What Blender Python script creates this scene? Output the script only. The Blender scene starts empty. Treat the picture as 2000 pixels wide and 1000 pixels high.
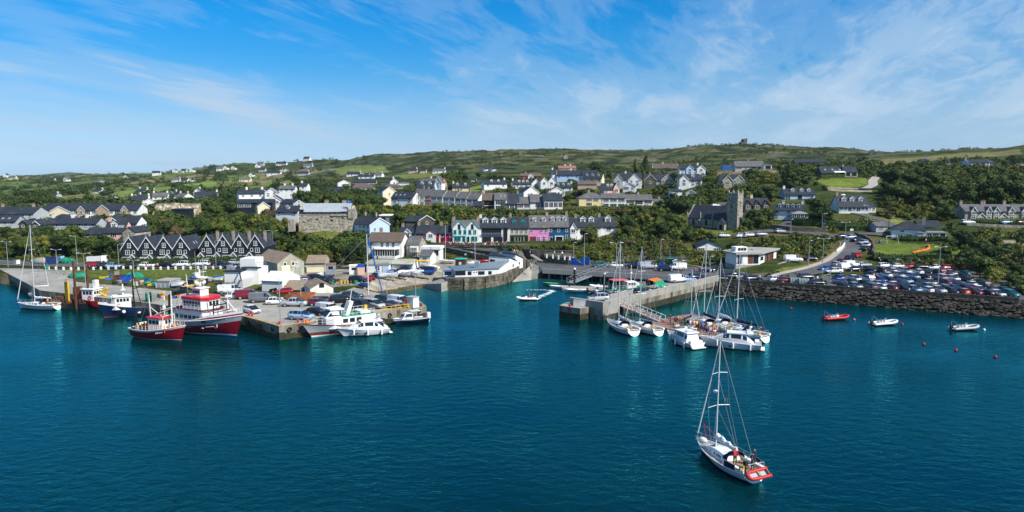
import bpy,bmesh,math,random
import numpy as np
from mathutils import Vector,Matrix
from math import cos,sin,pi
Ve=Vector;mt=math;BD=bpy.data
WT="white";SS="slate","side"
Bx=lambda*a:MB().box(*a)
U=lambda r,*a,**k:r.uniform(*a,**k)
# --- camera, sky, sun
for o in list(BD.objects):
 BD.objects.remove(o)
SC=bpy.context.scene
COL=SC.collection
R=mt.radians
CAM_H,FPX=28.,1400.
PITCH=mt.atan(160./FPX)
cd=BD.cameras.new('camera');cam=BD.objects.new('camera',cd);COL.objects.link(cam)
cam.location=(0,0,CAM_H);cam.rotation_euler=(R(90)-PITCH,0,0)
cd.sensor_fit='HORIZONTAL';cd.sensor_width=36.;cd.lens=FPX/2000*36.
cd.clip_start=.5;cd.clip_end=20000
SC.camera=cam
SUN_EL=R(43);SUN_AZ=mt.atan2(.83,-.56)
SDIR=Ve((sin(SUN_AZ)*cos(SUN_EL),cos(SUN_AZ)*cos(SUN_EL),sin(SUN_EL)))
sl=BD.lights.new('sun','SUN');sl.energy=5.;sl.angle=R(.5);sl.color=(1.,.93,.82)
so=BD.objects.new('sun',sl);COL.objects.link(so)
so.rotation_euler=(-SDIR).to_track_quat('-Z','Y').to_euler();so.location=(200,-100,300)
vs=SC.view_settings
vs.view_transform='Standard';vs.look='None';vs.exposure=.32;vs.gamma=1.;vs.use_curve_mapping=False
SC.cycles.max_bounces=6;SC.cycles.diffuse_bounces=2;SC.cycles.glossy_bounces=3
SC.cycles.transparent_max_bounces=8;SC.cycles.volume_bounces=0;SC.cycles.caustics_reflective=False
W=BD.worlds.new('World');SC.world=W;W.use_nodes=True
def build_sky():
 nt=W.node_tree;N=nt.nodes;L=nt.links;N.clear()
 def nd(t,**k):
  n=N.new(t)
  for a,b in k.items():setattr(n,a,b)
  return n
 def math_(op,a,b=None,c=None,clamp=False):
  n=nd('ShaderNodeMath',operation=op,use_clamp=clamp)
  for i,x in enumerate((a,b,c)):
   if x is None:continue
   if isinstance(x,(int,float)):n.inputs[i].default_value=x
   else:L.new(x,n.inputs[i])
  return n.outputs[0]
 def ramp(fac,stops,interp='LINEAR'):
  n=nd('ShaderNodeValToRGB');n.color_ramp.interpolation=interp
  el=n.color_ramp.elements
  while len(el)<len(stops):el.new(.5)
  for e,(p,c)in zip(el,stops):
   e.position=p;e.color=(c[0],c[1],c[2],1)if not isinstance(c,(int,float))else(c,c,c,1)
  L.new(fac,n.inputs[0]);return n.outputs[0]
 def mixc(fac,a,b,bt='MIX'):
  n=nd('ShaderNodeMix',data_type='RGBA',blend_type=bt)
  for s,x in((n.inputs[0],fac),(n.inputs[6],a),(n.inputs[7],b)):
   if isinstance(x,(int,float)):s.default_value=x
   elif isinstance(x,tuple):s.default_value=(*x,1)
   else:L.new(x,s)
  return n.outputs[2]
 tc=nd('ShaderNodeTexCoord')
 sx=nd('ShaderNodeSeparateXYZ');L.new(tc.outputs['Generated'],sx.inputs[0])
 z=math_('MAXIMUM',sx.outputs[2],.0)
 sky=nd('ShaderNodeTexSky',sky_type='NISHITA');sky.sun_disc=False
 sky.sun_elevation=SUN_EL;sky.sun_rotation=SUN_AZ;sky.altitude=0;sky.air_density=1.;sky.dust_density=.4;sky.ozone_density=2.5
 tint=ramp(z,[(.0,(.44,.72,1.20)),(.03,(.40,.575,.925)),(.064,(.34,.535,.785)),(.135,(.075,.48,.79)),(.196,(.004,.49,.86)),(.30,(.008,.50,.87)),(1.,(.2,.42,.65))])
 base=mixc(1.,mixc(1.,sky.outputs[0],tint,'MULTIPLY'),(2.,2.,2.),'MULTIPLY')
 zz=math_('ADD',z,.085)
 px=math_('DIVIDE',sx.outputs[0],zz);py=math_('DIVIDE',sx.outputs[1],zz)
 cb=nd('ShaderNodeCombineXYZ');L.new(px,cb.inputs[0]);L.new(py,cb.inputs[1])
 def noise(rot,scale,loc,detail,rough,dist=.0,nscale=1.):
  m0=nd('ShaderNodeMapping');m0.inputs['Rotation'].default_value=(0,0,R(rot));L.new(cb.outputs[0],m0.inputs[0])
  mp=nd('ShaderNodeMapping');mp.inputs['Scale'].default_value=(*scale,1);mp.inputs['Location'].default_value=(*loc,0)
  L.new(m0.outputs[0],mp.inputs[0])
  t=nd('ShaderNodeTexNoise');t.inputs['Scale'].default_value=nscale;t.inputs['Detail'].default_value=detail;t.inputs['Roughness'].default_value=rough;t.inputs['Distortion'].default_value=dist
  L.new(mp.outputs[0],t.inputs[0]);return t.outputs[0]
 big=noise(16,(.55,.22),SKY_BIG,3,.5,.3)
 fine=noise(17,(2.,.62),SKY_FINE,8,.64,.9)
 wisp=noise(24,(6.,1.7),(1.3,4.),7,.66,1.3)
 m=math_('ADD',math_('MULTIPLY',big,1.25),math_('MULTIPLY',fine,.62))
 m=math_('ADD',m,math_('MULTIPLY',wisp,.30))
 mask=ramp(math_('MULTIPLY',m,.5),[(.50,.0),(.565,.24),(.635,.66),(.71,1.)],'EASE')
 veil=ramp(z,[(.0,.30),(.05,.36),(.10,.25),(.16,.08),(.24,.0)])
 mk=math_('ADD',math_('MULTIPLY',mask,.86),math_('MULTIPLY',veil,math_('ADD',math_('MULTIPLY',big,1.),.25)),clamp=True)
 cl=mixc(mk,base,SKY_CLOUD)
 bg=nd('ShaderNodeBackground');L.new(cl,bg.inputs[0]);bg.inputs[1].default_value=.066
 out=nd('ShaderNodeOutputWorld');L.new(bg.outputs[0],out.inputs[0])
SKY_BIG=(6.1,8.4);SKY_FINE=(8.,3.);SKY_CLOUD=(6.,8.,10.2)
build_sky()
# --- picture <-> place
CP,SP=cos(PITCH),sin(PITCH)
def ray(u,v):
 x=(u-1000)/FPX;y=-(v-500)/FPX
 return(x/(CP+y*SP),(y*CP-SP)/(CP+y*SP))
def aZ(u,v,z=.0):
 a,s=ray(u,v);Y=(z-CAM_H)/s
 return Ve((a*Y,Y,z))
def aY(u,v,Y):
 a,s=ray(u,v);return Ve((a*Y,Y,CAM_H+s*Y))
def pix(p):
 x,y,z=p[0],p[1],p[2]-CAM_H
 d=y*CP-z*SP
 return 1000+FPX*x/d,500-FPX*(y*SP+z*CP)/d
# --- terrain heights
QZ=2.3
TAB={-700:[(190,2.3),(260,4),(350,6),(450,7),(600,9),(900,13),(1500,18),(2500,20)],0:[(190,2.3),(215,3),(234,4.5),(258,8.2),(300,9.2),(350,9.6),(450,10),(600,11.5),(900,14.5),(1500,20),(2500,21)],250:[(190,2.5),(205,3),(234,4.5),(258,8.2),(300,9.4),(350,10),(450,11.5),(600,14),(900,20),(1500,27),(2500,26)],500:[(190,2.6),(205,3.2),(260,4.5),(330,7),(450,12),(600,16),(900,25),(1300,46.5)],640:[(190,2.5),(215,3.2),(236,5),(250,8.6),(268,9),(300,9),(380,12),(520,19),(800,30),(1200,52)],750:[(185,2.3),(205,3.2),(255,5),(300,9),(380,12),(500,18),(700,27.5),(1000,55)],900:[(185,2.3),(215,2.8),(240,3.6),(256,4.4),(275,5),(300,10),(350,13),(450,20),(600,29),(980,61)],955:[(188,2.3),(225,2.7),(240,3.9),(256,4.4),(275,5),(300,10),(350,12.8),(450,20.7),(600,30.6),(968,61.6)],985:[(190,2.3),(216.5,2.5),(219,5.),(240,4.5),(256,4.4),(275,5),(300,10),(350,12.6),(450,21.5),(600,32),(960,62)],1122:[(190,2.3),(216,2.5),(218.5,5.),(236,4.8),(256,4.6),(275,6),(300,10.5),(350,13),(450,23),(600,33),(950,60)],1250:[(190,2.3),(205,3),(225,6),(255,8),(300,10),(340,12),(450,24),(520,30),(600,33),(950,59)],1400:[(180,2.3),(200,3),(220,4.6),(245,7.5),(262,8.5),(300,14),(350,21),(420,28.5),(600,36),(940,66)],1500:[(172,2.3),(185,4.),(205,4.6),(225,7),(242,8.5),(262,11),(296,17.5),(370,26.5),(420,31),(600,37),(940,66.5)],1620:[(180,2.3),(205,3),(225,6),(242,8.5),(266,13.5),(300,19),(370,26.8),(420,30.5),(600,38),(940,62)],1750:[(205,2.3),(212,4),(222,5.6),(232,8),(262,13),(300,20),(370,26),(420,31),(650,47),(950,54)],1900:[(190,2.3),(205,4.5),(225,8.5),(242,13.),(300,20.5),(370,27),(420,33),(640,50.5),(800,53)],2000:[(180,2.3),(200,5),(225,9),(242,13.4),(300,21),(350,27),(420,33.5),(600,52.5),(800,54)],2700:[(170,2.3),(200,5),(240,13),(300,21),(420,36),(600,58),(800,60)],}
YG=np.array([100,120,140,150,160,170,178,185,190,196,200,205,210,215,220,225,230,236,242,248,255,262,270,280,290,300,320,340,360,380,400,420,450,480,520,560,600,650,700,760,830,900,950,1000,1080,1200,1300,1500,1800,2100,2500,3000,3600,5000.])
UC=np.array(sorted(TAB))
HG=np.zeros((len(UC),len(YG)))
for i,c in enumerate(UC):
 t=TAB[c];ys=np.array([q[0]for q in t],float);zs=np.array([q[1]for q in t],float)
 HG[i]=np.interp(YG,ys,zs)
 HG[i][YG>ys[-1]]-=(YG[YG>ys[-1]]-ys[-1])*.06
SHORE=np.array([(-900,260),(-100,205),(0,182),(80,170),(290,155),(480,142),(545,138),(640,146),(700,155),(735,163),(800,172),(865,181),(880,186),(1000,205),(1030,212),(1060,203),(1250,194),(1400,186),(1412,173),(1680,161),(1990,148),(2700,125)],float)
BSLOPE=np.array([(-900,.3),(600,.8),(715,.24),(735,.17),(865,.17),(885,.8),(1000,.6),(1060,.16),(1390,.2),(1412,.8),(2700,.8)],float)
rng=np.random.default_rng(11)
LAT=rng.random((256,256))
def vnoise(x,y):
 xi=np.floor(x).astype(int);yi=np.floor(y).astype(int);fx=x-xi;fy=y-yi
 fx=fx*fx*(3-2*fx);fy=fy*fy*(3-2*fy)
 g=lambda a,b:LAT[a&255,b&255]
 return(g(xi,yi)*(1-fx)+g(xi+1,yi)*fx)*(1-fy)+(g(xi,yi+1)*(1-fx)+g(xi+1,yi+1)*fx)*fy
def fbm(x,y,n=4):
 s=0;a=1.;t=0
 for k in range(n):
  s=s+a*vnoise(x*2**k+17.3*k,y*2**k+5.1*k);t+=a;a*=.5
 return s/t
def ucol(X,Y):return 1000+FPX*.9936*X/Y
def hz(X,Y):
 X=np.asarray(X,float);Y=np.asarray(Y,float)
 u=np.clip(ucol(X,Y),UC[0],UC[-1]-1e-6)
 i=np.clip(np.searchsorted(UC,u,side='right')-1,0,len(UC)-2)
 j=np.clip(np.searchsorted(YG,Y,side='right')-1,0,len(YG)-2)
 t=(u-UC[i])/(UC[i+1]-UC[i]);t=t*t*(3-2*t)
 s=np.clip((Y-YG[j])/(YG[j+1]-YG[j]),0,1)
 z=(HG[i,j]*(1-s)+HG[i,j+1]*s)*(1-t)+(HG[i+1,j]*(1-s)+HG[i+1,j+1]*s)*t
 amp=np.clip((Y-260)/700,0,1)
 z=z+amp*((fbm(X/60+50,Y/60+50,4)-.5)*7.+(fbm(X/13+5,Y/26+9,3)-.5)*3.6*np.clip((Y-500)/350,0,1))
 ys=np.interp(u,SHORE[:,0],SHORE[:,1]);sl_=np.interp(u,BSLOPE[:,0],BSLOPE[:,1])
 return np.maximum(np.minimum(z,(Y-ys)*sl_),-4.)
_YS=np.concatenate([np.arange(90,420,.5),np.geomspace(420,4800,900)])
def G(u,v,dz=.0):
 a,s=ray(u,v)
 z=CAM_H+s*_YS;h=np.maximum(hz(a*_YS,_YS),.0)+dz
 k=np.nonzero(z<=h)[0]
 if len(k)==0:k_=int(np.argmax((h-CAM_H)/_YS));Y=_YS[k_];return Ve((a*Y,Y,float(h[k_])-dz))
 else:
  k=max(k[0],1);d0=z[k-1]-h[k-1];d1=z[k]-h[k]
  Y=_YS[k-1]+(_YS[k]-_YS[k-1])*d0/(d0-d1+1e-9)
 return Ve((a*Y,Y,CAM_H+s*Y-dz))
def GX(X,Y):return float(hz(X,Y))
# --- materials
MATS={}
def pm(name,col,var=.18,scale=1.5,rough=.8,bump=.0,metal=.0,spec=.3,use_obj=False,detail=5,stretch=None,second=None,wpos=True):
 """procedural surface: base colour broken by noise; use_obj takes the hue from the object's own colour"""
 if name in MATS:return MATS[name]
 m=BD.materials.new(name);m.use_nodes=True;nt=m.node_tree;N=nt.nodes;L=nt.links
 b=N['Principled BSDF'];b.inputs['Roughness'].default_value=rough;b.inputs['Metallic'].default_value=metal
 b.inputs['Specular IOR Level'].default_value=spec
 if wpos:
  g=N.new('ShaderNodeNewGeometry');vec=g.outputs['Position']
 else:
  g=N.new('ShaderNodeTexCoord');vec=g.outputs['Object']
 if stretch:
  mp=N.new('ShaderNodeMapping');mp.inputs['Scale'].default_value=stretch;L.new(vec,mp.inputs[0]);vec=mp.outputs[0]
 t=N.new('ShaderNodeTexNoise');t.inputs['Scale'].default_value=scale;t.inputs['Detail'].default_value=detail;t.inputs['Roughness'].default_value=.62
 L.new(vec,t.inputs[0])
 mr=N.new('ShaderNodeMapRange');mr.inputs[1].default_value=.3;mr.inputs[2].default_value=.7
 mr.inputs[3].default_value=1-var;mr.inputs[4].default_value=1+var
 L.new(t.outputs[0],mr.inputs[0])
 mx=N.new('ShaderNodeMix');mx.data_type='RGBA';mx.blend_type='MULTIPLY';mx.inputs[0].default_value=1
 if use_obj:
  oi=N.new('ShaderNodeObjectInfo');src=oi.outputs['Color']
  L.new(src,mx.inputs[6])
 else:mx.inputs[6].default_value=(*col,1)
 if second:
  t2=N.new('ShaderNodeTexNoise');t2.inputs['Scale'].default_value=second[1];t2.inputs['Detail'].default_value=4
  L.new(vec,t2.inputs[0])
  r2=N.new('ShaderNodeMapRange');r2.inputs[1].default_value=second[2];r2.inputs[2].default_value=second[3];L.new(t2.outputs[0],r2.inputs[0])
  m2=N.new('ShaderNodeMix');m2.data_type='RGBA';L.new(r2.outputs[0],m2.inputs[0])
  if use_obj:L.new(src,m2.inputs[6])
  else:m2.inputs[6].default_value=(*col,1)
  m2.inputs[7].default_value=(*second[0],1)
  L.new(m2.outputs[2],mx.inputs[6])
 L.new(mr.outputs[0],mx.inputs[7]);L.new(mx.outputs[2],b.inputs['Base Color'])
 if bump:
  bp=N.new('ShaderNodeBump');bp.inputs['Strength'].default_value=bump;bp.inputs['Distance'].default_value=.1
  L.new(t.outputs[0],bp.inputs['Height']);L.new(bp.outputs[0],b.inputs['Normal'])
 m.diffuse_color=(*col,1)
 MATS[name]=m;return m
def stripes(m,axis=0,scale=2.,strength=.5,dist=.05):
 """adds a ribbed relief (standing seams, corrugations) along one object axis"""
 nt=m.node_tree;N=nt.nodes;L=nt.links;b=N['Principled BSDF']
 tc=N.new('ShaderNodeTexCoord');wv=N.new('ShaderNodeTexWave');wv.bands_direction='XYZ'[axis];wv.inputs['Scale'].default_value=scale
 L.new(tc.outputs['Object'],wv.inputs[0])
 bp=N.new('ShaderNodeBump');bp.inputs['Strength'].default_value=strength;bp.inputs['Distance'].default_value=dist
 L.new(wv.outputs[1],bp.inputs['Height']);L.new(bp.outputs[0],b.inputs['Normal']);return m
M=dict(white=pm('white_render',(.78,.78,.75),.08,.5,.75,second=((.52,.51,.46),.35,.52,.85)),cream=pm('cream_render',(.74,.66,.46),.07,.5,.8),yellow=pm('yellow_render',(.74,.58,.30),.07,.5,.8),pink=pm('pink_render',(.76,.25,.55),.06,.5,.75),palepink=pm('pale_pink_render',(.74,.44,.35),.07,.5,.8),magenta=pm('magenta_paint',(.50,.012,.11),.08,.6,.6),red=pm('red_paint',(.42,.02,.02),.1,.6,.5),navyblue=pm('teal_blue_render',(.003,.075,.17),.08,.6,.7),blue=pm('blue_and_shade_render',(.46,.60,.78),.06,.5,.8),grey=pm('grey_render',(.42,.44,.46),.08,.5,.8),beige=pm('beige_render',(.55,.46,.33),.07,.5,.8),tan=pm('tan_render',(.42,.30,.22),.07,.5,.8),slatewall=pm('slate_hung_wall',(.015,.021,.031),.25,2.2,.55,.4),slate=pm('slate_roof',(.026,.033,.046),.35,1.1,.6,.35,second=((.075,.076,.072),.5,.55,.85)),slategrey=pm('grey_slate_roof',(.105,.105,.112),.3,1.2,.7,.35,second=((.17,.155,.125),.6,.5,.8)),brownroof=pm('brown_tile_roof',(.12,.09,.072),.22,1.,.8,.35),redroof=pm('faded_red_roof',(.26,.13,.09),.22,1.,.8,.35),stone=pm('rubble_stone',(.38,.34,.27),.55,1.3,.9,.8,detail=8,second=((.21,.19,.155),.9,.47,.72)),darkstone=pm('dark_rubble_stone',(.115,.105,.085),.55,1.3,.9,.8,detail=8,second=((.05,.05,.035),.7,.4,.7)),churchstone=pm('church_stone',(.33,.305,.245),.55,1.4,.9,.8,detail=8,second=((.20,.19,.16),1.,.4,.65)),concrete=pm('quay_concrete',(.32,.305,.265),.22,.35,.9,.3,second=((.20,.19,.165),.12,.45,.7)),deck=pm('quay_surface',(.33,.315,.28),.2,.3,.9,.2,second=((.22,.21,.19),.07,.45,.65)),wetwall=pm('weedy_concrete',(.036,.034,.019),.5,.8,.7,.5),asphalt=pm('asphalt',(.085,.085,.092),.2,.5,.9,.2,second=((.12,.115,.11),.1,.45,.7)),pave=pm('pale_pavement',(.36,.34,.31),.12,.6,.9),paint=pm('white_line_paint',(.7,.7,.68),.15,2,.8),yline=pm('yellow_edge_paint',(.55,.36,.04),.3,1.5,.8),trim=pm('white_trim',(.82,.82,.80),.05,1,.55),teal=pm('turquoise_trim',(.03,.42,.40),.08,1,.55),glass=pm('window_glass',(.015,.02,.026),.3,1.5,.08,spec=.6),dark=pm('dark_opening',(.012,.012,.012),.3,1,.8),wood=pm('brown_cladding',(.12,.045,.022),.3,1.5,.7,.2),bluepaint=pm('blue_paint',(.01,.10,.42),.08,1,.5),chim=pm('chimney_render',(.33,.28,.22),.3,1.5,.9),metal=pm('galvanised_steel',(.46,.48,.50),.12,1,.45,metal=.6),alu=pm('mast_aluminium',(.72,.73,.74),.05,1,.35,metal=.3),gel=pm('white_gelcoat',(.82,.83,.83),.04,.8,.25,spec=.5),gelgrey=pm('pale_grey_deck',(.55,.56,.56),.08,1,.6),teak=pm('teak_deck',(.30,.20,.11),.2,2,.7),redhull=pm('dark_red_hull',(.30,.007,.02),.18,.6,.35,spec=.5),brightred=pm('bright_red_paint',(.55,.015,.02),.12,.7,.35,spec=.5),bluehull=pm('navy_hull',(.008,.022,.075),.18,.6,.3,spec=.5),blackhull=pm('black_hull',(.012,.012,.015),.3,.8,.4),antifoul=pm('rusty_red_antifoul',(.22,.05,.025),.25,1,.7),rust=pm('rusty_steel',(.20,.075,.03),.4,1.2,.9,.5),orange=pm('orange_paint',(.62,.16,.02),.2,1,.6),yellowp=pm('yellow_paint',(.70,.42,.02),.12,1,.5),green=pm('green_paint',(.02,.30,.16),.12,1,.6),greennet=pm('green_netting',(.015,.22,.13),.6,3,.95,.9),navy=pm('navy_canvas',(.012,.018,.05),.2,2,.9),canvas=pm('white_sailcloth',(.74,.74,.74),.1,3,.85,.3),rope=pm('rigging_wire',(.30,.31,.33),.1,1,.5,metal=.5),rubber=pm('black_rubber',(.018,.018,.018),.2,2,.7),redrub=pm('red_inflatable',(.50,.03,.03),.1,1.5,.5),greyrub=pm('grey_inflatable',(.40,.44,.47),.1,1.5,.5),pontoon=pm('pontoon_boards',(.30,.17,.13),.25,1.2,.85),corr=stripes(pm('corrugated_sheet',(.40,.41,.33),.25,.6,.75,second=((.30,.24,.13),.35,.5,.8)),0,3.,.5),asb=pm('old_sheet_roof',(.25,.195,.145),.22,.7,.9,.3),seam=stripes(pm('standing_seam_roof',(.34,.42,.50),.06,.6,.4,metal=.35),0,.9,.9,.08),bark=pm('bark',(.085,.06,.04),.3,3,.95,.6),hedge=pm('hedge_leaf',(.026,.052,.009),.5,1.2,.9),grass=pm('lawn_grass',(.105,.16,.018),.25,.4,.95),rock=pm('sea_wall_rock',(.056,.053,.044),.6,.6,.9,.7,detail=7,second=((.018,.017,.012),.35,.38,.6)),sand=pm('sand',(.44,.35,.23),.12,.4,.95),skin=pm('skin',(.50,.28,.19),.1,3,.6),hair=pm('hair',(.03,.018,.01),.2,3,.7),shirt=pm('shirt_cloth',(.5,.5,.5),.12,4,.9,use_obj=True,wpos=False),trousers=pm('trouser_cloth',(.03,.035,.06),.3,3,.9),carpaint=pm('car_paint',(.5,.5,.5),.03,1,.22,spec=.6,use_obj=True,wpos=False),plain=pm('painted_surface',(.5,.5,.5),.10,1,.6,use_obj=True,wpos=False),darkgreen=pm('dark_green_paint',(.008,.055,.035),.1,1,.6),lampred=pm('red_lamp',(.45,.01,.01),.05,1,.3),lampwhite=pm('headlamp',(.75,.75,.72),.05,1,.15),flagor=pm('flag_orange',(.85,.25,.03),.05,1,.8),flaggr=pm('flag_green',(.01,.32,.12),.05,1,.8),)  # blue render also carries the blue shade of white walls in its colour
M['clubstone']=pm('weedy_quay_stone',(.17,.15,.11),.6,1.1,.9,.8,detail=8,second=((.055,.05,.035),.6,.4,.62))
M['palerock']=pm('pale_broken_rock',(.42,.36,.26),.5,.8,.95,.9,detail=8,second=((.22,.19,.14),.5,.45,.65))
# --- mesh building
class MB:
 def __init__(s):s.v=[];s.f=[];s.m=[];s.s=[]
 def add(s,vs,fs,mi=0,sm=0):
  n=len(s.v);s.v.extend([tuple(p)for p in vs])
  for f in fs:s.f.append([i+n for i in f]);s.m.append(mi);s.s.append(sm)
  return s
 def box(s,x0,x1,y0,y1,z0,z1,mi=0):
  return s.add([(x0,y0,z0),(x1,y0,z0),(x1,y1,z0),(x0,y1,z0),(x0,y0,z1),(x1,y0,z1),(x1,y1,z1),(x0,y1,z1)],[(0,3,2,1),(4,5,6,7),(0,1,5,4),(1,2,6,5),(2,3,7,6),(3,0,4,7)],mi)
 def tube(s,p,q,r0,r1=None,n=8,mi=0,sm=True):
  p=Ve(p);q=Ve(q);r1=r0 if r1 is None else r1
  d=(q-p).normalized();a=d.orthogonal().normalized();b=d.cross(a)
  vs=[]
  for c,r in((p,r0),(q,r1)):
   for k in range(n):
    t=2*pi*k/n;vs.append(c+a*(r*cos(t))+b*(r*sin(t)))
  s.add(vs,[(k,(k+1)%n,n+(k+1)%n,n+k)for k in range(n)],mi,sm)
  s.add(vs[:n],[tuple(range(n-1,-1,-1))],mi);s.add(vs[n:],[tuple(range(n))],mi);return s
 def path(s,pts,r,n=6,mi=0):
  for i in range(len(pts)-1):s.tube(pts[i],pts[i+1],r,r,n,mi)
  return s
 def loft(s,rings,mi=0,sm=True,closed=True,cap=True,mfun=None):
  n=len(rings[0]);base=len(s.v);s.v.extend([tuple(p)for r in rings for p in r])
  for i in range(len(rings)-1):
   for k in range(n if closed else n-1):
    k2=(k+1)%n;f=[base+i*n+k,base+i*n+k2,base+(i+1)*n+k2,base+(i+1)*n+k]
    s.f.append(f);s.s.append(sm);s.m.append(mfun(i,k)if mfun else mi)
  if cap and closed:
   s.f.append([base+k for k in range(n-1,-1,-1)]);s.m.append(mi if not mfun else mfun(0,0));s.s.append(False)
   e=base+(len(rings)-1)*n
   s.f.append([e+k for k in range(n)]);s.m.append(mi if not mfun else mfun(len(rings)-2,0));s.s.append(False)
  return s
 def prism(s,poly,z0,z1,mi=0,side=None):
  n=len(poly);z1s=z1 if hasattr(z1,'__len__')else[z1]*n
  vs=[(p[0],p[1],z0)for p in poly]+[(p[0],p[1],z)for p,z in zip(poly,z1s)]
  A=sum(poly[i][0]*poly[(i+1)%n][1]-poly[(i+1)%n][0]*poly[i][1]for i in range(n))
  top=tuple(range(n,2*n))if A>0 else tuple(range(2*n-1,n-1,-1))
  s.add(vs,[top],mi)
  fs=[(i,(i+1)%n,n+(i+1)%n,n+i)if A>0 else((i+1)%n,i,n+i,n+(i+1)%n)for i in range(n)]
  s.add(vs,fs,mi if side is None else side)
  s.add(vs,[tuple(range(n-1,-1,-1))if A>0 else tuple(range(n))],mi if side is None else side);return s
 def sphere(s,c,r,n=10,m=6,mi=0,sc=(1,1,1)):
  c=Ve(c);vs=[]
  for i in range(m+1):
   t=pi*i/m
   for k in range(n):
    p=2*pi*k/n
    vs.append((c.x+r*sc[0]*sin(t)*cos(p),c.y+r*sc[1]*sin(t)*sin(p),c.z-r*sc[2]*cos(t)))
  return s.add(vs,[(i*n+k,i*n+(k+1)%n,(i+1)*n+(k+1)%n,(i+1)*n+k)for i in range(m)for k in range(n)],mi,True)
 def mesh(s,name,mats):
  me=BD.meshes.new(name);me.from_pydata(s.v,[],s.f);me.validate()
  if len(me.polygons)==len(s.m):
   me.polygons.foreach_set('material_index',s.m);me.polygons.foreach_set('use_smooth',s.s)
  for m in(mats if isinstance(mats,(list,tuple))else[mats]):me.materials.append(M[m]if isinstance(m,str)else m)
  me.update();return me
def ob(name,data,parent=None,loc=None,rz=.0,color=None,sc=None):
 o=BD.objects.new(name,data);COL.objects.link(o)
 if parent is not None:o.parent=parent
 if loc is not None:o.location=loc
 if rz:o.rotation_euler=(0,0,rz)
 if color:o.color=(*color,1)
 if sc is not None:o.scale=sc if hasattr(sc,'__len__')else(sc,sc,sc)
 return o
def pt(name,mb,mats,parent,**k):return ob(name,mb.mesh(name,mats),parent,**k)
def tag(o,label,cat,group=None):
 o['label']=label;o['category']=cat
 if group:o['group']=group
 return o
def tg(name,label,cat,loc,rz=.0,group=None):
 return tag(ob(name,None,None,loc,rz),label,cat,group)
def struct(name,mb,mats):
 o=ob(name,mb.mesh(name,mats)if isinstance(mb,MB)else mb);o['kind']='structure';return o
def copy_tree(o,loc=None,rz=None,label=None,group=None,color=None,parent=None):
 c=o.copy();COL.objects.link(c);c.parent=parent
 if loc is not None:c.location=loc
 if rz is not None:c.rotation_euler=(0,0,rz)
 if label:c['label']=label
 if group:c['group']=group
 if color:c.color=(*color,1)
 for ch in KIDS.get(o.name,[]):copy_tree(ch,parent=c,color=color)
 return c
KIDS={}
def proto(o):
 def walk(x):
  KIDS[x.name]=[c for c in BD.objects if c.parent==x]
  for c in KIDS[x.name]:walk(c)
 walk(o);return o
KEEP=[]
ORD=['first','second','third','fourth','fifth','sixth','seventh','eighth','ninth','tenth','eleventh','twelfth']+[a+'teenth' for a in('thir','four','fif','six','seven','eigh','nine')]
for _t in('twent','thirt','fort'):ORD+=[_t+'ieth']+[_t+'y-'+a for a in ORD[:9]]
def number(objs,what='from the left'):
 for k,o in enumerate(sorted(objs,key=lambda o:pix(o.location)[0])):o['label']=o['label']+', '+ORD[min(k,len(ORD)-1)]+' '+what
FOOT=[]
rnd=random.Random(5)
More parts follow.
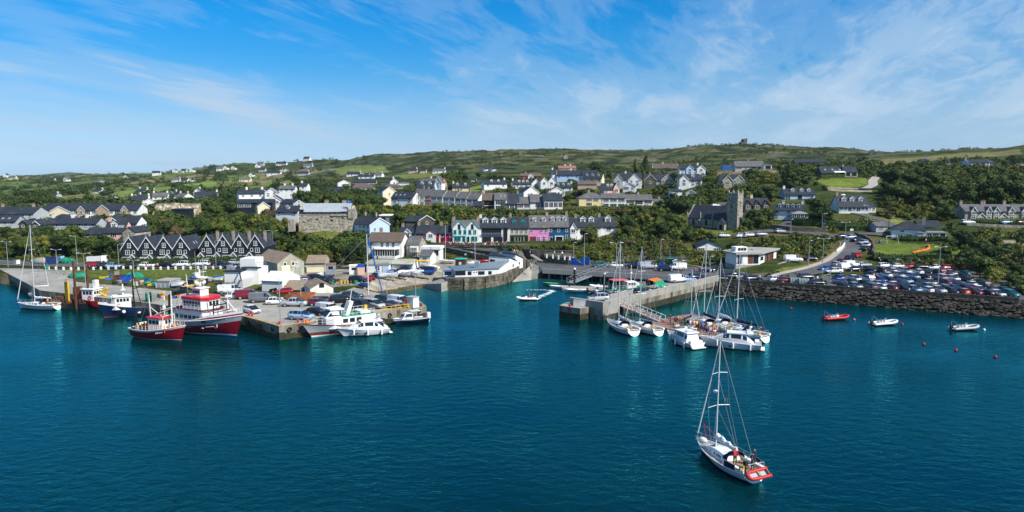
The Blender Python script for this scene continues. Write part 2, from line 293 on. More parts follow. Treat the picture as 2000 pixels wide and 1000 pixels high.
# --- water
def make_water():
 mb=MB();mb.add([(-6000,-300,0),(6000,-300,0),(6000,7000,0),(-6000,7000,0)],[(0,1,2,3)])
 m=BD.materials.new('sea_water');m.use_nodes=True;nt=m.node_tree;N=nt.nodes;L=nt.links
 N.remove(N['Principled BSDF']);b=N.new('ShaderNodeBsdfDiffuse');gl=N.new('ShaderNodeBsdfGlossy');fr=N.new('ShaderNodeFresnel');ms=N.new('ShaderNodeMixShader')
 gl.inputs['Color'].default_value=(.12,.83,.88,1);gl.inputs['Roughness'].default_value=.06;fr.inputs['IOR'].default_value=1.5
 L.new(fr.outputs[0],ms.inputs[0]);L.new(b.outputs[0],ms.inputs[1]);L.new(gl.outputs[0],ms.inputs[2]);L.new(ms.outputs[0],N['Material Output'].inputs[0])
 g=N.new('ShaderNodeNewGeometry')
 def noise(scale,stretch,detail,rot=0,dist=.0):
  mp=N.new('ShaderNodeMapping');mp.inputs['Scale'].default_value=stretch;mp.inputs['Rotation'].default_value=(0,0,R(rot));L.new(g.outputs['Position'],mp.inputs[0])
  t=N.new('ShaderNodeTexNoise');t.inputs['Scale'].default_value=scale;t.inputs['Detail'].default_value=detail;t.inputs['Distortion'].default_value=dist
  L.new(mp.outputs[0],t.inputs[0]);return t.outputs[0]
 w1=noise(.55,(1.,1.7,1),4,20,.4);w2=noise(2.2,(1.,1.5,1),3,-12,.3);w3=noise(.035,(1,1.6,1),4,10)
 ad=N.new('ShaderNodeMath');ad.operation='MULTIPLY_ADD';L.new(w2,ad.inputs[0]);ad.inputs[1].default_value=.28;L.new(w1,ad.inputs[2])
 mr=N.new('ShaderNodeMapRange');mr.inputs[1].default_value=.3;mr.inputs[2].default_value=.7;mr.inputs[3].default_value=.35;mr.inputs[4].default_value=1.2;L.new(w3,mr.inputs[0])
 bp=N.new('ShaderNodeBump');bp.inputs['Distance'].default_value=.2;L.new(mr.outputs[0],bp.inputs['Strength']);L.new(ad.outputs[0],bp.inputs['Height']);[L.new(bp.outputs[0],q_.inputs['Normal'])for q_ in(b,gl,fr)]
 sx=N.new('ShaderNodeSeparateXYZ');L.new(g.outputs['Position'],sx.inputs[0])
 def dist(cx,cy,r0,r1):
  vm=N.new('ShaderNodeVectorMath');vm.operation='DISTANCE';L.new(g.outputs['Position'],vm.inputs[0]);vm.inputs[1].default_value=(cx,cy,0)
  q=N.new('ShaderNodeMapRange');q.interpolation_type='SMOOTHSTEP';q.inputs[1].default_value=r0;q.inputs[2].default_value=r1;q.inputs[3].default_value=1;q.inputs[4].default_value=0;L.new(vm.outputs['Value'],q.inputs[0]);return q.outputs[0]
 sh=N.new('ShaderNodeMath');sh.operation='MAXIMUM';L.new(dist(-22,180,6,30),sh.inputs[0]);L.new(dist(6,203,8,26),sh.inputs[1])
 c1=N.new('ShaderNodeMix');c1.data_type='RGBA';L.new(w3,c1.inputs[0]);c1.inputs[6].default_value=(.0,.007,.008,1);c1.inputs[7].default_value=(.0,.029,.035,1)
 c2=N.new('ShaderNodeMix');c2.data_type='RGBA';L.new(sh.outputs[0],c2.inputs[0]);L.new(c1.outputs[2],c2.inputs[6]);c2.inputs[7].default_value=(.02,.095,.105,1)
 L.new(c2.outputs[2],b.inputs['Color'])
 struct('water',mb,m)
make_water()
# --- terrain
def inpoly(X,Y,poly):
 ins=np.zeros(X.shape,bool);n=len(poly)
 for i in range(n):
  x0,y0=poly[i];x1,y1=poly[(i+1)%n]
  c=((y0>Y)!=(y1>Y));ins^=c&(X<(x1-x0)*(Y-y0)/(y1-y0+1e-12)+x0)
 return ins
ZONES=[((.40,.34,.24),[(690,590),(735,545),(800,541),(870,540),(885,566),(800,592)]),((.20,.18,.14),[(1040,552),(1060,520),(1405,522),(1405,592),(1150,600)]),((.10,.125,.032),[(92,528),(480,524),(478,546),(275,550),(100,536)]),((.30,.27,.22),[(520,545),(640,525),(700,515),(1010,505),(1020,540),(870,548),(720,562),(600,565)]),((.13,.125,.11),[(935,492),(1010,488),(1066,512),(1064,530),(1020,540),(940,520)]),((.125,.18,.035),[(1508,531),(1540,521),(1602,512),(1614,510),(1540,533)]),((.13,.16,.035),[(1318,458),(1330,446),(1442,449),(1436,458),(1345,462)]),((.145,.19,.03),[(1588,351),(1692,348),(1696,362),(1655,368),(1620,366)]),((.115,.155,.028),[(1706,478),(1722,468),(1885,478),(1880,505),(1712,505)]),((.16,.17,.05),[(1700,440),(1720,425),(1765,430),(1745,448)]),((.14,.16,.03),[(1560,447),(1620,441),(1616,456),(1556,452)]),((.14,.17,.03),[(1690,425),(1740,428),(1735,440),(1700,436)]),((.12,.14,.03),[(585,462),(610,452),(690,455),(692,470),(640,480)]),((.13,.17,.04),[(500,365),(540,355),(600,358),(560,372)]),((.14,.21,.045),[(212,378),(270,370),(400,352),(480,343),(486,353),(420,362),(330,375),(240,382)]),((.15,.19,.05),[(420,352),(520,342),(520,349),(430,358)]),((.20,.17,.09),[(490,338),(610,330),(640,336),(560,346)]),((.18,.20,.06),[(520,352),(590,346),(610,356),(540,366)]),((.16,.19,.06),[(640,330),(750,326),(760,336),(660,342)]),((.15,.18,.05),[(770,342),(870,336),(880,342),(790,350)]),((.15,.19,.045),[(915,366),(950,360),(955,372),(920,375)]),((.18,.16,.08),[(0,390),(40,384),(60,392),(0,398)]),((.12,.17,.05),[(40,372),(110,366),(120,374),(50,380)]),((.18,.17,.07),[(90,384),(190,380),(200,387),(100,392)]),((.20,.17,.10),[(1395,336),(1440,332),(1530,336),(1520,343),(1400,342)]),((.17,.16,.06),[(1680,318),(1830,303),(1990,290),(1995,300),(1830,312),(1700,324)]),((.15,.12,.05),[(1690,330),(1760,326),(1830,334),(1800,345),(1700,350)]),((.27,.24,.19),[(1955,350),(2010,350),(2060,376),(1995,372)]),((.30,.27,.20),[(1600,366),(1700,368),(1705,376),(1620,372)]),((.24,.21,.15),[(1930,470),(2000,468),(2010,490),(1940,488)]),]
def make_terrain():
 cols=np.concatenate([np.linspace(-1.15,-.75,60)[:-1],np.linspace(-.75,.75,640),np.linspace(.75,1.15,60)[1:]])
 rows=np.concatenate([np.arange(118,320,.85),np.geomspace(320,4800,190)])
 A,Y=np.meshgrid(cols,rows);X=A*Y;Z=hz(X,Y)
 nc,nr=len(cols),len(rows)
 v=np.stack([X,Y,Z],-1).reshape(-1,3)
 i=np.arange(nr-1)[:,None]*nc+np.arange(nc-1)[None,:]
 f=np.stack([i,i+1,i+nc+1,i+nc],-1).reshape(-1,4)
 keep=(Z.reshape(-1)[f].max(1)>-3.9);f=f[keep]
 me=BD.meshes.new('ground');me.vertices.add(len(v));me.vertices.foreach_set('co',v.ravel())
 me.loops.add(f.size);me.loops.foreach_set('vertex_index',f.ravel());me.polygons.add(len(f))
 me.polygons.foreach_set('loop_start',np.arange(0,f.size,4));me.polygons.foreach_set('loop_total',np.full(len(f),4))
 me.polygons.foreach_set('use_smooth',np.ones(len(f),bool));me.update();me.validate()
 x,y=v[:,0],v[:,1]
 n1=fbm(x/45,y/45,5);n2=fbm(x/14+9,y/14+3,4);n3=fbm(x/140+4,y/140+8,4)
 c=np.empty((len(v),4));c[:,3]=1
 scrub=np.array([.032,.050,.010]);moor=np.array([.115,.108,.036]);dark=np.array([.020,.031,.010]);heath=np.array([.062,.080,.025])
 far=np.clip((y-330)/250,0,1)[:,None]
 near_c=scrub+(np.array([.075,.088,.024])-scrub)*np.clip((n2-.42)*4,0,1)[:,None];k=np.clip((.46-n1)*8,0,1)[:,None]*.75;near_c=near_c*(1-k)+np.array([.105,.092,.038])*k
 far_c=heath+(moor-heath)*np.clip((n1-.45)*5,0,1)[:,None]
 k=np.clip((.51-n2)*9,0,1)[:,None];far_c=far_c*(1-k)+dark*k*1.
 k=np.clip((n3-.52)*6,0,1)[:,None]*.6;far_c=far_c*(1-k)+np.array([.042,.062,.022])*k
 c[:,:3]=near_c*(1-far)+far_c*far
 rk=(np.clip((n2-.63)*14,0,1)*np.clip((y-560)/150,0,1))[:,None];c[:,:3]=c[:,:3]*(1-rk*.7)+np.array([.17,.165,.145])*rk*.7
 u=ucol(x,y)
 fm=np.clip((640-u)/120,0,1)*np.clip((y-420)/90,0,1)*np.clip((2600-y)/400,0,1)
 cr,sr=cos(.35),sin(.35);fx=(x*cr+y*sr)/95+n3*1.1;fy=(-x*sr+y*cr)/150+n3*.8
 ci,cj=np.floor(fx).astype(int),np.floor(fy).astype(int);ex=np.minimum(fx-ci,1-fx+ci)*95;ey=np.minimum(fy-cj,1-fy+cj)*150
 h=LAT[(ci*7+3)&255,(cj*13+5)&255]
 pal=np.array([[.13,.185,.045],[.175,.195,.06],[.22,.19,.085],[.075,.105,.032],[.11,.15,.04],[.06,.082,.025]])
 fc=pal[(h*6).astype(int)%6]
 edge=np.clip(1.5-np.minimum(ex,ey)/5.,0,1)[:,None];fc=fc*(1-edge)+dark*edge
 rough=np.clip((n2-.52)*9,0,1)[:,None];fc=fc*(1-.75*rough)+dark*.75*rough
 c[:,:3]=c[:,:3]*(1-fm[:,None])+fc*fm[:,None]
 for col,poly in ZONES:
  P=[G(*q)for q in poly];ins=inpoly(x,y,[(p.x,p.y)for p in P])
  c[ins,:3]=np.array(col)*(.86+.28*n2[ins][:,None])
 low=v[:,2]<np.where(u<70,2.1,.55);c[low,:3]=np.where((n2[low]>.5)[:,None],np.array([.13,.105,.06]),np.array([.085,.07,.035]))
 at=me.attributes.new('ground_cover','FLOAT_COLOR','POINT');at.data.foreach_set('color',c.ravel())
 m=BD.materials.new('ground_cover');m.use_nodes=True;nt=m.node_tree;N=nt.nodes;L=nt.links;b=N['Principled BSDF']
 b.inputs['Roughness'].default_value=1.;b.inputs['Specular IOR Level'].default_value=.1
 a=N.new('ShaderNodeAttribute');a.attribute_name='ground_cover'
 g=N.new('ShaderNodeNewGeometry')
 def nz(s,d,lo,hi):
  t=N.new('ShaderNodeTexNoise');t.inputs['Scale'].default_value=s;t.inputs['Detail'].default_value=d;t.inputs['Roughness'].default_value=.68;L.new(g.outputs['Position'],t.inputs[0])
  q=N.new('ShaderNodeMapRange');q.inputs[1].default_value=.32;q.inputs[2].default_value=.68;q.inputs[3].default_value=lo;q.inputs[4].default_value=hi;L.new(t.outputs[0],q.inputs[0]);return t.outputs[0],q.outputs[0]
 t1,q1=nz(.35,8,.55,1.4);t2,q2=nz(.045,6,.7,1.3)
 mu=N.new('ShaderNodeMath');mu.operation='MULTIPLY';L.new(q1,mu.inputs[0]);L.new(q2,mu.inputs[1])
 mx=N.new('ShaderNodeMix');mx.data_type='RGBA';mx.blend_type='MULTIPLY';mx.inputs[0].default_value=1;L.new(a.outputs['Color'],mx.inputs[6]);L.new(mu.outputs[0],mx.inputs[7])
 L.new(mx.outputs[2],b.inputs['Base Color'])
 bp=N.new('ShaderNodeBump');bp.inputs['Strength'].default_value=.8;bp.inputs['Distance'].default_value=1.2;L.new(t1,bp.inputs['Height']);L.new(bp.outputs[0],b.inputs['Normal'])
 me.materials.append(m);struct('ground',me,None)
make_terrain()
def far_hills():
 prof=[(-700,343),(-300,342),(0,344),(60,342.5),(100,339.5),(140,336.5),(170,338),(215,341),(262,343.5),(330,346)]
 mb=MB();rings=[]
 for k,(dy,f)in enumerate(((2900,0),(3150,.55),(3500,1.),(4000,.4))):
  r=[]
  for i in range(104):
   u=-700+i*10;v=np.interp(u,[p[0]for p in prof],[p[1]for p in prof])
   z=28+(340-v)*3500/FPX+(fbm(u/22,k*3.1,3)-.5)*9
   r.append(((u-1000)/FPX*dy,dy,5+(z-5)*f))
  rings.append(r)
 mb.loft(rings,closed=0)
 struct('far_hills',mb,pm('far_hill_cover',(.06,.085,.04),.4,.006,1.,second=((.13,.12,.06),.004,.48,.6)))
far_hills()
# --- quays (plan outlines traced on the quay level)
def plan(pts,z):return[tuple(aZ(u,v,z)[:2])for u,v in pts]
def slab(name,pts,z0,z1,mats,label=None):
 mb=MB();mb.prism(plan(pts,z1),z0,z1,0,1);return struct(name,mb,mats)
QW=pm('quay_wall',(.27,.255,.205),.35,.9,.9,.4,detail=7,stretch=(1,1,.22),second=((.115,.105,.075),.55,.42,.66))
slab('west_quay',[(-500,430),(-300,462),(0,526),(78,567),(290,592),(478,618),(545,637),(833,598),(812,581),(745,574),(715,566),(640,552),(560,540),(300,534),(0,505)],-2.5,2.42,['deck',QW])
def band(name,pts,zt,z0,z1,off,mats,kind=True):
 """a thin skirt hugging a quay edge (weed line, kerb)"""
 P=plan(pts,zt);mb=MB()
 for i in range(len(P)-1):
  a,b=Ve((*P[i],0)),Ve((*P[i+1],0));t=(b-a).normalized();n=Ve((t.y,-t.x,0))*off
  k_=max(1,int((b-a).length/.9))if name=='weed_band' else 1
  for j in range(k_):
   c,d=a.lerp(b,j/k_),a.lerp(b,(j+1)/k_);q=[c+n,d+n,d-n*.3,c-n*.3];mb.prism([(p.x,p.y)for p in q],z0,z1+(U(rnd,-.4,.25)if k_>1 else 0))
 return struct(name,mb,mats)
band('weed_band',[(0,526),(78,567),(290,592),(478,618),(545,637),(833,598)],2.42,-1.5,1.05,.035,'wetwall')
band('quay_edge_paint',[(478,617.4),(545,636),(832,597.3)],2.42,2.40,2.435,.02,'concrete')
def edge_line(name,pts,z,w,mats):
 P=[Ve((*p,z))for p in plan(pts,z)];mb=MB()
 for i in range(len(P)-1):
  a,b=P[i],P[i+1];t=(b-a).normalized();n=Ve((-t.y,t.x,0));s=.25
  mb.add([a+n*s,b+n*s,b+n*(s+w),a+n*(s+w)],[(0,1,2,3)])
 return struct(name,mb,mats)
edge_line('painted_quay_edge',[(420,610),(478,618),(545,637)],2.425,.32,'yline')
edge_line('painted_quay_edge',[(547,637),(690,617.6),(832,598)],2.425,.32,'yline')
def ramp_strip(name,pts,z,mats):
 mb=MB();mb.add([Ve((*aZ(u,v,h)[:2],h))for(u,v),h in zip(pts,z)],[tuple(range(len(pts)))]);return struct(name,mb,mats)
CLUBWALL=[(873,566),(905,567),(945,563),(980,556),(1005,545),(1022,528)]
cw=[aZ(u,v,0)for u,v in CLUBWALL]
back=[aZ(1030,508,2.4),aZ(960,500,2.4),aZ(880,512,2.4),aZ(868,541,2.4)]
mb=MB();mb.prism([(p.x,p.y)for p in cw+back],-2,2.38);struct('club_yard',mb,'asphalt')
def stone_wall_path(name,label,pts,thick,z0,z1,course,mats,mortar,cat='stone wall',group=None,blocklen=1.1,seed=1,cap=None):
 """wall of separate stones: each block is its own part over a recessed core"""
 rr=random.Random(seed);ro=tg(name,label,cat,(pts[0].x,pts[0].y,z0),0,group)
 base=Ve((pts[0].x,pts[0].y,z0));core=MB();shapes=[]
 for k in range(6):
  s=MB();j=lambda a:U(rr,-a,a)
  s.add([(-.5+j(.05),-.5+j(.08),-.5+j(.1)),(.5+j(.05),-.5+j(.08),-.5+j(.1)),(.5,.5,-.5),(-.5,.5,-.5),(-.5+j(.06),-.5+j(.1),.5+j(.1)),(.5+j(.06),-.5+j(.1),.5+j(.1)),(.5,.5,.5),(-.5,.5,.5)],[(0,3,2,1),(4,5,6,7),(0,1,5,4),(1,2,6,5),(2,3,7,6),(3,0,4,7)]);shapes.append(s.mesh('stone',mats))
 n=0
 for i in range(len(pts)-1):
  a,b=pts[i],pts[i+1];d=Ve((b.x-a.x,b.y-a.y,0));Ls=d.length;d.normalize();nn=Ve((d.y,-d.x,0));ang=mt.atan2(d.y,d.x)
  q=[a-nn*thick*.5,b-nn*thick*.5,b+nn*(thick*.5-.1),a+nn*(thick*.5-.1)]
  core.prism([(p.x-base.x,p.y-base.y)for p in q],-1.5,z1-z0-.03)
  z=z0
  while z<z1-.1:
   h=min(course*U(rr,.8,1.2),z1-z);x=U(rr,-.4,0)*blocklen
   while x<Ls:
    w=blocklen*U(rr,.6,1.4);x0=max(x,0);x1=min(x+w,Ls)
    if x1-x0>.15 and n<300:
     p=a+d*((x0+x1)/2)+nn*(thick*.5-.06+U(rr,0,.07))-base;p.z=z+h/2-z0
     o=ob('stone',shapes[n%6],ro,p,ang);o.scale=(x1-x0-.05,.3,h-.05);n+=1
    x+=w
   z+=h
 pt('wall_core',core,mortar,ro);return ro
stone_wall_path('stone_quay_wall','curved weedy stone quay wall below the white sailing club building',cw,.8,.0,2.9,.72,'clubstone','darkstone',blocklen=1.5,seed=3)
mb=MB()
for i in range(len(cw)-1):
 a,b=cw[i],cw[i+1];d=(b-a).normalized();n=Ve((d.y,-d.x,0))
 q=[a+n*.45,b+n*.45,b-n*.2,a-n*.2];mb.prism([(p.x,p.y)for p in q],-1.5,1.25)
struct('weed_band',mb,'wetwall')
ramp_strip('slipway',[(1000,551),(1037,547),(1064,523),(1040,514),(1024,529)],[.05,.05,2.45,2.45,2.],'concrete')
mb=MB();a,b=aZ(1037,547,0),aZ(1064,523,2.45);a2=aZ(1000,551,0)
mb.add([(a.x,a.y,-2),(b.x,b.y,-2),(b.x,b.y,2.44),(a.x,a.y,.04)],[(0,1,2,3)]);mb.add([(a2.x,a2.y,-2),(a.x,a.y,-2),(a.x,a.y,.04),(a2.x,a2.y,.04)],[(0,1,2,3)])
struct('slipway_side',mb,QW)
mb=MB();p=[aZ(*q,1.9)for q in((829,547),(862,555),(876,551),(862,544))]
mb.prism([(q.x,q.y)for q in p],-1,[.9,2.1,2.2,1.9]);struct('beach_ramp',mb,['concrete'])
deckpts=[(1060,527),(1405,546),(1412,528),(1330,514),(1200,508),(1045,511)]
mb=MB();mb.prism(plan(deckpts,2.45),1.55,2.45,0,1);struct('quay_road',mb,['asphalt','concrete'])
P=[aZ(1060,527,2.45),aZ(1405,546,2.45)];d=(P[1]-P[0]);Ld=d.length;d.normalize();nn=Ve((d.y,-d.x,0))
mb=MB();q=[P[0]+nn*.02,P[1]+nn*.02,P[1]-nn*.28,P[0]-nn*.28];mb.prism([(k.x,k.y)for k in q],1.5,2.75);struct('quay_road_kerb',mb,'pave')
for k in range(13):
 c=P[0]+d*(1.5+k*(Ld-3)/12)-nn*1.
 for s in(0,4.5):
  mb=MB();mb.tube((0,0,-2.5),(0,0,1.56),.28,.28,10)
  tag(pt('concrete_pile',mb,'concrete',None,loc=(c.x-nn.x*s,c.y-nn.y*s,0)),'round concrete pile under the quay road, %s row, %s from the left'%('back' if s else 'front',ORD[k]),'pile','piles under the quay road')
P2=[p-nn*8.5 for p in P];mb=MB();q=[P2[0],P2[1],P2[1]-nn*.6,P2[0]-nn*.6];mb.prism([(k.x,k.y)for k in q],-1,1.5);struct('shore_wall',mb,'darkstone')
PA=aZ(1178,626,0);PB=aZ(1403,567,0);pd=(PB-PA);PL=pd.length;pd.normalize();pn=Ve((pd.y,-pd.x,0))
def pp(l,o):q=PA+pd*l+pn*o;return(q.x,q.y)
mb=MB();mb.prism([pp(0,0),pp(PL+5,0),pp(PL+5,-8.6),pp(2,-8.6),pp(-.5,-8.2)],-3,2.3,0,1);struct('pier',mb,['deck',QW])
mb=MB();mb.prism([pp(-2.6,-3.6),pp(.1,-3.),pp(2,-8.6),pp(.8,-9.6),pp(-2.8,-8.5)],-3,2.28,0,1);struct('pier_landing',mb,['deck',QW])
mb=MB();mb.prism([pp(-.04,.04),pp(PL+2,.04),pp(PL+2,-.2),pp(-.04,-.2)],-3,1.25);mb.prism([pp(-2.64,-3.56),pp(.06,-2.96),pp(.06,-3.2),pp(-2.6,-3.8)],-3,1.1);mb.prism([pp(-2.85,-8.5),pp(-2.64,-3.56),pp(-2.5,-3.56),pp(-2.7,-8.5)],-3,1.1);struct('weed_band',mb,'wetwall')
pw=tg('parapet_wall','tall pale concrete parapet of cast panels along the seaward edge of the pier','sea wall',(*pp(0,0),2.3),mt.atan2(pd.y,pd.x))
NP=15;lw=(PL-1)/NP
mb=MB();mb.box(.02,lw-.05,.05,.5,-.6,1.25)
me=mb.mesh('wall_panel','concrete')
for k in range(NP):ob('wall_panel',me,pw,(1+k*lw,-.03,0))
pt('wall_core',Bx(1,PL,.09,.46,-.55,1.2),'dark',pw)
pt('coping',Bx(.95,PL,-.02,.56,1.24,1.36),'pave',pw)
blk=tg('pier_head_wall','square concrete breakwater wall around the end of the pier','sea wall',(*pp(0,0),0),mt.atan2(pd.y,pd.x))
pt('wall',Bx(-.12,.4,-.02,8.,.9,3.5).box(.4,5.5,-.06,.32,.9,3.5),'concrete',blk)
pt('coping',Bx(-.2,.45,-.08,8.05,3.5,3.6).box(.45,5.5,-.1,.36,3.5,3.6),'pave',blk)
slab('car_park',[(1405,549),(1680,566),(1995,585),(2090,591),(2060,535),(1905,512),(1716,511),(1660,500),(1470,530),(1412,524)],-2,2.34,['asphalt',QW])
SW=[aZ(1404,551,2.3),aZ(1680,569.5,2.3),aZ(1990,590,2.3)]
mb=MB();sw=tg('sea_wall_parapet','long low dark stone parapet between the car park and the rocks','sea wall',(SW[0].x,SW[0].y,2.2))
for i in range(2):
 a,b=SW[i]-SW[0],SW[i+1]-SW[0];t=(b-a).normalized();n=Ve((t.y,-t.x,0));L_=(b-a).length;k=int(L_/1.6)
 for j in range(k):
  p=a+t*(j*L_/k);q=a+t*((j+1)*L_/k-.02);o=n*U(rnd,.0,.03)
  mb.prism([((p+o).x,(p+o).y),((q+o).x,(q+o).y),((q-n*.5).x,(q-n*.5).y),((p-n*.5).x,(p-n*.5).y)],-.4,.98+U(rnd,-.015,.015))
pt('wall',mb,pm('dark_parapet',(.065,.062,.052),.4,1.2,.95,.6),sw)
mb=MB();WLN=[aZ(1404,576,0),aZ(1680,596,0),aZ(1990,622,0),aZ(2300,640,0)];SW3=SW+[aZ(2300,612,2.3)]
for i in range(3):mb.add([WLN[i]+Ve((0,0,-1)),WLN[i+1]+Ve((0,0,-1)),SW3[i+1]+Ve((0,.1,-.15)),SW3[i]+Ve((0,.1,-.15))],[(0,1,2,3)])
struct('rock_bank',mb,pm('rock_bank',(.055,.05,.038),.5,.8,.95,.9))
def rocks():
 rr=random.Random(8);shp=[]
 for k in range(8):
  s=MB();s.sphere((0,0,0),.5,6,4);s.v=[tuple(c*U(rr,.72,1.2)for c in p)for p in s.v];s.s=[False]*len(s.s);shp.append(s.mesh('rock','rock'))
 ro=tg('rock_armour','bank of rough brown boulders stacked below the car park parapet','rock bank',(WLN[0].x,WLN[0].y,0))
 rest=MB();n=0;base=Ve((WLN[0].x,WLN[0].y,0))
 for row,t in enumerate((.04,.18,.32,.46,.60,.74,.88,.97)):
  pos=.0;tot=[(WLN[i+1]-WLN[i]).length for i in range(3)];T=sum(tot[:2])+6
  while pos<T:
   w=U(rr,.5,2.);c=pos+w/2;i=0;q=c
   while i<2 and q>tot[i]:q-=tot[i];i+=1
   f=q/tot[i];a=WLN[i].lerp(WLN[i+1],f);b=SW3[i].lerp(SW3[i+1],f)
   p=a.lerp(b,t+U(rr,-.07,.07));p.z+=U(rr,-.12,.14)
   sc=(w*1.12,U(rr,.7,1.3),U(rr,.32,.74));an=-.2+U(rr,-.6,.6)
   if n<300 and rr.random()<.55:o=ob('rock',shp[n%8],ro,p-base,an);o.scale=sc;n+=1
   else:
    me=shp[rr.randrange(8)];ca,sa=cos(an),sin(an);vs=[(p.x-base.x+v.co.x*sc[0]*ca-v.co.y*sc[1]*sa,p.y-base.y+v.co.x*sc[0]*sa+v.co.y*sc[1]*ca,p.z+v.co.z*sc[2])for v in me.vertices]
    rest.add(vs,[tuple(g.vertices)for g in me.polygons])
   pos+=w*.82
 o=pt('small_rocks',rest,'rock',ro);o['kind']='stuff'
rocks()
# --- roads, paths, hedges and walls laid over the land
ROADPTS=[]
def drape(name,pts,width,mats,lift=.06,kerb=False,step=2.,off=0):
 P=[G(u,v)for u,v in pts];C=[]
 for i in range(len(P)-1):
  n=max(1,int((P[i+1]-P[i]).length/step))
  for k in range(n):C.append(P[i].lerp(P[i+1],k/n))
 C.append(P[-1])
 for _ in range(3):C=[C[0]]+[(C[i-1]+C[i]*2+C[i+1])/4 for i in range(1,len(C)-1)]+[C[-1]]
 mb=MB();r=[]
 if off:
  T_=[(C[min(i+1,len(C)-1)]-C[max(i-1,0)]).normalized()for i in range(len(C))];C=[p+Ve((-t.y,t.x,0))*off for p,t in zip(C,T_)]
 for i,p in enumerate(C):
  t=(C[min(i+1,len(C)-1)]-C[max(i-1,0)]);t.z=0;t.normalize();n=Ve((-t.y,t.x,0));row=[]
  zc=GX(p.x,p.y);ws=[GX(p.x+n.x*width*k/2,p.y+n.y*width*k/2)for k in(-1,1)]
  for k in(1,.33,-.33,-1):
   q=p+n*(width*k/2);row.append((q.x,q.y,max(GX(q.x,q.y),(zc+sum(ws))/3)+lift))
  r.append(row);ROADPTS.append((p.x,p.y,width/2))
 mb.loft(r,closed=0,sm=0)
 mb.f=[f[::-1]for f in mb.f]if False else mb.f
 return struct(name,mb,mats)
drape('harbour_road',[(-160,500),(0,514),(100,518),(240,521),(400,521),(500,520),(560,521)],6.5,'asphalt',.1)
drape('hill_road',[(1480,543),(1540,540),(1585,531),(1622,515),(1650,497),(1663,485),(1664,474),(1640,463),(1600,458),(1560,455),(1505,452),(1440,460)],7.,'asphalt',.1)
_hr=[(1480,543),(1540,540),(1585,531),(1622,515),(1650,497),(1663,485),(1664,474),(1640,463),(1600,458),(1560,455)]
for _o in(-3.1,3.1):drape('road_edge_line',_hr,.16,'yline',.24,off=_o)
for _o in(-2.9,2.9):drape('road_edge_line',[(-160,500),(0,514),(100,518),(240,521),(400,521),(500,520),(560,521)],.16,'paint',.2,off=_o)
drape('footpath',[(1505,541),(1560,529),(1610,512),(1632,498),(1646,482)],1.7,'pave',.16)
drape('side_road',[(1640,462),(1690,456),(1740,462)],4.5,'asphalt',.1)
drape('drive',[(1652,412),(1690,421),(1722,430),(1750,446)],3.6,'asphalt',.1)
drape('hill_lane',[(1712,346),(1704,354),(1706,362),(1690,369),(1640,370)],4.,'pave',.1)
drape('drive',[(1528,446),(1532,440),(1545,432),(1560,427)],4.,'asphalt',.1)
drape('village_street',[(850,482),(900,480),(960,480),(1000,479),(1030,478)],6.,'asphalt',.1)
drape('yard_ramp',[(870,484),(900,490),(935,499),(965,505),(1010,507)],4.2,'asphalt',.12)
drape('church_lane',[(1360,408),(1400,402),(1420,396)],5.,'asphalt',.1)
def hedge(label,pts,w,h,name='hedge',mat='hedge',cat='hedge',group=None,bump=.35):
 P=[G(u,v)for u,v in pts];base=P[0].copy();rr=random.Random(int(pts[0][0])+7);mb=MB()
 C=[]
 for i in range(len(P)-1):
  n=max(1,int((P[i+1]-P[i]).length/.8))
  for k in range(n):C.append(P[i].lerp(P[i+1],k/n))
 C.append(P[-1]);rings=[]
 for i,p in enumerate(C):
  t=C[min(i+1,len(C)-1)]-C[max(i-1,0)];t.z=0;t.normalize();n=Ve((-t.y,t.x,0));z=GX(p.x,p.y)
  ring=[]
  for o,zz in((-.5,-.4),(-.56,.5),(-.42,.95),(0,1.04),(.42,.95),(.56,.5),(.5,-.4)):
   q=p+n*(o*w+U(rr,-1,1)*bump*.35);ring.append((q.x-base.x,q.y-base.y,z+zz*h+U(rr,-1,1)*bump*.5*(zz>0)-base.z))
  rings.append(ring)
 mb.loft(rings,closed=True,sm=0)
 for k in range(len(C)*14):
  i=rr.randrange(len(C));r=rings[i];a=Ve(r[rr.randrange(1,6)]);s=U(rr,.12,.3);n=Ve((U(rr,-1,1),U(rr,-1,1),U(rr,-.2,1))).normalized();t=n.orthogonal().normalized();b=n.cross(t);a=a+n*.1
  mb.add([a-t*s-b*s*.6,a+t*s-b*s*.6,a+t*s+b*s*.6,a-t*s+b*s*.6],[(0,1,2,3)])
 o=mb.mesh(name,mat);o=ob(name,o,None,base);return tag(o,label,cat,group)
hedge('clipped green hedge in front of the left four slate-hung houses',[(228,514),(300,513),(382,512)],1.2,1.1)
hedge('clipped green hedge in front of the right four slate-hung houses',[(384,511),(450,509),(545,507)],1.2,1.1)
hedge('long dark hedge between the playing green and the car park',[(1705,508),(1790,511),(1890,514)],1.6,2.)
hedge('curved hedge on the bank behind the church tower',[(1330,392),(1375,395),(1395,388)],1.4,1.4)
hedge('tall dark hedge beside the hill road bend',[(1618,447),(1650,450),(1692,449)],2.2,2.6)
hedge('broad round-topped hedge below the white dormer house',[(1548,438),(1570,440),(1605,441)],3.,2.4)
hedge('low hedge behind the white bungalow by the quay road',[(1300,505),(1345,508),(1420,512)],2.,1.3)
hedge('green hedge below the pink house with the dormer',[(165,470),(215,468),(262,466)],1.8,1.4)
hedge('dark hedge in front of the grey hip-roofed house',[(1750,468),(1800,470),(1850,470)],1.8,1.3)
hedge('thin field hedge climbing the hill beside the bright green field',[(1600,348),(1650,345),(1700,346)],2.,1.4)
hedge('hedge under the terrace of the stone cottages',[(1892,436),(1940,438),(2010,440)],1.2,.9)
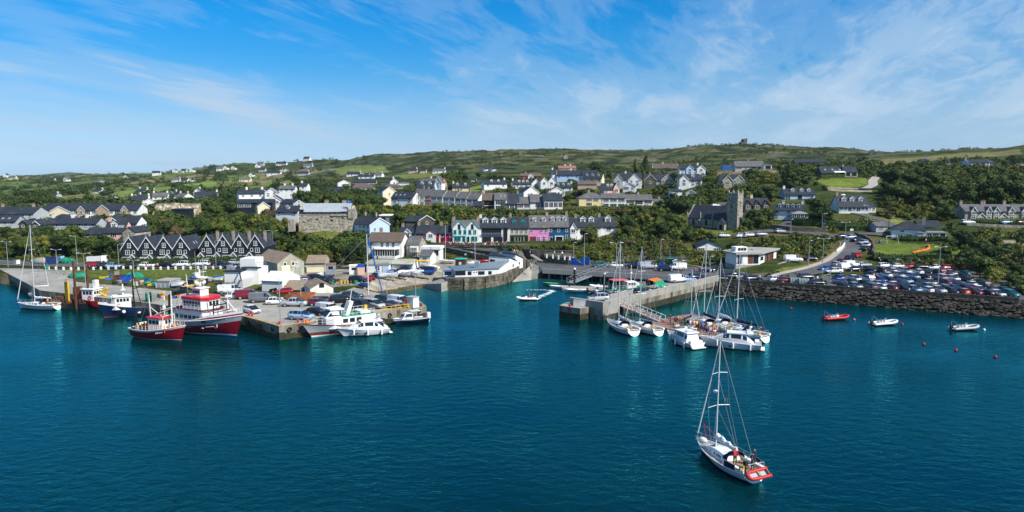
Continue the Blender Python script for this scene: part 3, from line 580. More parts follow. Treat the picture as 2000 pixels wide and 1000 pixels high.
def wall_line(label,pts,thick,h,mat='darkstone',cat='wall',name='stone_wall',cap=None,below=1.):
 P=[G(u,v)for u,v in pts];base=P[0].copy();mb=MB()
 for i in range(len(P)-1):
  a,b=P[i]-base,P[i+1]-base;n=max(1,int((b-a).length/3))
  for k in range(n):
   p,q=a.lerp(b,k/n),a.lerp(b,(k+1)/n);t=(q-p);t.z=0;t.normalize();s=Ve((-t.y,t.x,0))*thick/2
   zp,zq=GX(p.x+base.x,p.y+base.y)-base.z,GX(q.x+base.x,q.y+base.y)-base.z
   mb.prism([(c.x,c.y)for c in(p-s,q-s,q+s,p+s)],min(zp,zq)-below,[zp+h,zq+h,zq+h,zp+h])
 o=ob(name,mb.mesh(name,mat),None,base);return tag(o,label,cat)
wall_line('dark garden wall along the lower edge of the hill road',[(1498,446),(1540,451),(1580,453),(1614,454)],.5,1.5)
wall_line('dark stone wall curving round the inside of the road bend',[(1670,462),(1690,468),(1704,478),(1708,490),(1704,499)],.6,1.4)
wall_line('low wall under the stone cottage terrace on the right',[(1888,440),(1940,443),(2010,446)],.5,.8,'stone')
wall_line('mossy stone wall along the drive to the dormer bungalow',[(1690,431),(1722,440),(1745,450)],.5,.7)
wall_line('weathered wall round the boatyard ramp below the pub street',[(868,492),(900,499),(940,508),(985,515)],.5,1.6)
wall_line('grey block wall behind the parked cars on the quay road',[(1205,517),(1300,518),(1345,517)],.4,1.4,'concrete')
wall_line('low boulder wall beside the parked vans on the quay road',[(1330,519),(1400,523)],.8,.8,'stone')
wall_line('white rail wall on the outside of the road bend',[(1634,493),(1644,486),(1650,478)],.2,.8,'trim')
def ret_wall(label,uv,z0,z1,th=.7):
 pts=[aZ(u,v,z0)for u,v in uv]
 return stone_wall_path('retaining_wall',label,pts,th,z0,z1,.62,'darkstone','darkstone',cat='retaining wall',blocklen=1.25,seed=int(uv[0][0]))
ret_wall('upper dark stone retaining wall below the flower beds of the terrace',[(975,493),(1040,502),(1122,504)],2.9,5.2)
ret_wall('lower dark stone retaining wall beside the blue steps',[(1062,513),(1112,517)],2.4,4.4)
ret_wall('dark stone retaining wall under the sloping seating terrace',[(900,489),(950,494),(1012,502)],2.5,4.)
mb=MB();mb.prism([tuple(aZ(u,v,4.3)[:2])for u,v in((1062,499),(1113,502.5),(1118,494),(1064,490))],2.4,4.32);struct('seating_terrace',mb,'darkstone')
mb=MB();mb.prism([tuple(aZ(u,v,3.9)[:2])for u,v in((902,485),(1012,497),(1012,492),(960,484))],2.4,3.92);struct('seating_terrace',mb,'darkstone')
def pillar(u,v,z):
 p=aZ(u,v,z);mb=MB();mb.box(-.2,.2,-.2,.2,-.3,.68);mb.box(-.26,.26,-.26,.26,.68,.78)
 tag(pt('terrace_pillar',mb,WT,None,loc=p),'square white pillar standing along the edge of the seating terraces','pillar','white terrace pillars')
for u,v in((1068,502),(1080,503),(1091,504.5),(1103,505.5),(1113,506)):pillar(u,v,4.3)
for u,v in((983,488),(992,490),(1002,492),(1011,494)):pillar(u,v,3.9)
def steps():
 a,b=aZ(1038,497,4.2),aZ(1062,512,2.5);ro=tg('outdoor_steps','straight pale flight of steps down the dark retaining wall','steps',b)
 for k in range(11):
  p=b.lerp(a,k/10.5)-b;pt('step',Bx(-.45,.45,-.55,.55,-.35,.08),'pave',ro,loc=p)
steps()
a,b=aZ(1114,517,2.45),aZ(1146,519,2.45);L_=(b-a).length;rz=mt.atan2((b-a).y,(b-a).x)
st=tg('blue_steps','bright blue painted stair wall beside the quay road','steps',a,rz)
mb=MB();mb.add([(0,0,0),(L_*.85,0,0),(L_*.85,0,.25),(L_*.55,0,.9),(L_*.3,0,1.9),(0,0,2.1),(0,.3,0),(L_*.85,.3,0),(L_*.85,.3,.25),(L_*.55,.3,.9),(L_*.3,.3,1.9),(0,.3,2.1)],[(0,1,2,3,4,5),(11,10,9,8,7,6),(5,4,10,11),(4,3,9,10),(3,2,8,9),(2,1,7,8),(0,5,11,6)])
pt('stair_wall',mb,'bluepaint',st)
pt('back_wall',Bx(L_*.5,L_*1.02,1.6,1.9,0,2.2),'bluepaint',st)
for k in range(8):
 pt('step',Bx(L_*.08*k+.1,L_*.08*(k+1)+.1,.3,1.6,0,2.-k*.25),'pave',st)
# --- buildings
_wc={}
def win_mesh(w,h,kind='window',trim='trim',bars=None):
 key=(round(w,1),round(h,1),kind,trim,bars)
 if key in _wc:return _wc[key]
 w,h=key[0],key[1];mb=MB();f=.09 if w<2 else .12
 if kind=='door':mb.box(-w/2,w/2,-.05,.02,0,h,1)
 else:mb.box(-w/2,w/2,-.03,.02,-h/2 if kind=='window' else 0,h/2 if kind=='window' else h,1)
 z0,z1=(-h/2,h/2)if kind=='window' else(0,h)
 mb.box(-w/2-f,-w/2,-.085,.02,z0,z1+f);mb.box(w/2,w/2+f,-.085,.02,z0,z1+f);mb.box(-w/2,w/2,-.085,.02,z1,z1+f)
 if kind=='window':mb.box(-w/2-.16,w/2+.16,-.16,.02,z0-.12,z0)
 n=bars if bars is not None else(0 if kind=='door' else max(1,round(w/1.))-(1 if w<.8 else 0))
 for k in range(n):
  x=-w/2+w*(k+1)/(n+1);mb.box(x-.04,x+.04,-.07,-.03,z0,z1)
 if kind=='window' and h>.9:mb.box(-w/2,w/2,-.068,-.03,z0+h*.52,z0+h*.52+.06)
 me=mb.mesh('window' if kind!='door' else 'door',[trim,'glass']);_wc[key]=me;return me
DOORC={}
def door_mesh(w,h,col,trim='trim'):
 key=(round(w,1),round(h,1),col,trim)
 if key not in DOORC:
  mb=MB();mb.box(-w/2,w/2,-.05,.02,0,h,1);mb.box(-w/2-.1,-w/2,-.09,.02,0,h+.1);mb.box(w/2,w/2+.1,-.09,.02,0,h+.1);mb.box(-w/2,w/2,-.09,.02,h,h+.1)
  DOORC[key]=mb.mesh('door',[trim,col])
 return DOORC[key]
def gable_roof_mb(w,d,ze,zr,ov=.3,th=.16,ax='x',y0=0):
 """two slabs over a plan w by d; ridge along ax"""
 mb=MB()
 if ax=='x':
  x0,x1=-w/2-ov*.6,w/2+ov*.6;ym=y0+d/2;sl_=(zr-ze)/(d/2)
  for s,ye in((-1,y0-ov),(1,y0+d+ov)):
   zo=ze-sl_*ov
   vs=[(x0,ye,zo),(x1,ye,zo),(x1,ym,zr),(x0,ym,zr)];vs+=[(p[0],p[1],p[2]+th)for p in vs]
   mb.add(vs,[(3,2,1,0),(4,5,6,7),(0,1,5,4),(1,2,6,5),(2,3,7,6),(3,0,4,7)]if s<0 else[(0,1,2,3),(7,6,5,4),(4,5,1,0),(5,6,2,1),(6,7,3,2),(7,4,0,3)])
 else:
  ya,yb=y0-ov*.6,y0+d+ov*.6;sl_=(zr-ze)/(w/2)
  for s in(-1,1):
   xe=s*(w/2+ov);zo=ze-sl_*ov
   vs=[(xe,ya,zo),(xe,yb,zo),(0,yb,zr),(0,ya,zr)];vs+=[(p[0],p[1],p[2]+th)for p in vs]
   mb.add(vs,[(0,1,2,3),(7,6,5,4),(4,5,1,0),(5,6,2,1),(6,7,3,2),(7,4,0,3)])
 return mb
def bargeboard_mb(w,ze,zr,ov,y,th=.3,dp=.12):
 mb=MB();sl_=(zr-ze)/(w/2)
 for s in(-1,1):
  xe=s*(w/2+ov);zo=ze-sl_*ov
  vs=[(xe,y-dp,zo-th*.35),(0,y-dp,zr-th*.35),(0,y-dp,zr+th*.75),(xe,y-dp,zo+th*.75)];vs+=[(p[0],y,p[2])for p in vs]
  mb.add(vs,[(0,1,2,3),(7,6,5,4),(0,4,5,1),(1,5,6,2),(2,6,7,3),(3,7,4,0)])
 return mb
def chimney(ro,x,y,z0,h,mat='chim',w=.9,d=.65,pots=2):
 mb=MB();mb.box(-w/2,w/2,-d/2,d/2,-1.2,h,0);mb.box(-w/2-.06,w/2+.06,-d/2-.06,d/2+.06,h,h+.14,0)
 for k in range(pots):
  xx=(k-(pots-1)/2)*.4;mb.tube((xx,0,h+.14),(xx,0,h+.5),.13,.1,7,1)
 return pt('chimney',mb,[mat,'rust'],ro,loc=(x,y,z0))
def dormer(ro,x,y,z,w,h,depth,wall=WT,roof='slate',trim='trim',arch=False):
 mb=MB();mb.add([(-w/2,0,-.5),(w/2,0,-.5),(w/2,0,h),(0,0,h+w*.42),(-w/2,0,h),(-w/2,depth,-.5),(w/2,depth,-.5),(w/2,depth,h),(0,depth,h+w*.42),(-w/2,depth,h)],[(0,1,2,3,4),(1,6,7,2),(5,0,4,9),(9,8,7,6,5)])
 dm=pt('dormer',mb,wall,ro,loc=(x,y,z))
 r=gable_roof_mb(w,depth,h,h+w*.42,.16,.1,'y');pt('dormer_roof',r,roof,dm)
 b=bargeboard_mb(w,h,h+w*.42,.18,-.1,.2,.08);pt('bargeboard',b,trim,dm)
 ob('window',win_mesh(w*.58,h*.85,'window',trim),dm,(0,0,h*.52));return dm
def scale_at(Y):return Y/FPX
NHOUSE=0
def house(label,u,v,wpx,he,hr,depth,yaw,wall,roof,kind='side',rows='',name='house',cat='house',group=None,trim='trim',door='bluepaint',ch=(),chmat='chim',dorm=(),dsz=(1.3,1.2),fg=(),gw='',sky=(),Y=None,base=None,barge=None,rowmat=None,ov=.3,keep=True,lw=''):
 global NHOUSE;NHOUSE+=1
 p=base or(G(u,v)if Y is None else aY(u,v,Y));s=p.y/FPX/CP;yw=R(yaw)
 w=wpx*s/max(.5,cos(yw));ze=he*s;zr=hr*s;D=depth
 ro=tg(name,label,cat,p,yw,group)
 FOOT.append((p.x-sin(yw)*D/2,p.y+cos(yw)*D/2,max(w,D)*.55+.8))
 mb=MB();zb=min(-3.,GX(p.x,p.y)-p.z-1)
 if kind=='side':
  pr=[(0,zb),(D,zb),(D,ze),(D/2,zr),(0,ze)]
  mb.add([(x,a,b)for x in(-w/2,w/2)for a,b in pr],[(4,3,2,1,0),(5,6,7,8,9),(0,5,9,4),(1,2,7,6),(0,1,6,5)])
  pt('wall',mb,wall,ro);pt('roof',gable_roof_mb(w,D,ze+.02,zr+.02,ov),roof,ro)
  if wpx>24:gz=ze-(zr-ze)/(D/2)*ov;pt('gutter',Bx(-w/2-.1,w/2+.1,-ov-.12,-ov+.01,gz-.08,gz+.06),'slatewall',ro)
  if barge:
   for sx in(-1,1):
    b=bargeboard_mb(D,ze,zr,ov,0,.3,.1);o=pt('bargeboard',b,barge,ro,loc=(sx*(w/2+ov*.6+.1*(sx>0)),D/2,0),rz=R(90));
    if sx<0:o.location.x+=-.0
 elif kind=='front':
  pr=[(-w/2,zb),(w/2,zb),(w/2,ze),(0,zr),(-w/2,ze)]
  mb.add([(a,y,b)for y in(0,D)for a,b in pr],[(0,1,2,3,4),(9,8,7,6,5),(1,6,7,2),(5,0,4,9)])
  pt('wall',mb,wall,ro);pt('roof',gable_roof_mb(w,D,ze+.02,zr+.02,ov,.16,'y'),roof,ro)
  if barge is not False:pt('bargeboard',bargeboard_mb(w,ze,zr,ov,-ov*.6-.002,.26),barge or 'trim',ro)
 elif kind=='hip':
  mb.box(-w/2,w/2,0,D,zb,ze);pt('wall',mb,wall,ro)
  e=ov;r=MB();hx=max(.3,w/2-D/2);r.add([(-w/2-e,-e,ze),(w/2+e,-e,ze),(w/2+e,D+e,ze),(-w/2-e,D+e,ze),(-hx,D/2,zr),(hx,D/2,zr),(-w/2-e,-e,ze+.14),(w/2+e,-e,ze+.14),(w/2+e,D+e,ze+.14),(-w/2-e,D+e,ze+.14)],[(6,7,5,4),(7,8,5),(8,9,4,5),(9,6,4),(0,1,7,6),(1,2,8,7),(2,3,9,8),(3,0,6,9),(3,2,1,0)]);pt('roof',r,roof,ro)
 elif kind=='flat':
  mb.box(-w/2,w/2,0,D,zb,ze);pt('wall',mb,wall,ro)
  r=MB();r.box(-w/2-ov,w/2+ov,-ov,D+ov,ze+.003,zr);pt('roof',r,roof,ro)
 rr=rows.split('/')if rows else[];nr=len(rr);sh=ze/max(1,nr)
 def put(ch_,x,y,z0,cell,sh,rz=0):
  if ch_ in '. ':return
  if ch_=='w':ob('window',win_mesh(min(1.15,cell*.5),min(1.5,sh*.52),'window',trim),ro,(x,y,z0+sh*.55),rz)
  elif ch_=='n':ob('window',win_mesh(.6,min(1.,sh*.4),'window',trim),ro,(x,y,z0+sh*.55),rz)
  elif ch_=='W':ob('window',win_mesh(cell*.8,min(1.7,sh*.56),'window',trim),ro,(x,y,z0+sh*.55),rz)
  elif ch_=='D':ob('door',door_mesh(1.,min(2.15,sh*.82),door,trim),ro,(x,y,z0+.05),rz)
  elif ch_=='G':ob('door',door_mesh(cell*.75,min(2.5,sh*.85),'dark',trim),ro,(x,y,z0+.05),rz)
  elif ch_=='P':ob('patio_window',win_mesh(cell*.8,min(2.2,sh*.8),'patio',trim),ro,(x,y,z0+.08),rz)
 for i,row in enumerate(rr):
  n=len(row);cell=w/max(1,n)
  for k,c in enumerate(row):put(c,-w/2+cell*(k+.5),0,ze-sh*(i+1),cell,sh)
 for spec,sx in((gw,1),(lw,-1)):
  if not spec:continue
  g=spec.split('/');sg=ze/max(1,len([q for q in g if not q.startswith('^')]))
  zc=ze
  for row in g:
   if row.startswith('^'):
    ob('window',win_mesh(.9,1.1,'window',trim),ro,(sx*w/2,D/2,ze+(zr-ze)*.28),sx*R(90));continue
   zc-=sg;n=len(row)
   for k,c in enumerate(row):put(c,sx*w/2,D*(k+.5)/n if sx>0 else D-D*(k+.5)/n,zc,D/n,sg,sx*R(90))
 for x in ch:
  if kind=='front':chimney(ro,0,D*x,zr,1.2,chmat)
  else:chimney(ro,-w/2+w*x if 0<x<1 else(-w/2+.5 if x<=0 else w/2-.5),D/2,zr,1.2,chmat)
 for x in dorm:
  t=.22;dormer(ro,-w/2+w*x,D*t,ze+(zr-ze)*t*2-.15,dsz[0],dsz[1],D*.5-D*t+.1,wall if wall in(WT,'cream','yellow')else WT,roof,trim)
 for x in sky:
  sk=MB();t=.24;a=mt.atan2(zr-ze,D/2);c=cos(a);sn=sin(a);q=(-w/2+w*x,D*t,ze+(zr-ze)*t*2)
  vs=[(q[0]+dx,q[1]+dy*c-dz*sn,q[2]+dy*sn+dz*c)for dz in(.1,.3)for dx,dy in((-.4,-.6),(.4,-.6),(.4,.6),(-.4,.6))]
  sk.add(vs,[(4,5,6,7),(0,1,5,4),(1,2,6,5),(2,3,7,6),(3,0,4,7)]);pt('skylight',sk,'metal',ro)
 for g in fg:
  gx,gwid,ge,gp,gc,grow=g;W_=gwid*s;x=-w/2+w*gx
  q=MB();pr=[(-W_/2,-3),(W_/2,-3),(W_/2,ge*s),(0,gp*s),(-W_/2,ge*s)];dd=D/2
  q.add([(a,y,b)for y in(-.45,dd)for a,b in pr],[(0,1,2,3,4),(9,8,7,6,5),(1,6,7,2),(5,0,4,9)])
  gp_=pt('gable',q,gc,ro,loc=(x,0,0));pt('gable_roof',gable_roof_mb(W_,dd+.4,ge*s+.02,gp*s+.02,.2,.13,'y',-.45),roof,gp_)
  pt('bargeboard',bargeboard_mb(W_,ge*s,gp*s,.2,-.58,.22),trim,gp_)
  gr=grow.split('/');sg=ge*s/len(gr)
  for i,row in enumerate(gr):
   for k,c in enumerate(row):
    if c=='.':continue
    cell=W_/len(row);ob('window',win_mesh(min(1.3,cell*.6),min(1.4,sg*.55)),gp_,(-W_/2+cell*(k+.5),-.45,ge*s-sg*(i+1)+sg*.6))
 if keep:
  c,sn=cos(yw),sin(yw);pts=[pix((p.x+x*c-y*sn,p.y+x*sn+y*c,p.z+z))for x in(-w/2,w/2)for y in(0,D)for z in(0,zr)]
  KEEP.append((min(q[0]for q in pts),max(q[0]for q in pts),min(q[1]for q in pts),v,p.y,wpx))
 return ro,w,ze,zr,D,s
def fit(ro,w,x0,x1,z0,z1,mats,name,y=-.14,dep=.12,bars=0,frame=None):
 mb=MB();a,b=-w/2+w*x0,-w/2+w*x1;mb.box(a,b,y,y+dep,z0,z1,0)
 if bars:
  for k in range(bars+1):
   x=a+(b-a)*k/bars;mb.box(x-.06,x+.06,y-.05,y+dep,z0,z1,1)
  mb.box(a,b,y-.05,y+dep,z1,z1+.12,1);mb.box(a,b,y-.05,y+dep,z0-.1,z0,1)
 return pt(name,mb,mats if isinstance(mats,list)else[mats],ro)
# --- eight slate-hung gabled houses behind the quay green
def slate_houses():
 us=[254,288,321.6,355,405.6,437,468.6,500];vb=[511.5,511.5,511,511,508,507.5,507.5,507]
 words=['leftmost slate-hung gabled house of the left group of four','second slate-hung gabled house of the left group of four','third slate-hung gabled house of the left group of four','rightmost slate-hung gabled house of the left group, beside the gap','first slate-hung gabled house right of the gap, with a brick chimney','second slate-hung gabled house right of the gap, with a brick chimney','third slate-hung gabled house right of the gap, with a brick chimney','rightmost slate-hung gabled house of the row, at its far end']
 for i in range(8):
  r,w,ze,zr,D,s=house(words[i],us[i],vb[i],33.2 if i<4 else 31.6,24,48,10.5,0,'slatewall','slate','front','','terraced_house','house','slate-hung gabled houses',ov=.16,barge='trim')
  pt('stone_base',Bx(-w/2+.02,w/2-.02,-.05,.3,-2,9*s),'stone',r)
  ob('window',win_mesh(.75,1.25),r,(0,0,32*s));sx=1 if i<4 else-1
  ob('window',win_mesh(1.15,1.2),r,(-sx*w*.07*1.6,0,18.5*s));ob('window',win_mesh(.6,.8),r,(sx*w*.24,0,19.5*s))
  ob('patio_window',win_mesh(w*.42,8*s,'patio'),r,(-sx*w*.18,-.05,.1))
  if i in(1,2):fit(r,w,.10,.58,.15,7.6*s,[WT,'trim'],'blind',y=-.12,dep=.04,bars=2)
  q=MB();pw=11.5*s;pe,pk=8.5*s,15*s;pr=[(-pw/2,-2),(pw/2,-2),(pw/2,pe),(0,pk),(-pw/2,pe)]
  q.add([(a,y,b)for y in(-1.3,0)for a,b in pr],[(0,1,2,3,4),(1,6,7,2),(5,0,4,9)]);po=pt('porch',q,'stone',r,loc=(sx*w*.29,0,0))
  pt('porch_roof',gable_roof_mb(pw,1.5,pe+.02,pk+.02,.15,.12,'y',-1.4),'slate',po);pt('bargeboard',bargeboard_mb(pw,pe,pk,.2,-1.5,.3),'trim',po)
  ob('window',win_mesh(.6,1.1),po,(0,-1.3,pe*.55))
  pt('finial',MB().tube((0,-.1,zr),(0,-.1,zr+.8),.05,.03,6),'trim',r)
  if i>=4:chimney(r,w*.28,4.5,zr-1.2,2.,'chim',.7,.6)
  else:
   sk=MB();a=mt.atan2(zr-ze,w/2);q_=Ve((w*.3,4.5,ze+(zr-ze)*.4));t=Ve((cos(a),0,-sin(a)));n=Ve((sin(a),0,cos(a)))
   for dy in(0,1.6):sk.add([q_+t*i_+Ve((0,dy+j,0))+n*.22 for i_,j in((-.5,0),(.5,0),(.5,.7),(-.5,.7))],[(0,1,2,3)])
   pt('skylight',sk,'metal',r)
slate_houses()
H=house
# --- far left
H('long cream apartment block with beige gables and a slate roof',178,430,178,20,31,9,4,WT,*SS,'wwwwwwwPwwwwPwww/wwwwwwwPwwwwwwww','apartment_building','apartment block',fg=[(.18,52,13,27,'cream','w.w/w.w'),(.405,14,19,27,'tan','w/w'),(.63,24,19,29,'tan','.'),(.86,13,19,27,'tan','w/w')],Y=300)
H('cream lean-to with a row of tall windows on the apartment block front',119,431.5,26,6,13,4,4,'cream','slate','hip','PPPPP','garden_room','extension',Y=292)
H('long low slate-roofed hall at the far left behind the trees',18,426,88,8,20,12,6,'grey',*SS,'wwwwwww',Y=285,ch=(.2,.85))
H('dark slate roofed house with three roof lights at the left edge',10,440,36,7,17,8,10,'grey',*SS,'www',sky=(.3,.6),Y=262)
H('stone barn gable in the trees at the far left',45,446,18,8,15,9,-12,'darkstone','slate','front','w',Y=250,barge=False)
H('dark gabled cottage beside the stone barn at the far left',70,446,18,7,14,9,-10,'darkstone','slate','front','W',Y=252)
H('slate terrace with white chimney stacks below the cream apartments',140,444,94,7,17,7.5,3,'grey',*SS,'wwwwwww','terraced_houses','terrace',Y=258,ch=(.0,.42,.71),chmat=WT,keep=0)
H('low stone cottage with white-framed windows beside the pink house',183,464,32,7,17,7,4,'stone',*SS,'WwW',Y=236,keep=0)
H('pink house with a dark dormer and brick chimney among the trees',222,463,38,9,29,8,4,'palepink',*SS,'.P.',Y=235,dorm=(.42,),dsz=(1.9,1.4),ch=(0,),chmat='palepink',sky=(.7,.85))
H('dark stone gable house next to the pink house',252,464,26,11,20,8,-8,'stone','slate','front','.',Y=233,barge=False)
H('small slate-roofed house behind the stone gable house',255,444,26,8,20,7,0,WT,*SS,'ww',Y=262)
H('brown gable house between the cream apartments and the pink house',217,438,26,5,14,7,0,'tan','slate','front','.',Y=272)
for i,(u,v,w,he,hr,kd,lab,rf,yw)in enumerate([(265,392,16,7,12,'front','white gabled house at the left end of the pale hillside cluster','slate',-15),(276,398,28,8,15,'side','long white stepped house in the pale hillside cluster','slate',30),(292,405,22,9,17,'front','white gable with a long dark roof beside the quarry scar','slate',25),(272,380,20,6,11,'side','white house with a blue-grey roof above the pale hillside cluster','slate',-20),(292,381,14,5,9,'side','small white bungalow beside the green field','slate',10),(321,404,34,5,13,'side','dark slate house with a white base above the rock face','slate',4),(312,390,26,6,13,'side','grey slate house behind the dark slate house on the hillside','slategrey',15),(335,386,18,6,12,'front','white gable with twin chimneys in the pale hillside cluster','slate',-25),(349,392,22,7,14,'side','grey gabled house with a light edge on the hillside','slategrey',-30),(386,384,16,8,15,'front','tall white gable beside the yellow gorse','slate',0),(402,392,40,7,17,'side','white terrace with a stepped row of white chimneys','slate',15)]):
 H(lab,u,v,w,he,hr,8,yw,WT,rf,kd,'ww' if he<8 else 'ww/ww',ch=(0,1)if kd=='side' else(.5,),chmat=WT)
def quarry():
 rr=random.Random(2);p=aY(338,416,330);mb=MB();rows=[]
 for j in range(7):rows.append([(-10+20*i/24,.8*j+U(rr,-.7,.7),-2+(6.4-.9*abs(i-10)/10)*j/6+U(rr,-.35,.35))for i in range(25)])
 mb.loft(rows,closed=0,sm=0);mb.box(-9.5,9.5,4.6,8,-3,4.);tag(pt('quarry_face',mb,'palerock',None,loc=p),'pale broken rock face above the trees on the left','rock face')
quarry()
H('long flat dark building below the rock face',352,417,32,7,9,6,3,'slatewall','slate','flat','..',name='shed',cat='shed',Y=322)
# --- slope left of the castle
H('dark slate two-storey block with white window bands left of the castle',498,407,66,11,17,8,6,'slatewall',*SS,'WW.w.',Y=318)
H('cream gable with striped dark roof lights below the dark block',515,411,20,8,16,9,25,'cream','slate','front','.',Y=300,keep=True)
H('white gabled house with a brick chimney left of the castle',535,399,26,8,17,8,10,WT,'slate','front','ww',Y=325,ch=(.4,))
H('grey slate cottage with a cream gable end left of the castle',560,405,30,8,15,7,-25,'grey',*SS,'ww',Y=308,gw='^/w')
H('white cottage with one round-headed dormer beside the castle',560,421,46,7,18,8,-12,WT,*SS,'w.w',Y=285,dorm=(.45,),gw='^/w')
H('two white cottages with dark roofs stepped up the hill road',492,386,42,8,15,7,28,WT,*SS,'www',Y=345,ch=(.35,1),chmat=WT)
H('pale house with grey roof and white chimneys above the dark block',530,384,22,8,16,8,12,WT,'slategrey','front','ww/w.',Y=345)
H('white bungalow gable beside the telegraph poles',512,380,16,6,11,7,0,WT,'slate','front','w',Y=370)
H('row of grey roofs with white chimneys behind the telegraph poles',560,374,30,5,11,7,5,WT,'slategrey','side','www',Y=390,ch=(.3,.8),chmat=WT)
H('white house with a chimney hidden in trees above the castle',592,370,14,6,12,7,0,WT,*SS,'w',Y=400,ch=(0,),chmat=WT)
H('low blue-roofed bungalow in the trees above the castle',650,376,34,4,9,8,3,'blue',*SS,'www')
H('wide brown hip-roofed bungalow above the castle',705,372,44,5,14,10,0,WT,'brownroof','hip','wwww')
H('dark roofed house with white gable beside the brown hip-roofed bungalow',672,364,22,6,12,8,25,WT,'slate','front','w')
H('long dark roof behind the brown bungalow',712,360,44,4,10,8,5,'grey',*SS,'www')
H('white modern house in the field beyond the trees',715,349,30,5,9,7,0,WT,*SS,'www',dorm=(.3,.7),dsz=(1.2,1.))
H('white gable cottage with a long pale shed',770,361,14,6,12,8,20,WT,'slate','front','w',ch=(.4,),chmat=WT)
H('long pale shed beside the white gable cottage',786,362,24,4,5,5,4,WT,'metal','flat','.',name='shed',cat='shed')
# --- row of houses along the upper street
H('peach gabled house at the left end of the upper street',761,384,24,9,19,9,30,'cream','slate','front','n',Y=372)
H('low brown roofed house behind the peach gable',766,370,38,5,10,8,0,'tan','brownroof','hip','ww')
H('white house with sky lights and a white gable at the left end of the terrace',785,396,44,9,20,9,-18,WT,*SS,'W.w/w.w',Y=352,sky=(.15,.35,.55),gw='^/w/w')
def upper_terrace():
 c=[(WT,WT),(WT,WT),('red','red'),(WT,WT),(WT,WT),(WT,WT),(WT,WT)]
 lab=['white terraced house at the left end of the long upper terrace','white terraced house beside the red-painted one on the upper terrace','narrow red-painted house in the long white upper terrace','white terraced house just right of the red one on the upper terrace','white terraced house in the middle of the long upper terrace','white terraced house with a turquoise porch on the upper terrace','white terraced house at the right end of the long upper terrace']
 x0=[806,820,829,841,865,889,911];x1=[820,829,841,865,889,911,934]
 for i in range(7):
  t=(x0[i]+x1[i])/2-806
  H(lab[i],(x0[i]+x1[i])/2,402+t*.04,x1[i]-x0[i],21-t*.03,33-t*.03,9,-26,c[i][0],'slategrey','side',('WW/WW' if x1[i]-x0[i]>15 else 'W/W'),'terraced_house','house','terraced houses on the upper street',Y=357-t*.117,ch=(1,),ov=.2)
upper_terrace()
H('dark slate chalet with a cream gable behind the upper terrace',830,374,34,8,20,8,-8,'blue',*SS,'w.w',dorm=(.3,.75),dsz=(1.6,1.3),Y=385)
H('brown roofed house with a tall white timbered gable above the terrace',838,366,48,7,17,8,-20,'tan','brownroof','side','ww.',Y=405,fg=[(.88,16,9,21,WT,'w/w')],sky=(.2,.35),ch=(.45,),chmat=WT)
H('yellow house with two white dormers above the terrace',901,374,34,8,15,8,4,'yellow',*SS,'.w.',dorm=(.28,.74),Y=395,ch=(0,),chmat='cream')
H('buff house with a dark porch roof at the end of the upper terrace',934,411,20,9,17,7,-6,'tan',*SS,'G',Y=332)
H('buff house with a deep balcony opening on the upper street',955,411,27,20,33,9,-2,'tan','brownroof','side','G/G',Y=334,ch=(0,),chmat='palepink')
H('narrow white house with big windows beside a palm on the upper street',978,410,24,20,32,9,0,WT,'slategrey','side','P/P',Y=332,sky=(.5,.8))
H('white chalet with a wide dark roof and glazed front on the upper street',1000,409,28,11,30,9,2,WT,*SS,'PPP',Y=332,ch=(1,))
H('white single-storey house with a glazed front next to the wide dark roof',1023,408,25,10,22,9,2,WT,'slategrey','side','WW',Y=332,ch=(1,))
H('white house with patio doors behind the pink house',1050,405,28,10,24,9,2,WT,'slategrey','side','.PP',Y=332)
H('white sunroom house with a black roof above the blue shopfront',1081,405,36,14,26,8,4,WT,*SS,'PPPP',Y=330,ch=(1,),chmat=WT,gw='ww')
H('cream hip-roofed house with a yellow front on the upper street',1157,402,52,14,25,9,3,'yellow','slategrey','hip','.WWw/.P.w',Y=342,ch=(.42,),sky=())
H('white flat-fronted house with wide blue-glazed windows on the upper street',1198,406,46,19,27,9,-3,WT,'slategrey','side','WWW/PPP',Y=342,ch=(.6,))
H('white long-fronted house with a dark balcony on the upper street',1248,408,52,17,27,9,-3,WT,'slategrey','side','WPW/PPP',Y=344,ch=(.5,),gw='^')
H('small white end house with a veranda on the upper street',1284,408,22,10,18,8,-6,WT,'slategrey','side','PPP',Y=348,ch=(.7,))
# --- second line up the hill, middle
H('grey roofed house with two white gabled dormers on the hill',968,366,44,7,14,8,14,WT,*SS,'w.w',dorm=(.35,.65),ch=(.95,),chmat=WT,gw='^/w',Y=425)
H('long white house with small white dormers and a big white gable',1028,367,52,7,14,8,8,WT,*SS,'www',dorm=(.25,.4,.55),fg=[(.86,18,8,17,WT,'w')],ch=(0,),chmat=WT,Y=425)
H('tall white gable with a dark roof above the glazed chalet',1038,385,30,9,20,9,18,WT,'slate','front','w',Y=375)
H('brown bungalow with a white central gable on the hill',1037,349,40,5,10,8,0,'red','brownroof','side','w.w',fg=[(.5,11,5,9,WT,'w')],ch=(.25,))
H('blue-grey house with twin gables beside the long dark terrace',1070,363,32,8,10,8,4,WT,*SS,'ww',fg=[(.28,14,8,16,WT,'w'),(.74,14,8,17,WT,'w')],Y=420)
H('row of white gables below the long dark roof on the hill',1100,373,34,7,14,8,-6,WT,*SS,'w.w.w',dorm=(.2,.5,.8),Y=405,ch=(1,),chmat=WT)
H('long dark-roofed terrace with white end walls on the hill',1118,348,60,6,15,8,-6,'blue',*SS,'w.w.w.w',ch=(.45,),chmat=WT,barge='trim',Y=450)
H('grey slate house at the right of the long dark terrace',1150,348,26,7,15,8,-6,'grey',*SS,'ww',Y=448)
H('small blue-roofed house left of the long dark terrace',1086,346,14,6,14,8,4,WT,*SS,'w',ch=(0,),chmat=WT,Y=452)
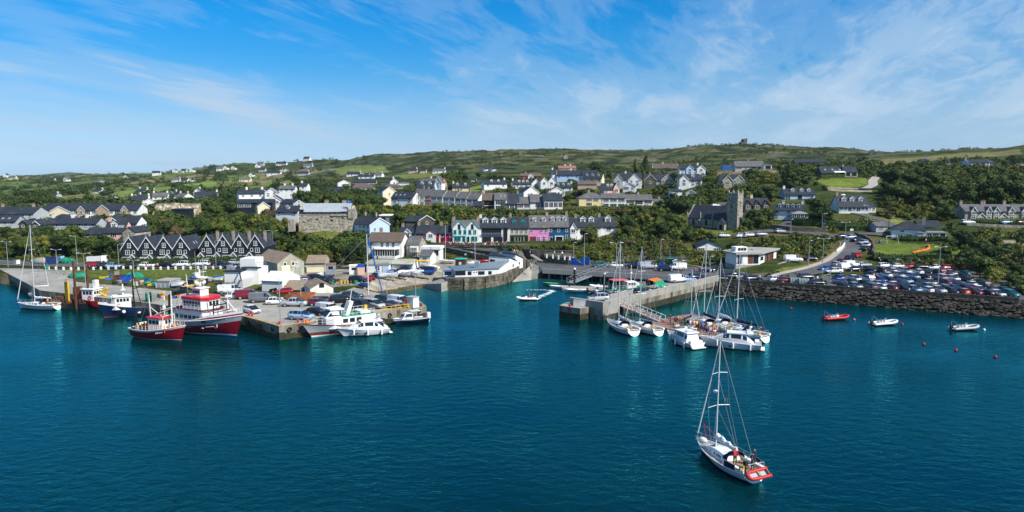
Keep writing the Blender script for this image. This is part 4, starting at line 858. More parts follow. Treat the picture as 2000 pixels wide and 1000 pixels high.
H('brown bungalow with white chimneys behind the long dark terrace',1108,333,34,4,9,8,0,'palepink','redroof','side','www',ch=(.4,.7),chmat=WT)
H('dark house with three small dormers and a cream gable on the hill',1156,357,36,8,18,9,-18,'cream',*SS,'w.w.w',dorm=(.2,.5,.8),gw='^/.',Y=428)
H('brown tiled bungalow half hidden below the cream gable',1147,364,36,4,10,8,0,'tan','brownroof','side','ww',Y=410)
H('white house with a wide shallow gable above the sunroom house',1088,383,30,9,17,8,6,WT,'brownroof','front','WW',Y=365)
H('pale pink house with small gables behind the yellow-fronted house',1193,378,26,8,19,9,10,'palepink',*SS,'w.w',dorm=(.35,.65),fg=[(.92,12,10,20,'palepink','w')],Y=375)
H('white house with a low brown roof beside the pale pink house',1229,371,24,7,14,8,-12,WT,'slate','front','Ww',Y=395,ch=(.3,),chmat=WT)
H('big white house with a broad gable and a dark gable on the left',1226,363,52,12,24,10,-8,WT,*SS,'w.w.w/w.w.w',fg=[(.16,17,11,22,'grey','w/w'),(.74,24,11,23,WT,'ww/ww')],ch=(.42,),chmat=WT,Y=412)
H('brown stone house with two gables right of the big white house',1288,363,58,11,22,10,-6,'stone',*SS,'.w.w/.w.w',fg=[(.2,22,11,22,'darkstone','W'),(.74,22,11,22,'stone','w.w/..')],ch=(.2,),chmat='chim',Y=412)
H('wide brown roofed bungalow near the skyline trees',1299,333,46,4,13,9,-12,'tan','brownroof','side','w.ww',ch=(.4,),chmat=WT,barge='trim')
H('white two-storey house with a balcony near the top of the village',1351,341,46,11,18,9,-6,WT,*SS,'wWww/wWww',fg=[(.42,14,11,18,'blue','w/P'),(.88,16,11,18,WT,'w/.')],ch=(.78,),chmat=WT,Y=405)
H('white house with blue-shaded twin gables above the church',1348,363,44,11,22,9,-8,WT,*SS,'wwww/w.ww',fg=[(.24,18,12,21,WT,'w/P')],dorm=(.62,),dsz=(1.6,1.3),ch=(.95,),chmat=WT,gw='ww/..',Y=370)
H('low white cottage with a white chimney behind the church trees',1322,378,20,4,8,7,0,WT,*SS,'w',ch=(.9,),chmat=WT,Y=352)
H('small white gable cottage behind the church trees',1349,383,18,6,12,7,-16,WT,'slate','front','w',Y=345)
H('stone house with two dark gables behind the church tower',1430,364,42,11,22,9,-6,'stone',*SS,'.w../w..w',fg=[(.28,18,11,21,'stone','W'),(.78,21,11,21,'stone','w.w/P.w')],ch=(.45,),Y=348)
H('long white and grey bungalow near the skyline below the tower ruin',1464,332,54,7,17,8,-4,'grey','slategrey','side','WwWW',ch=(.5,),gw='^/.')
H('flat-roofed white garage beside the long skyline bungalow',1500,330,14,7,8,6,-4,WT,'metal','flat','G',name='garage',cat='garage')
H('dark curved-roof house among trees under the skyline',1583,322,58,5,11,8,-6,'slatewall',*SS,'w.w.w',gw='^')
H('stone house with a white awning above the bright green field',1628,345,46,7,19,9,-4,'darkstone',*SS,'w.P.',sky=(.2,.5,.8),Y=372)
H('stone barn wing at the right of the awning house',1662,344,24,8,18,9,-6,'stone',*SS,'GG',Y=370,gw='^/w',ch=(0,))
mb=MB();mb.add([(-2.8,-2.2,1.9),(2.8,-2.2,1.9),(2.8,0,2.6),(-2.8,0,2.6)],[(0,1,2,3)]);mb.box(-2.7,-2.6,-2.2,-2.1,-.5,1.9);mb.box(2.6,2.7,-2.2,-2.1,-.5,1.9)
tag(pt('awning',mb,WT,None,loc=aY(1638,344,371)),'white sloping awning in front of the stone house above the field','awning')
H('stone house with dark gabled dormers behind the church tower',1477,412,50,11,24,8,-4,'darkstone',*SS,'....',fg=[(.18,13,12,20,'darkstone','W'),(.52,14,12,20,'darkstone','W'),(.86,13,12,20,'darkstone','W')],ch=(.4,),chmat='cream',trim='wood',Y=282)
H('white house with four small dormers and a glazed porch above the road',1540,426,50,15,26,8,-22,WT,*SS,'w.w.w/w.wPP',dorm=(.18,.45,.63,.82),dsz=(.9,1.2),ch=(.3,.95),chmat=WT,Y=262)
H('white conservatory porch on the right of the four-dormer house',1563,425,28,7,12,4,-10,WT,'metal','hip','PPPP',name='conservatory',cat='conservatory',Y=258)
H('white house with three dormers and a blue-shaded gable up the slope',1562,392,56,12,22,8,-6,'blue',*SS,'P.G.w',dorm=(.28,.58,.82),dsz=(1.3,1.2),ch=(0,),chmat=WT,Y=296)  # white walls in shade, the blue of that shade painted in
H('white bungalow with three dormers in a big slate roof',1668,413,56,9,30,9,-4,WT,*SS,'wwPwPww',dorm=(.2,.48,.77),dsz=(1.5,1.4),ch=(0,),Y=266)
H('low white wing with a slate roof beside the three-dormer bungalow',1702,413,16,9,17,7,-4,WT,*SS,'ww',Y=267)
H('grey hip-roofed house with a white-lit wall beside the playing green',1775,463,54,14,30,9,-24,WT,'slate','hip','.w..w/..P..',ch=(1,),Y=228,gw='w.w/.P.')
H('dark gabled wing behind the grey hip-roofed house',1817,460,40,16,27,8,-10,'slatewall',*SS,'.w./...',Y=238)
H('low flat-roofed extension with glass doors beside the hip-roofed house',1820,464,50,9,11,4,-10,'grey','metal','flat','.PPG',name='extension',cat='extension',Y=226)
H('grey roofed shed behind the swings at the edge of the green',1722,449,22,7,13,6,0,'grey','slategrey','side','w',name='shed',cat='shed',Y=238)
H('row of stone cottages with white gabled dormers and porches on the right',1962,430,150,17,29,8,-3,'stone','slategrey','side','.......w..w.......w..w/',name='terraced_houses',cat='terrace',Y=242,fg=[(.10,11,17,25,'stone','w/w'),(.29,11,17,25,'stone','w/w'),(.385,11,17,25,'stone','w/w'),(.57,11,17,25,'stone','w/w'),(.735,11,17,25,'stone','w/w'),(.2,15,6,13,'stone','w'),(.475,15,6,13,'stone','w'),(.86,15,6,13,'stone','w')],ch=(.02,.29,.31,.57,.9))
H('long blue-shaded bungalow near the skyline on the right',1912,325,40,8,13,8,-4,'blue',*SS,'wPwPw',ch=(0,),barge='trim',Y=420)  # wall colour carries the blue shade
H('dark low wing beside the long skyline bungalow on the right',1938,325,14,6,10,7,-4,'darkstone',*SS,'w',Y=421)
H('small white cottage with a chimney in scrub under the right skyline',1805,320,14,5,9,6,-25,WT,*SS,'w',ch=(1,),chmat=WT)
H('pale lean-to roof among the trees under the right skyline',1856,326,12,3,6,6,-20,WT,'metal','side','.',name='shed',cat='shed')
H('small pale shed at the right edge near the skyline',1996,327,14,3,7,5,0,WT,'slategrey','side','.',name='shed',cat='shed')
# --- far farmhouses
FAR=[(22,352,14,'cream farmhouse','cream',0),(10,346,8,'white cottage',WT,0),(100,355,9,'long cream farmhouse','cream',4),(127,354,7,'white cottage',WT,0),(145,376,9,'white gable house',WT,20),(187,378,16,'white bungalow',WT,-10),(197,358,9,'white house',WT,20),(187,364,18,'dark-roofed farm','tan',5),(100,386,16,'pale blue-roofed shed','grey',0),(207,391,20,'white blue-roofed bungalow',WT,0),(245,349,8,'cream house','cream',0),(305,342,14,'pale house',WT,15),(340,337,7,'white house',WT,0),(358,337,10,'white twin house',WT,0),(374,336,8,'white gable',WT,0),(343,356,14,'white farmhouse',WT,10),(360,356,10,'white barn',WT,0),(370,355,8,'small white cottage',WT,0),(429,334,12,'white house',WT,10),(440,331,8,'white skyline house',WT,0),(502,327,8,'white house',WT,0),(508,324,12,'grey-roofed skyline house','grey',0),(549,324,20,'long white farmhouse',WT,0),(598,312,12,'white skyline farm',WT,-8),(600,328,18,'blue-roofed bungalow','blue',0),(534,342,26,'white slate-roofed farm',WT,0),(545,336,10,'pink gable','palepink',0),(558,337,8,'white gable',WT,0),(511,336,12,'low blue-roofed shed','grey',0),(592,343,20,'dark-roofed bungalow','grey',0),(478,355,20,'cream farmhouse','cream',5),(490,345,8,'pale shed',WT,0),(690,344,26,'long white boundary house',WT,0),(738,346,14,'white modern cottage',WT,-8),(806,338,16,'pink farmhouse','palepink',0),(826,338,12,'pink bungalow','palepink',0),(857,338,24,'dark blue-roofed bungalow',WT,0),(950,334,10,'white gable farm',WT,20),(965,334,9,'white gable cottage',WT,20),(1105,310,7,'ruined pale cottage','stone',0),(925,355,10,'white hut',WT,0),(455,331,8,'cream skyline house','cream',0)]
for k,(u,v,w,d,c,yw)in enumerate(FAR):
 side='far left plain' if u<230 else('left hillside' if u<460 else('hill shoulder' if u<640 else 'upper hillside'))
 H('tiny %s, %s from the left on the %s'%(d,['first','second','third','fourth','fifth','sixth','seventh','eighth','ninth','tenth','eleventh','twelfth','thirteenth','fourteenth','fifteenth'][sum(1 for q in FAR if q[0]<u and(q[0]<230)==(u<230)and(q[0]<460)==(u<460)and(q[0]<640)==(u<640))],side),u,v,w,3.6 if w<12 else 4.2,7 if w<12 else 8,8,yw,c,'slate' if k%3 else 'slategrey','front' if w<9 else 'side','w' if w<9 else 'ww.w',name='farmhouse',cat='farmhouse',ch=(1,)if w>12 else(),chmat=WT,ov=.25)
# --- harbour front
H('white low cottage with a gabled dormer left of the red-trimmed pub',796,472,34,16,27,8,-6,WT,*SS,'w.w/..G',fg=[(.52,14,18,25,WT,'w/.')],ch=(0,),Y=252)
H('white pub with red window trim and a red-edged gable',836,476,48,20,34,8,-3,WT,*SS,'ww.w.w/',name='pub',cat='pub',Y=250,fg=[(.62,18,20,27,WT,'w/.')],trim='red',ch=(.05,.98))
H('magenta-painted pub front beside the white twin-gabled building',872.5,476,25,20,34,8,-1,'magenta',*SS,'w.w/',name='pub',cat='pub',Y=250)
pub=[o for o in BD.objects if o.get('category')=='pub']
p0=pub[0];w=48*250/FPX
for a,b in((.02,.22),(.25,.33),(.44,.55),(.66,.76),(.85,.95)):fit(p0,w,a,b,.3 if b-a<.15 else .9,2.3,['glass','red'],'shop_window',bars=2)
fit(p0,w,.0,.40,2.55,2.95,'brightred','fascia');fit(p0,w,.42,.98,2.55,2.75,'brightred','fascia')
w=25*250/FPX
for a,b in((.08,.4),(.6,.92)):fit(pub[1],w,a,b,.5,2.4,['dark','magenta'],'shop_window',bars=2)
r,w,ze,zr,D,s=H('white building with twin turquoise-edged gables on the harbour front',909.5,474,53,29,42,8,2,WT,'slategrey','side','','shop_house','building',Y=250,trim='teal',fg=[(.27,25,29,43,WT,'.'),(.75,25,29,43,WT,'.')],ch=(0,1))
for x in(.12,.30,.48,.66,.84):ob('window',win_mesh(.8,1.3,'window','teal'),r,(-w/2+w*x,-.46,21*s))
for x in(.27,.75):ob('window',win_mesh(.7,1.5,'window','dark'),r,(-w/2+w*x,-.46,31.5*s))
for a,b in((.10,.32),(.72,.92)):fit(r,w,a,b,4*s,12*s,['glass','teal'],'shop_window',y=-.6,bars=4)
for a in(.40,.56):fit(r,w,a,a+.08,.1,12*s,['glass','teal'],'door',y=-.58,bars=1)
fit(r,w,.06,.5,12.6*s,14.2*s,'teal','fascia',y=-.72,dep=.3)
r,w,ze,zr,D,s=H('white restaurant with a wide dark balcony opening and three dormers',966,474.5,59,30,47,9,2,WT,*SS,'','restaurant','restaurant',Y=251,dorm=(.2,.5,.8),dsz=(2.,1.5),ch=(.04,),chmat=WT)
fit(r,w,.08,.72,16*s,28*s,['dark','slatewall'],'balcony_opening',y=-.1,bars=3)
fit(r,w,.08,.72,16*s,19*s,['glass','metal'],'balustrade',y=-.5,dep=.06,bars=6)
fit(r,w,.80,.92,1*s,28*s,['glass','wood'],'tall_window',y=-.1,bars=1)
for a,b in((.10,.38),(.48,.76)):fit(r,w,a,b,.1,11*s,['dark','slatewall'],'ground_floor_opening',y=-.1,bars=2)
fit(r,w,.06,.74,13*s,15*s,'bluepaint','fascia',y=-.2,dep=.2)
r,w,ze,zr,D,s=H('beige house with turquoise roof lights and a dark green shopfront',1014,474,37,29,48,9,1,'beige',*SS,'wwww/','shop_house','building',Y=252,ch=(.05,))
fit(r,w,.02,.97,12*s,15*s,'darkgreen','fascia',y=-.3,dep=.3);fit(r,w,.04,.22,.1,11.5*s,['glass','darkgreen'],'shop_window',bars=1);fit(r,w,.28,.74,3*s,11.5*s,['glass','cream'],'shop_window',bars=3);fit(r,w,.8,.96,.1,11.5*s,['dark','darkgreen'],'door',bars=1)
for x in(.25,.72):
 dd=dormer(r,-w/2+w*x,D*.2,ze+(zr-ze)*.4-.2,1.3,.9,D*.25,'teal','slate','teal')
r,w,ze,zr,D,s=H('bright pink house with two white dormers on the harbour front',1052.5,471,38.5,27,48,9,0,'pink','slategrey','side','w.ww/....','shop_house','building',Y=253,dorm=(.27,.75),dsz=(1.3,1.4),ch=(1,))
fit(r,w,.06,.36,.05,9*s,'wood','garage_door');fit(r,w,.46,.56,.05,9*s,['bluepaint','trim'],'door',bars=1);ob('window',win_mesh(.9,1.5),r,(-w/2+w*.77,0,5*s))
r,w,ze,zr,D,s=H('deep teal-blue house with three arched dormers on the harbour front',1091,470,38.5,27,48,9,0,'navyblue','slategrey','side','w.w.w/....w','shop_house','building',Y=254,dorm=(.2,.5,.8),dsz=(1.3,1.5),ch=(1,))
fit(r,w,.34,.70,.05,8*s,'dark','porch_opening',y=-.5,dep=.4);fit(r,w,.30,.74,8.2*s,9.4*s,'trim','porch_beam',y=-.9,dep=.9)
for x in(.33,.71):fit(r,w,x-.02,x+.02,0,8.2*s,'trim','porch_post',y=-.85,dep=.2)
fit(r,w,.05,.2,.05,7*s,['glass','trim'],'door',bars=1)
H('narrow white house with a timber gable and glazed bay beside the teal-blue house',1119.5,470,18,22,43,9,0,WT,*SS,'W/P','shop_house','building',Y=255,fg=[(.5,12,24,34,'trim','w/.')],ch=(1,))
H('white house with two curved dormers behind the roadside tree',1152,466,46,23,41,9,0,WT,*SS,'...w./.....','terraced_house','house',Y=256,dorm=(.22,.58),dsz=(1.9,1.5),ch=(1,))
r=H('white end house with one big arched dormer on the harbour terrace',1189,463.5,28,21,38,9,0,WT,*SS,'.W./..n','terraced_house','house',Y=257,dorm=(.48,),dsz=(2.1,1.7))
H('white gable-ended house coloured shade-blue, lit on its end wall beside the castle',742,458,33,19,32,13,42,'blue','slate','front','n.','house','house',Y=246,lw='..www/..wGw',sky=())  # a white house, its blue shade put into the wall colour
H('white house coloured shade-blue behind the lit gable, climbing away beside the castle',706,456,30,20,33,8,-44,'blue',*SS,'ww/wG',Y=256,ch=(0,1),sky=(.3,.6))  # white walls too, with blue shade as their colour
H('dark flat-topped house with a white edge behind the shade-blue gable',752,440,20,18,20,6,0,'slatewall','trim','flat','.w',Y=268)
H('stone gabled barn behind the white pub',834,442,28,12,21,10,14,'darkstone','slate','front','n',Y=270)
H('slate-roofed wing left of the stone gabled barn',806,443,28,11,20,8,0,'darkstone',*SS,'.',Y=272)
r,w,ze,zr,D,s=H('long white hotel with a brown roof and a curved glass sunroom',752,503,66,32,46,9,-5,WT,'brownroof','side','n.www./......','hotel','hotel',Y=212,ch=(.28,),ov=.5)
sr=pt('sunroom',MB().prism([(-w*.22,-2.6),(w*.36,-3.),(w*.42,0),(-w*.3,0)],5*s,17.5*s),'glass',r)
pt('sunroom_roof',MB().prism([(-w*.24,-2.9),(w*.38,-3.3),(w*.44,.0),(-w*.32,.0)],17.6*s,19.5*s),WT,sr)
pt('sunroom_base',MB().prism([(-w*.24,-2.9),(w*.38,-3.3),(w*.44,0),(-w*.32,0)],-2,4.9*s),WT,sr)
for k in range(9):
 x=-w*.22+w*.58*k/8;y=-2.62-.4*k/8;pt('glazing_bar',Bx(x-.05,x+.05,y-.06,y+.04,5*s,17.5*s),'trim',sr)
for k in range(3):ob('window',win_mesh(.9,.8),r,(w*(-.12+.17*k),-2.95,2.4*s))
r,w,ze,zr,D,s=H('stone house with a white upper bay window beside the hotel',806,505,24,27,41,9,-8,'stone','slategrey','side','../.w',Y=214)
fit(r,w,.35,.98,13*s,25*s,[WT,'trim'],'bay',y=-1.,dep=1.);fit(r,w,.40,.93,16*s,22*s,['glass','trim'],'bay_window',y=-1.08,bars=4)
H('grey slate house between the hotel and the stone bay-window house',790,500,16,24,36,8,-10,'grey',*SS,'n/n',Y=218)
H('white garden outhouse with a sloped roof above the boatyard',830,514,22,14,22,5,-12,WT,'slategrey','side','w','outhouse','outhouse',Y=200)
H('white rendered wall house with chimneys above the boatyard',841,499,36,12,17,5,-6,WT,WT,'flat','.G','outhouse','outhouse',Y=206)
r,w,ze,zr,D,s=H('low white workshop with a pale blue double door in the boatyard',738,533,44,17,21,6,-3,WT,'corr','flat','.w.','workshop','workshop',Y=186)
fit(r,w,.72,.98,.1,13*s,'blue','double_door')
r,w,ze,zr,D,s=H('low workshop with a grey gable wall and red door frame in the boatyard',786,531,42,15,22,6,-6,WT,'corr','side','..w.','workshop','workshop',Y=188,lw='.')
fit(r,w,.42,.47,.1,12*s,'brightred','door_post');fit(r,w,.68,.78,.1,11*s,'bluepaint','door')
H('white bungalow with a shallow grey gable among bushes by the quay road',1385,497,46,15,25,8,-4,WT,'slate','front','W.W','bungalow','bungalow',Y=220,barge='slate')
# --- castle
def stones_on(ro,x0,x1,y,z0,z1,mats,n,seed=1,ax='x',size=(.9,.45)):
 """separate facing stones standing a little proud of the wall"""
 rr=random.Random(seed);shp=[]
 for k in range(5):
  s=MB();s.box(-.5,.5,-.5,.5,-.5,.5);s.v=[tuple(c+U(rr,-.07,.07)for c in p)for p in s.v];shp.append(s.mesh('stone',mats))
 k=0
 while k<n:
  w=size[0]*U(rr,.6,1.5);h=size[1]*U(rr,.7,1.3);x=U(rr,x0+w/2,x1-w/2);z=U(rr,z0+h/2,z1-h/2)
  o=ob('stone',shp[k%5],ro,(x,y,z)if ax=='x' else(y,x,z),0 if ax=='x' else R(90));o.scale=(w,.12,h);k+=1
def castle():
 Y=250;s=Y/FPX;p=aY(637,452,Y);ro=tg('stone_castle','old stone castle with a pale metal roof on a grassy knoll','castle',p,R(4))
 FOOT.append((p.x,p.y+5,13));KEEP.append((582,692,398,448,Y,110))
 w=105*s;zt=33.5*s;D=10.5
 pt('wall',Bx(-w/2,w/2,0,D,-4,zt),'stone',ro)
 for x,h in((w/2-.9,16),(-w/2+.01,21.5)):pt('gable_wall',MB().add([(x+q,y,z)for q in(0,.89)for y,z in((0,zt),(D,zt),(D/2,zt+h*s))],[(2,1,0),(3,4,5),(0,1,4,3),(1,2,5,4),(2,0,3,5)]),'stone',ro)
 pt('glazed_walkway',Bx(-w/2+1.1,w/2-1.2,1.1,D-1,zt+.02,zt+4.2*s),'glass',ro)
 for k in range(12):
  mb=MB();x=-w/2+1.4+(w-2.9)*k/11;mb.box(x-.06,x+.06,1.03,1.12,zt+.02,zt+4.2*s);pt('glazing_post',mb,'metal',ro)
 pt('wall_coping',Bx(-w/2-.1,w/2+.1,-.15,.15,zt-.12,zt+.12),'churchstone',ro)
 ze,zr=zt+4.4*s,zt+20.5*s
 rf=pt('roof',MB().add([(-w/2+.8,.5,ze),(w/2-.9,.5,ze),(w/2-.9,D/2,zr),(-w/2+.8,D/2,zr),(-w/2+.8,D-.5,ze),(w/2-.9,D-.5,ze)],[(0,1,2,3),(3,2,5,4)]),pm('zinc_roof',(.50,.55,.58),.12,.8,.4,metal=.3),ro)
 sl_=Ve((0,D/2-.5,zr-ze));
 for k in range(34):
  x=-w/2+.9+(w-1.9)*k/33;mb=MB();a=Ve((x,.5,ze));b=a+sl_;n=Ve((0,-(zr-ze),D/2-.5)).normalized()*.09
  mb.add([a+Ve((-.03,0,0)),a+Ve((.03,0,0)),b+Ve((.03,0,0)),b+Ve((-.03,0,0)),a+n+Ve((-.03,0,0)),a+n+Ve((.03,0,0)),b+n+Ve((.03,0,0)),b+n+Ve((-.03,0,0))],[(4,5,6,7),(0,1,5,4),(2,3,7,6),(1,2,6,5),(3,0,4,7)])
  pt('roof_seam',mb,'metal',rf)
 for x,z,ww,hh in((-.40,20,.6,1.),(-.16,23,.9,1.5),(.11,24,.9,1.4),(.31,24,.7,1.3)):
  mb=MB();mb.box(-ww/2,ww/2,-.04,.1,-hh/2,hh/2,0);mb.box(-ww/2-.14,-ww/2,-.1,.1,-hh/2,hh/2+.14,1);mb.box(ww/2,ww/2+.14,-.1,.1,-hh/2,hh/2+.14,1);mb.box(-ww/2,ww/2,-.1,.1,hh/2,hh/2+.14,1)
  pt('window',mb,['dark','churchstone'],ro,loc=(w*x,0,z*s))
 for k in range(14):
  mb=MB();x=w*(.10+.30*k/13);mb.box(x-.18,x+.18,-.4,0,zt-.55,zt-.13);pt('corbel',mb,'stone',ro)
 bz=MB();bz.box(w/2-1.6,w/2+.5,-.5,2.,zt-1.2,zt+1.7);b=pt('corner_turret',bz,'churchstone',ro)
 for k in range(3):
  mb=MB();x=w/2-1.3+.7*k;mb.box(x-.15,x+.15,-.45,0,zt-1.7,zt-1.22);pt('corbel',mb,'stone',b)
 pt('lookout_window',Bx(-w/2+.3,-w/2+1.7,.2,1.6,zt+.13,zt+1.7),['glass'],ro)
 pt('gun_bracket',MB().tube((w*.40,-.2,zt-.5),(w*.40,-.2,zt+2.6),.16,.14,8).tube((w*.33,-.5,zt+2.7),(w*.42,-.1,zt+2.),.14,.16,8),'slatewall',ro)
 for x in(-.04,.29):chimney(ro,w*x,D/2+1.2,zr-.3,1.1,'chim',1.3,.8,3)
 stones_on(ro,-w/2,w/2,-.03,-.5,zt-.3,'stone',110,4)
 mb=MB();mb.tube((0,0,0),(0,0,4.2),.05,.04,6);fl=tg('flag','blue flag with a white numeral flying above the castle roof','flag',p+Ve((w*.38,1.6,zr-3.)))
 pt('flagpole',mb,'metal',fl)
 mb=MB();n=8;mb.loft([[(x*1.5/n,.12*sin(x*.9),z)for z in(3.1,4.1)]for x in range(n+1)],closed=0,mi=0);cl=pt('flag_cloth',mb,'bluepaint',fl)
 cu=BD.curves.new('numeral','FONT');cu.body='2';cu.size=.95;cu.extrude=.02;to=BD.objects.new('numeral',cu);COL.objects.link(to);bpy.context.view_layer.update()
 me=BD.meshes.new_from_object(to.evaluated_get(bpy.context.evaluated_depsgraph_get()));BD.objects.remove(to);me.materials.clear();me.materials.append(M[WT])
 o=ob('numeral',me,cl,(.45,-.16,3.3));o.rotation_euler=(R(90),0,0)
 q=aY(568,441,246);tag(pt('stone_hut',Bx(-1,1,0,2,-2,2.2),'stone',None,loc=q),'small square stone block beside the left end of the castle','hut')
castle()
def church():
 Y=262;s=Y/FPX;p=aY(1383,446,Y);ro=tg('stone_church','old stone church with a square battlemented tower and slate nave','church',p,R(-44))
 FOOT.append((p.x,p.y+5,10));FOOT.append((p.x+10,p.y+3,6));KEEP.append((1345,1452,372,446,Y,105))
 w=92*s;D=9.5;ze=19*s;zr=43*s
 mb=MB();pr=[(0,-3),(D,-3),(D,ze),(D/2,zr),(0,ze)];mb.add([(x,a,b)for x in(-w/2,w/2)for a,b in pr],[(4,3,2,1,0),(5,6,7,8,9),(0,5,9,4),(1,2,7,6)]);pt('wall',mb,'stone',ro)
 pt('roof',gable_roof_mb(w-.5,D,ze+.02,zr,.25),'slate',ro)
 b=bargeboard_mb(D,ze,zr+.15,.35,0,.5,.45);pt('gable_coping',b,'churchstone',ro,loc=(-w/2-.2,D/2,0),rz=R(90))
 for x in(-.5,-.19,.10):
  mb=MB();xx=w*x;mb.box(xx-.28,xx+.28,-.75,0,-3,ze*.82);mb.add([(xx-.28,-.75,ze*.82),(xx+.28,-.75,ze*.82),(xx+.28,0,ze*1.02),(xx-.28,0,ze*1.02)],[(0,1,2,3)]);mb.box(xx-.2,xx+.2,-.3,.2,ze*1.,ze*1.45);mb.add([(xx-.2,-.3,ze*1.45),(xx+.2,-.3,ze*1.45),(xx+.2,.2,ze*1.45),(xx-.2,.2,ze*1.45),(xx,-.05,ze*1.75)],[(0,1,4),(1,2,4),(2,3,4),(3,0,4)])
  pt('buttress',mb,'churchstone',ro)
 for x in(-.35,-.05,.24):
  mb=MB();n=7;pts=[(-.42,0),(.42,0),(.42,1.5)]+[(.42-.84*k/4*.5-0,1.5+.65*sin(k/4*pi/2))for k in range(1,4)]+[(0,2.2)]+[(-.42+.84*k/4*.5,1.5+.65*sin(k/4*pi/2))for k in range(3,0,-1)]+[(-.42,1.5)]
  mb.add([(a,-.06,c)for a,c in pts],[tuple(range(len(pts)))],0);
  for a in(-.47,.42):mb.box(a,a+.05,-.1,.02,0,1.5,1)
  pt('lancet_window',mb,['glass','churchstone'],ro,loc=(w*x,0,ze*.3))
 tx=w/2+1.2;tw=21.5*s;th=66*s;td=tw
 t=MB();t.box(tx-tw/2,tx+tw/2,-1.2,td-1.2,-3,th);tower=pt('tower',t,'churchstone',ro)
 for z in(.45,.93):
  pt('string_course',Bx(tx-tw/2-.14,tx+tw/2+.14,-1.34,td-1.06,th*z,th*z+.25),'stone',tower)
 for sx in(-1,1):
  for sy in(0,1):
   x=tx+sx*(tw/2-.3);y=-1.2+.3+sy*(td-.6);pt('pinnacle',Bx(x-.34,x+.34,y-.34,y+.34,th,th+1.1).add([(x-.34,y-.34,th+1.1),(x+.34,y-.34,th+1.1),(x+.34,y+.34,th+1.1),(x-.34,y+.34,th+1.1),(x,y,th+2.2)],[(0,1,4),(1,2,4),(2,3,4),(3,0,4)]),'churchstone',tower)
 for k in range(3):
  for fx in(0,1):
   a=-tw/2+tw*(k+1)/4;mb=MB()
   if fx==0:
    for y in(-1.2,td-1.6):mb.box(tx+a-.32,tx+a+.32,y,y+.4,th,th+.85)
   else:
    for x in(tx-tw/2,tx+tw/2-.4):mb.box(x,x+.4,-1.2+td/2+a-.32,-1.2+td/2+a+.32,th,th+.85)
   pt('battlement',mb,'churchstone',tower)
 pt('tower_parapet',Bx(tx-tw/2,tx+tw/2,-1.2,-.9,th,th+.4).box(tx-tw/2,tx+tw/2,td-1.5,td-1.2,th,th+.4).box(tx+tw/2-.3,tx+tw/2,-.9,td-1.5,th,th+.4).box(tx-tw/2,tx-tw/2+.3,-.9,td-1.5,th,th+.4),'churchstone',tower)
 def lancet(parent,loc,rz,ww,hh):
  mb=MB();pts=[(-ww,0),(ww,0),(ww,hh*.7),(ww*.6,hh*.9),(0,hh),(-ww*.6,hh*.9),(-ww,hh*.7)]
  mb.add([(a,-.06,c)for a,c in pts],[tuple(range(7))],0);mb.box(-ww-.16,-ww,-.14,.02,0,hh*.72,1);mb.box(ww,ww+.16,-.14,.02,0,hh*.72,1);mb.box(-.05,.05,-.1,.02,0,hh*.95,1)
  pt('louvred_window',mb,['dark','stone'],parent,loc=loc,rz=rz)
 cx=tw*.05
 lancet(tower,(tx+tw/2,-1.2+td*.5,th*.62),R(90),.5,3.);lancet(tower,(tx+tw/2,-1.2+td*.5,th*.14),R(90),.5,3.);lancet(tower,(tx,-1.2,th*.62),0,.5,2.8)
 stones_on(tower,-1.1,td-1.3,tx+tw/2+.02,.2,th*.92,'stone',70,5,'y',(.7,.35));stones_on(tower,tx-tw/2,tx+tw/2,-1.22,.2,th*.92,'stone',60,6,'x',(.7,.35))
 mb=MB();q=[(-1.3,-3),(1.3,-3),(1.3,2.3),(0,3.9),(-1.3,2.3)];mb.add([(a,y,c)for y in(-3.4,0)for a,c in q],[(0,1,2,3,4),(1,6,7,2),(5,0,4,9)]);po=pt('porch',mb,'churchstone',ro,loc=(w/2-1.8,0,0));pt('porch_roof',gable_roof_mb(2.6,3.4,2.32,3.92,.2,.14,'y',-3.4),'slate',po)
 pt('door',Bx(-.6,.6,-3.44,-3.3,0,1.9),'dark',po)
 v=pt('vestry',Bx(tx+tw/2,tx+tw/2+1.6,.6,3.,-3,2.8),'churchstone',ro);pt('vestry_roof',MB().add([(tx+tw/2,.5,4.6),(tx+tw/2+1.8,.5,2.8),(tx+tw/2+1.8,3.1,2.8),(tx+tw/2,3.1,4.6),(tx+tw/2,.5,2.8)],[(0,1,2,3),(0,4,1)]),'slate',v)
church()
def signal_tower():
 _a=ray(1453,285)[0];_y=max([880+2*i for i in range(60)],key=lambda y:(GX(_a*y,y)-CAM_H)/y);p=Ve((_a*_y,_y,GX(_a*_y,_y)));s=p.y/FPX;ro=tg('ruined_tower','ruined square signal tower alone on the hill crest','tower',p,R(20));w=8.2*s
 pt('wall',MB().prism([(-w/2,-w/2),(w/2,-w/2),(w/2,w/2),(-w/2,w/2)],-4,[9.5*s,11*s,10.2*s,8.4*s]),'darkstone',ro)
 pt('lower_wall',Bx(-w/2-3.4,-w/2,-w/2,w/2,-4,3.2*s),'darkstone',ro)
 pt('window',Bx(-.5,.5,-w/2-.05,-w/2+.1,4*s,6*s),'dark',ro)
signal_tower()
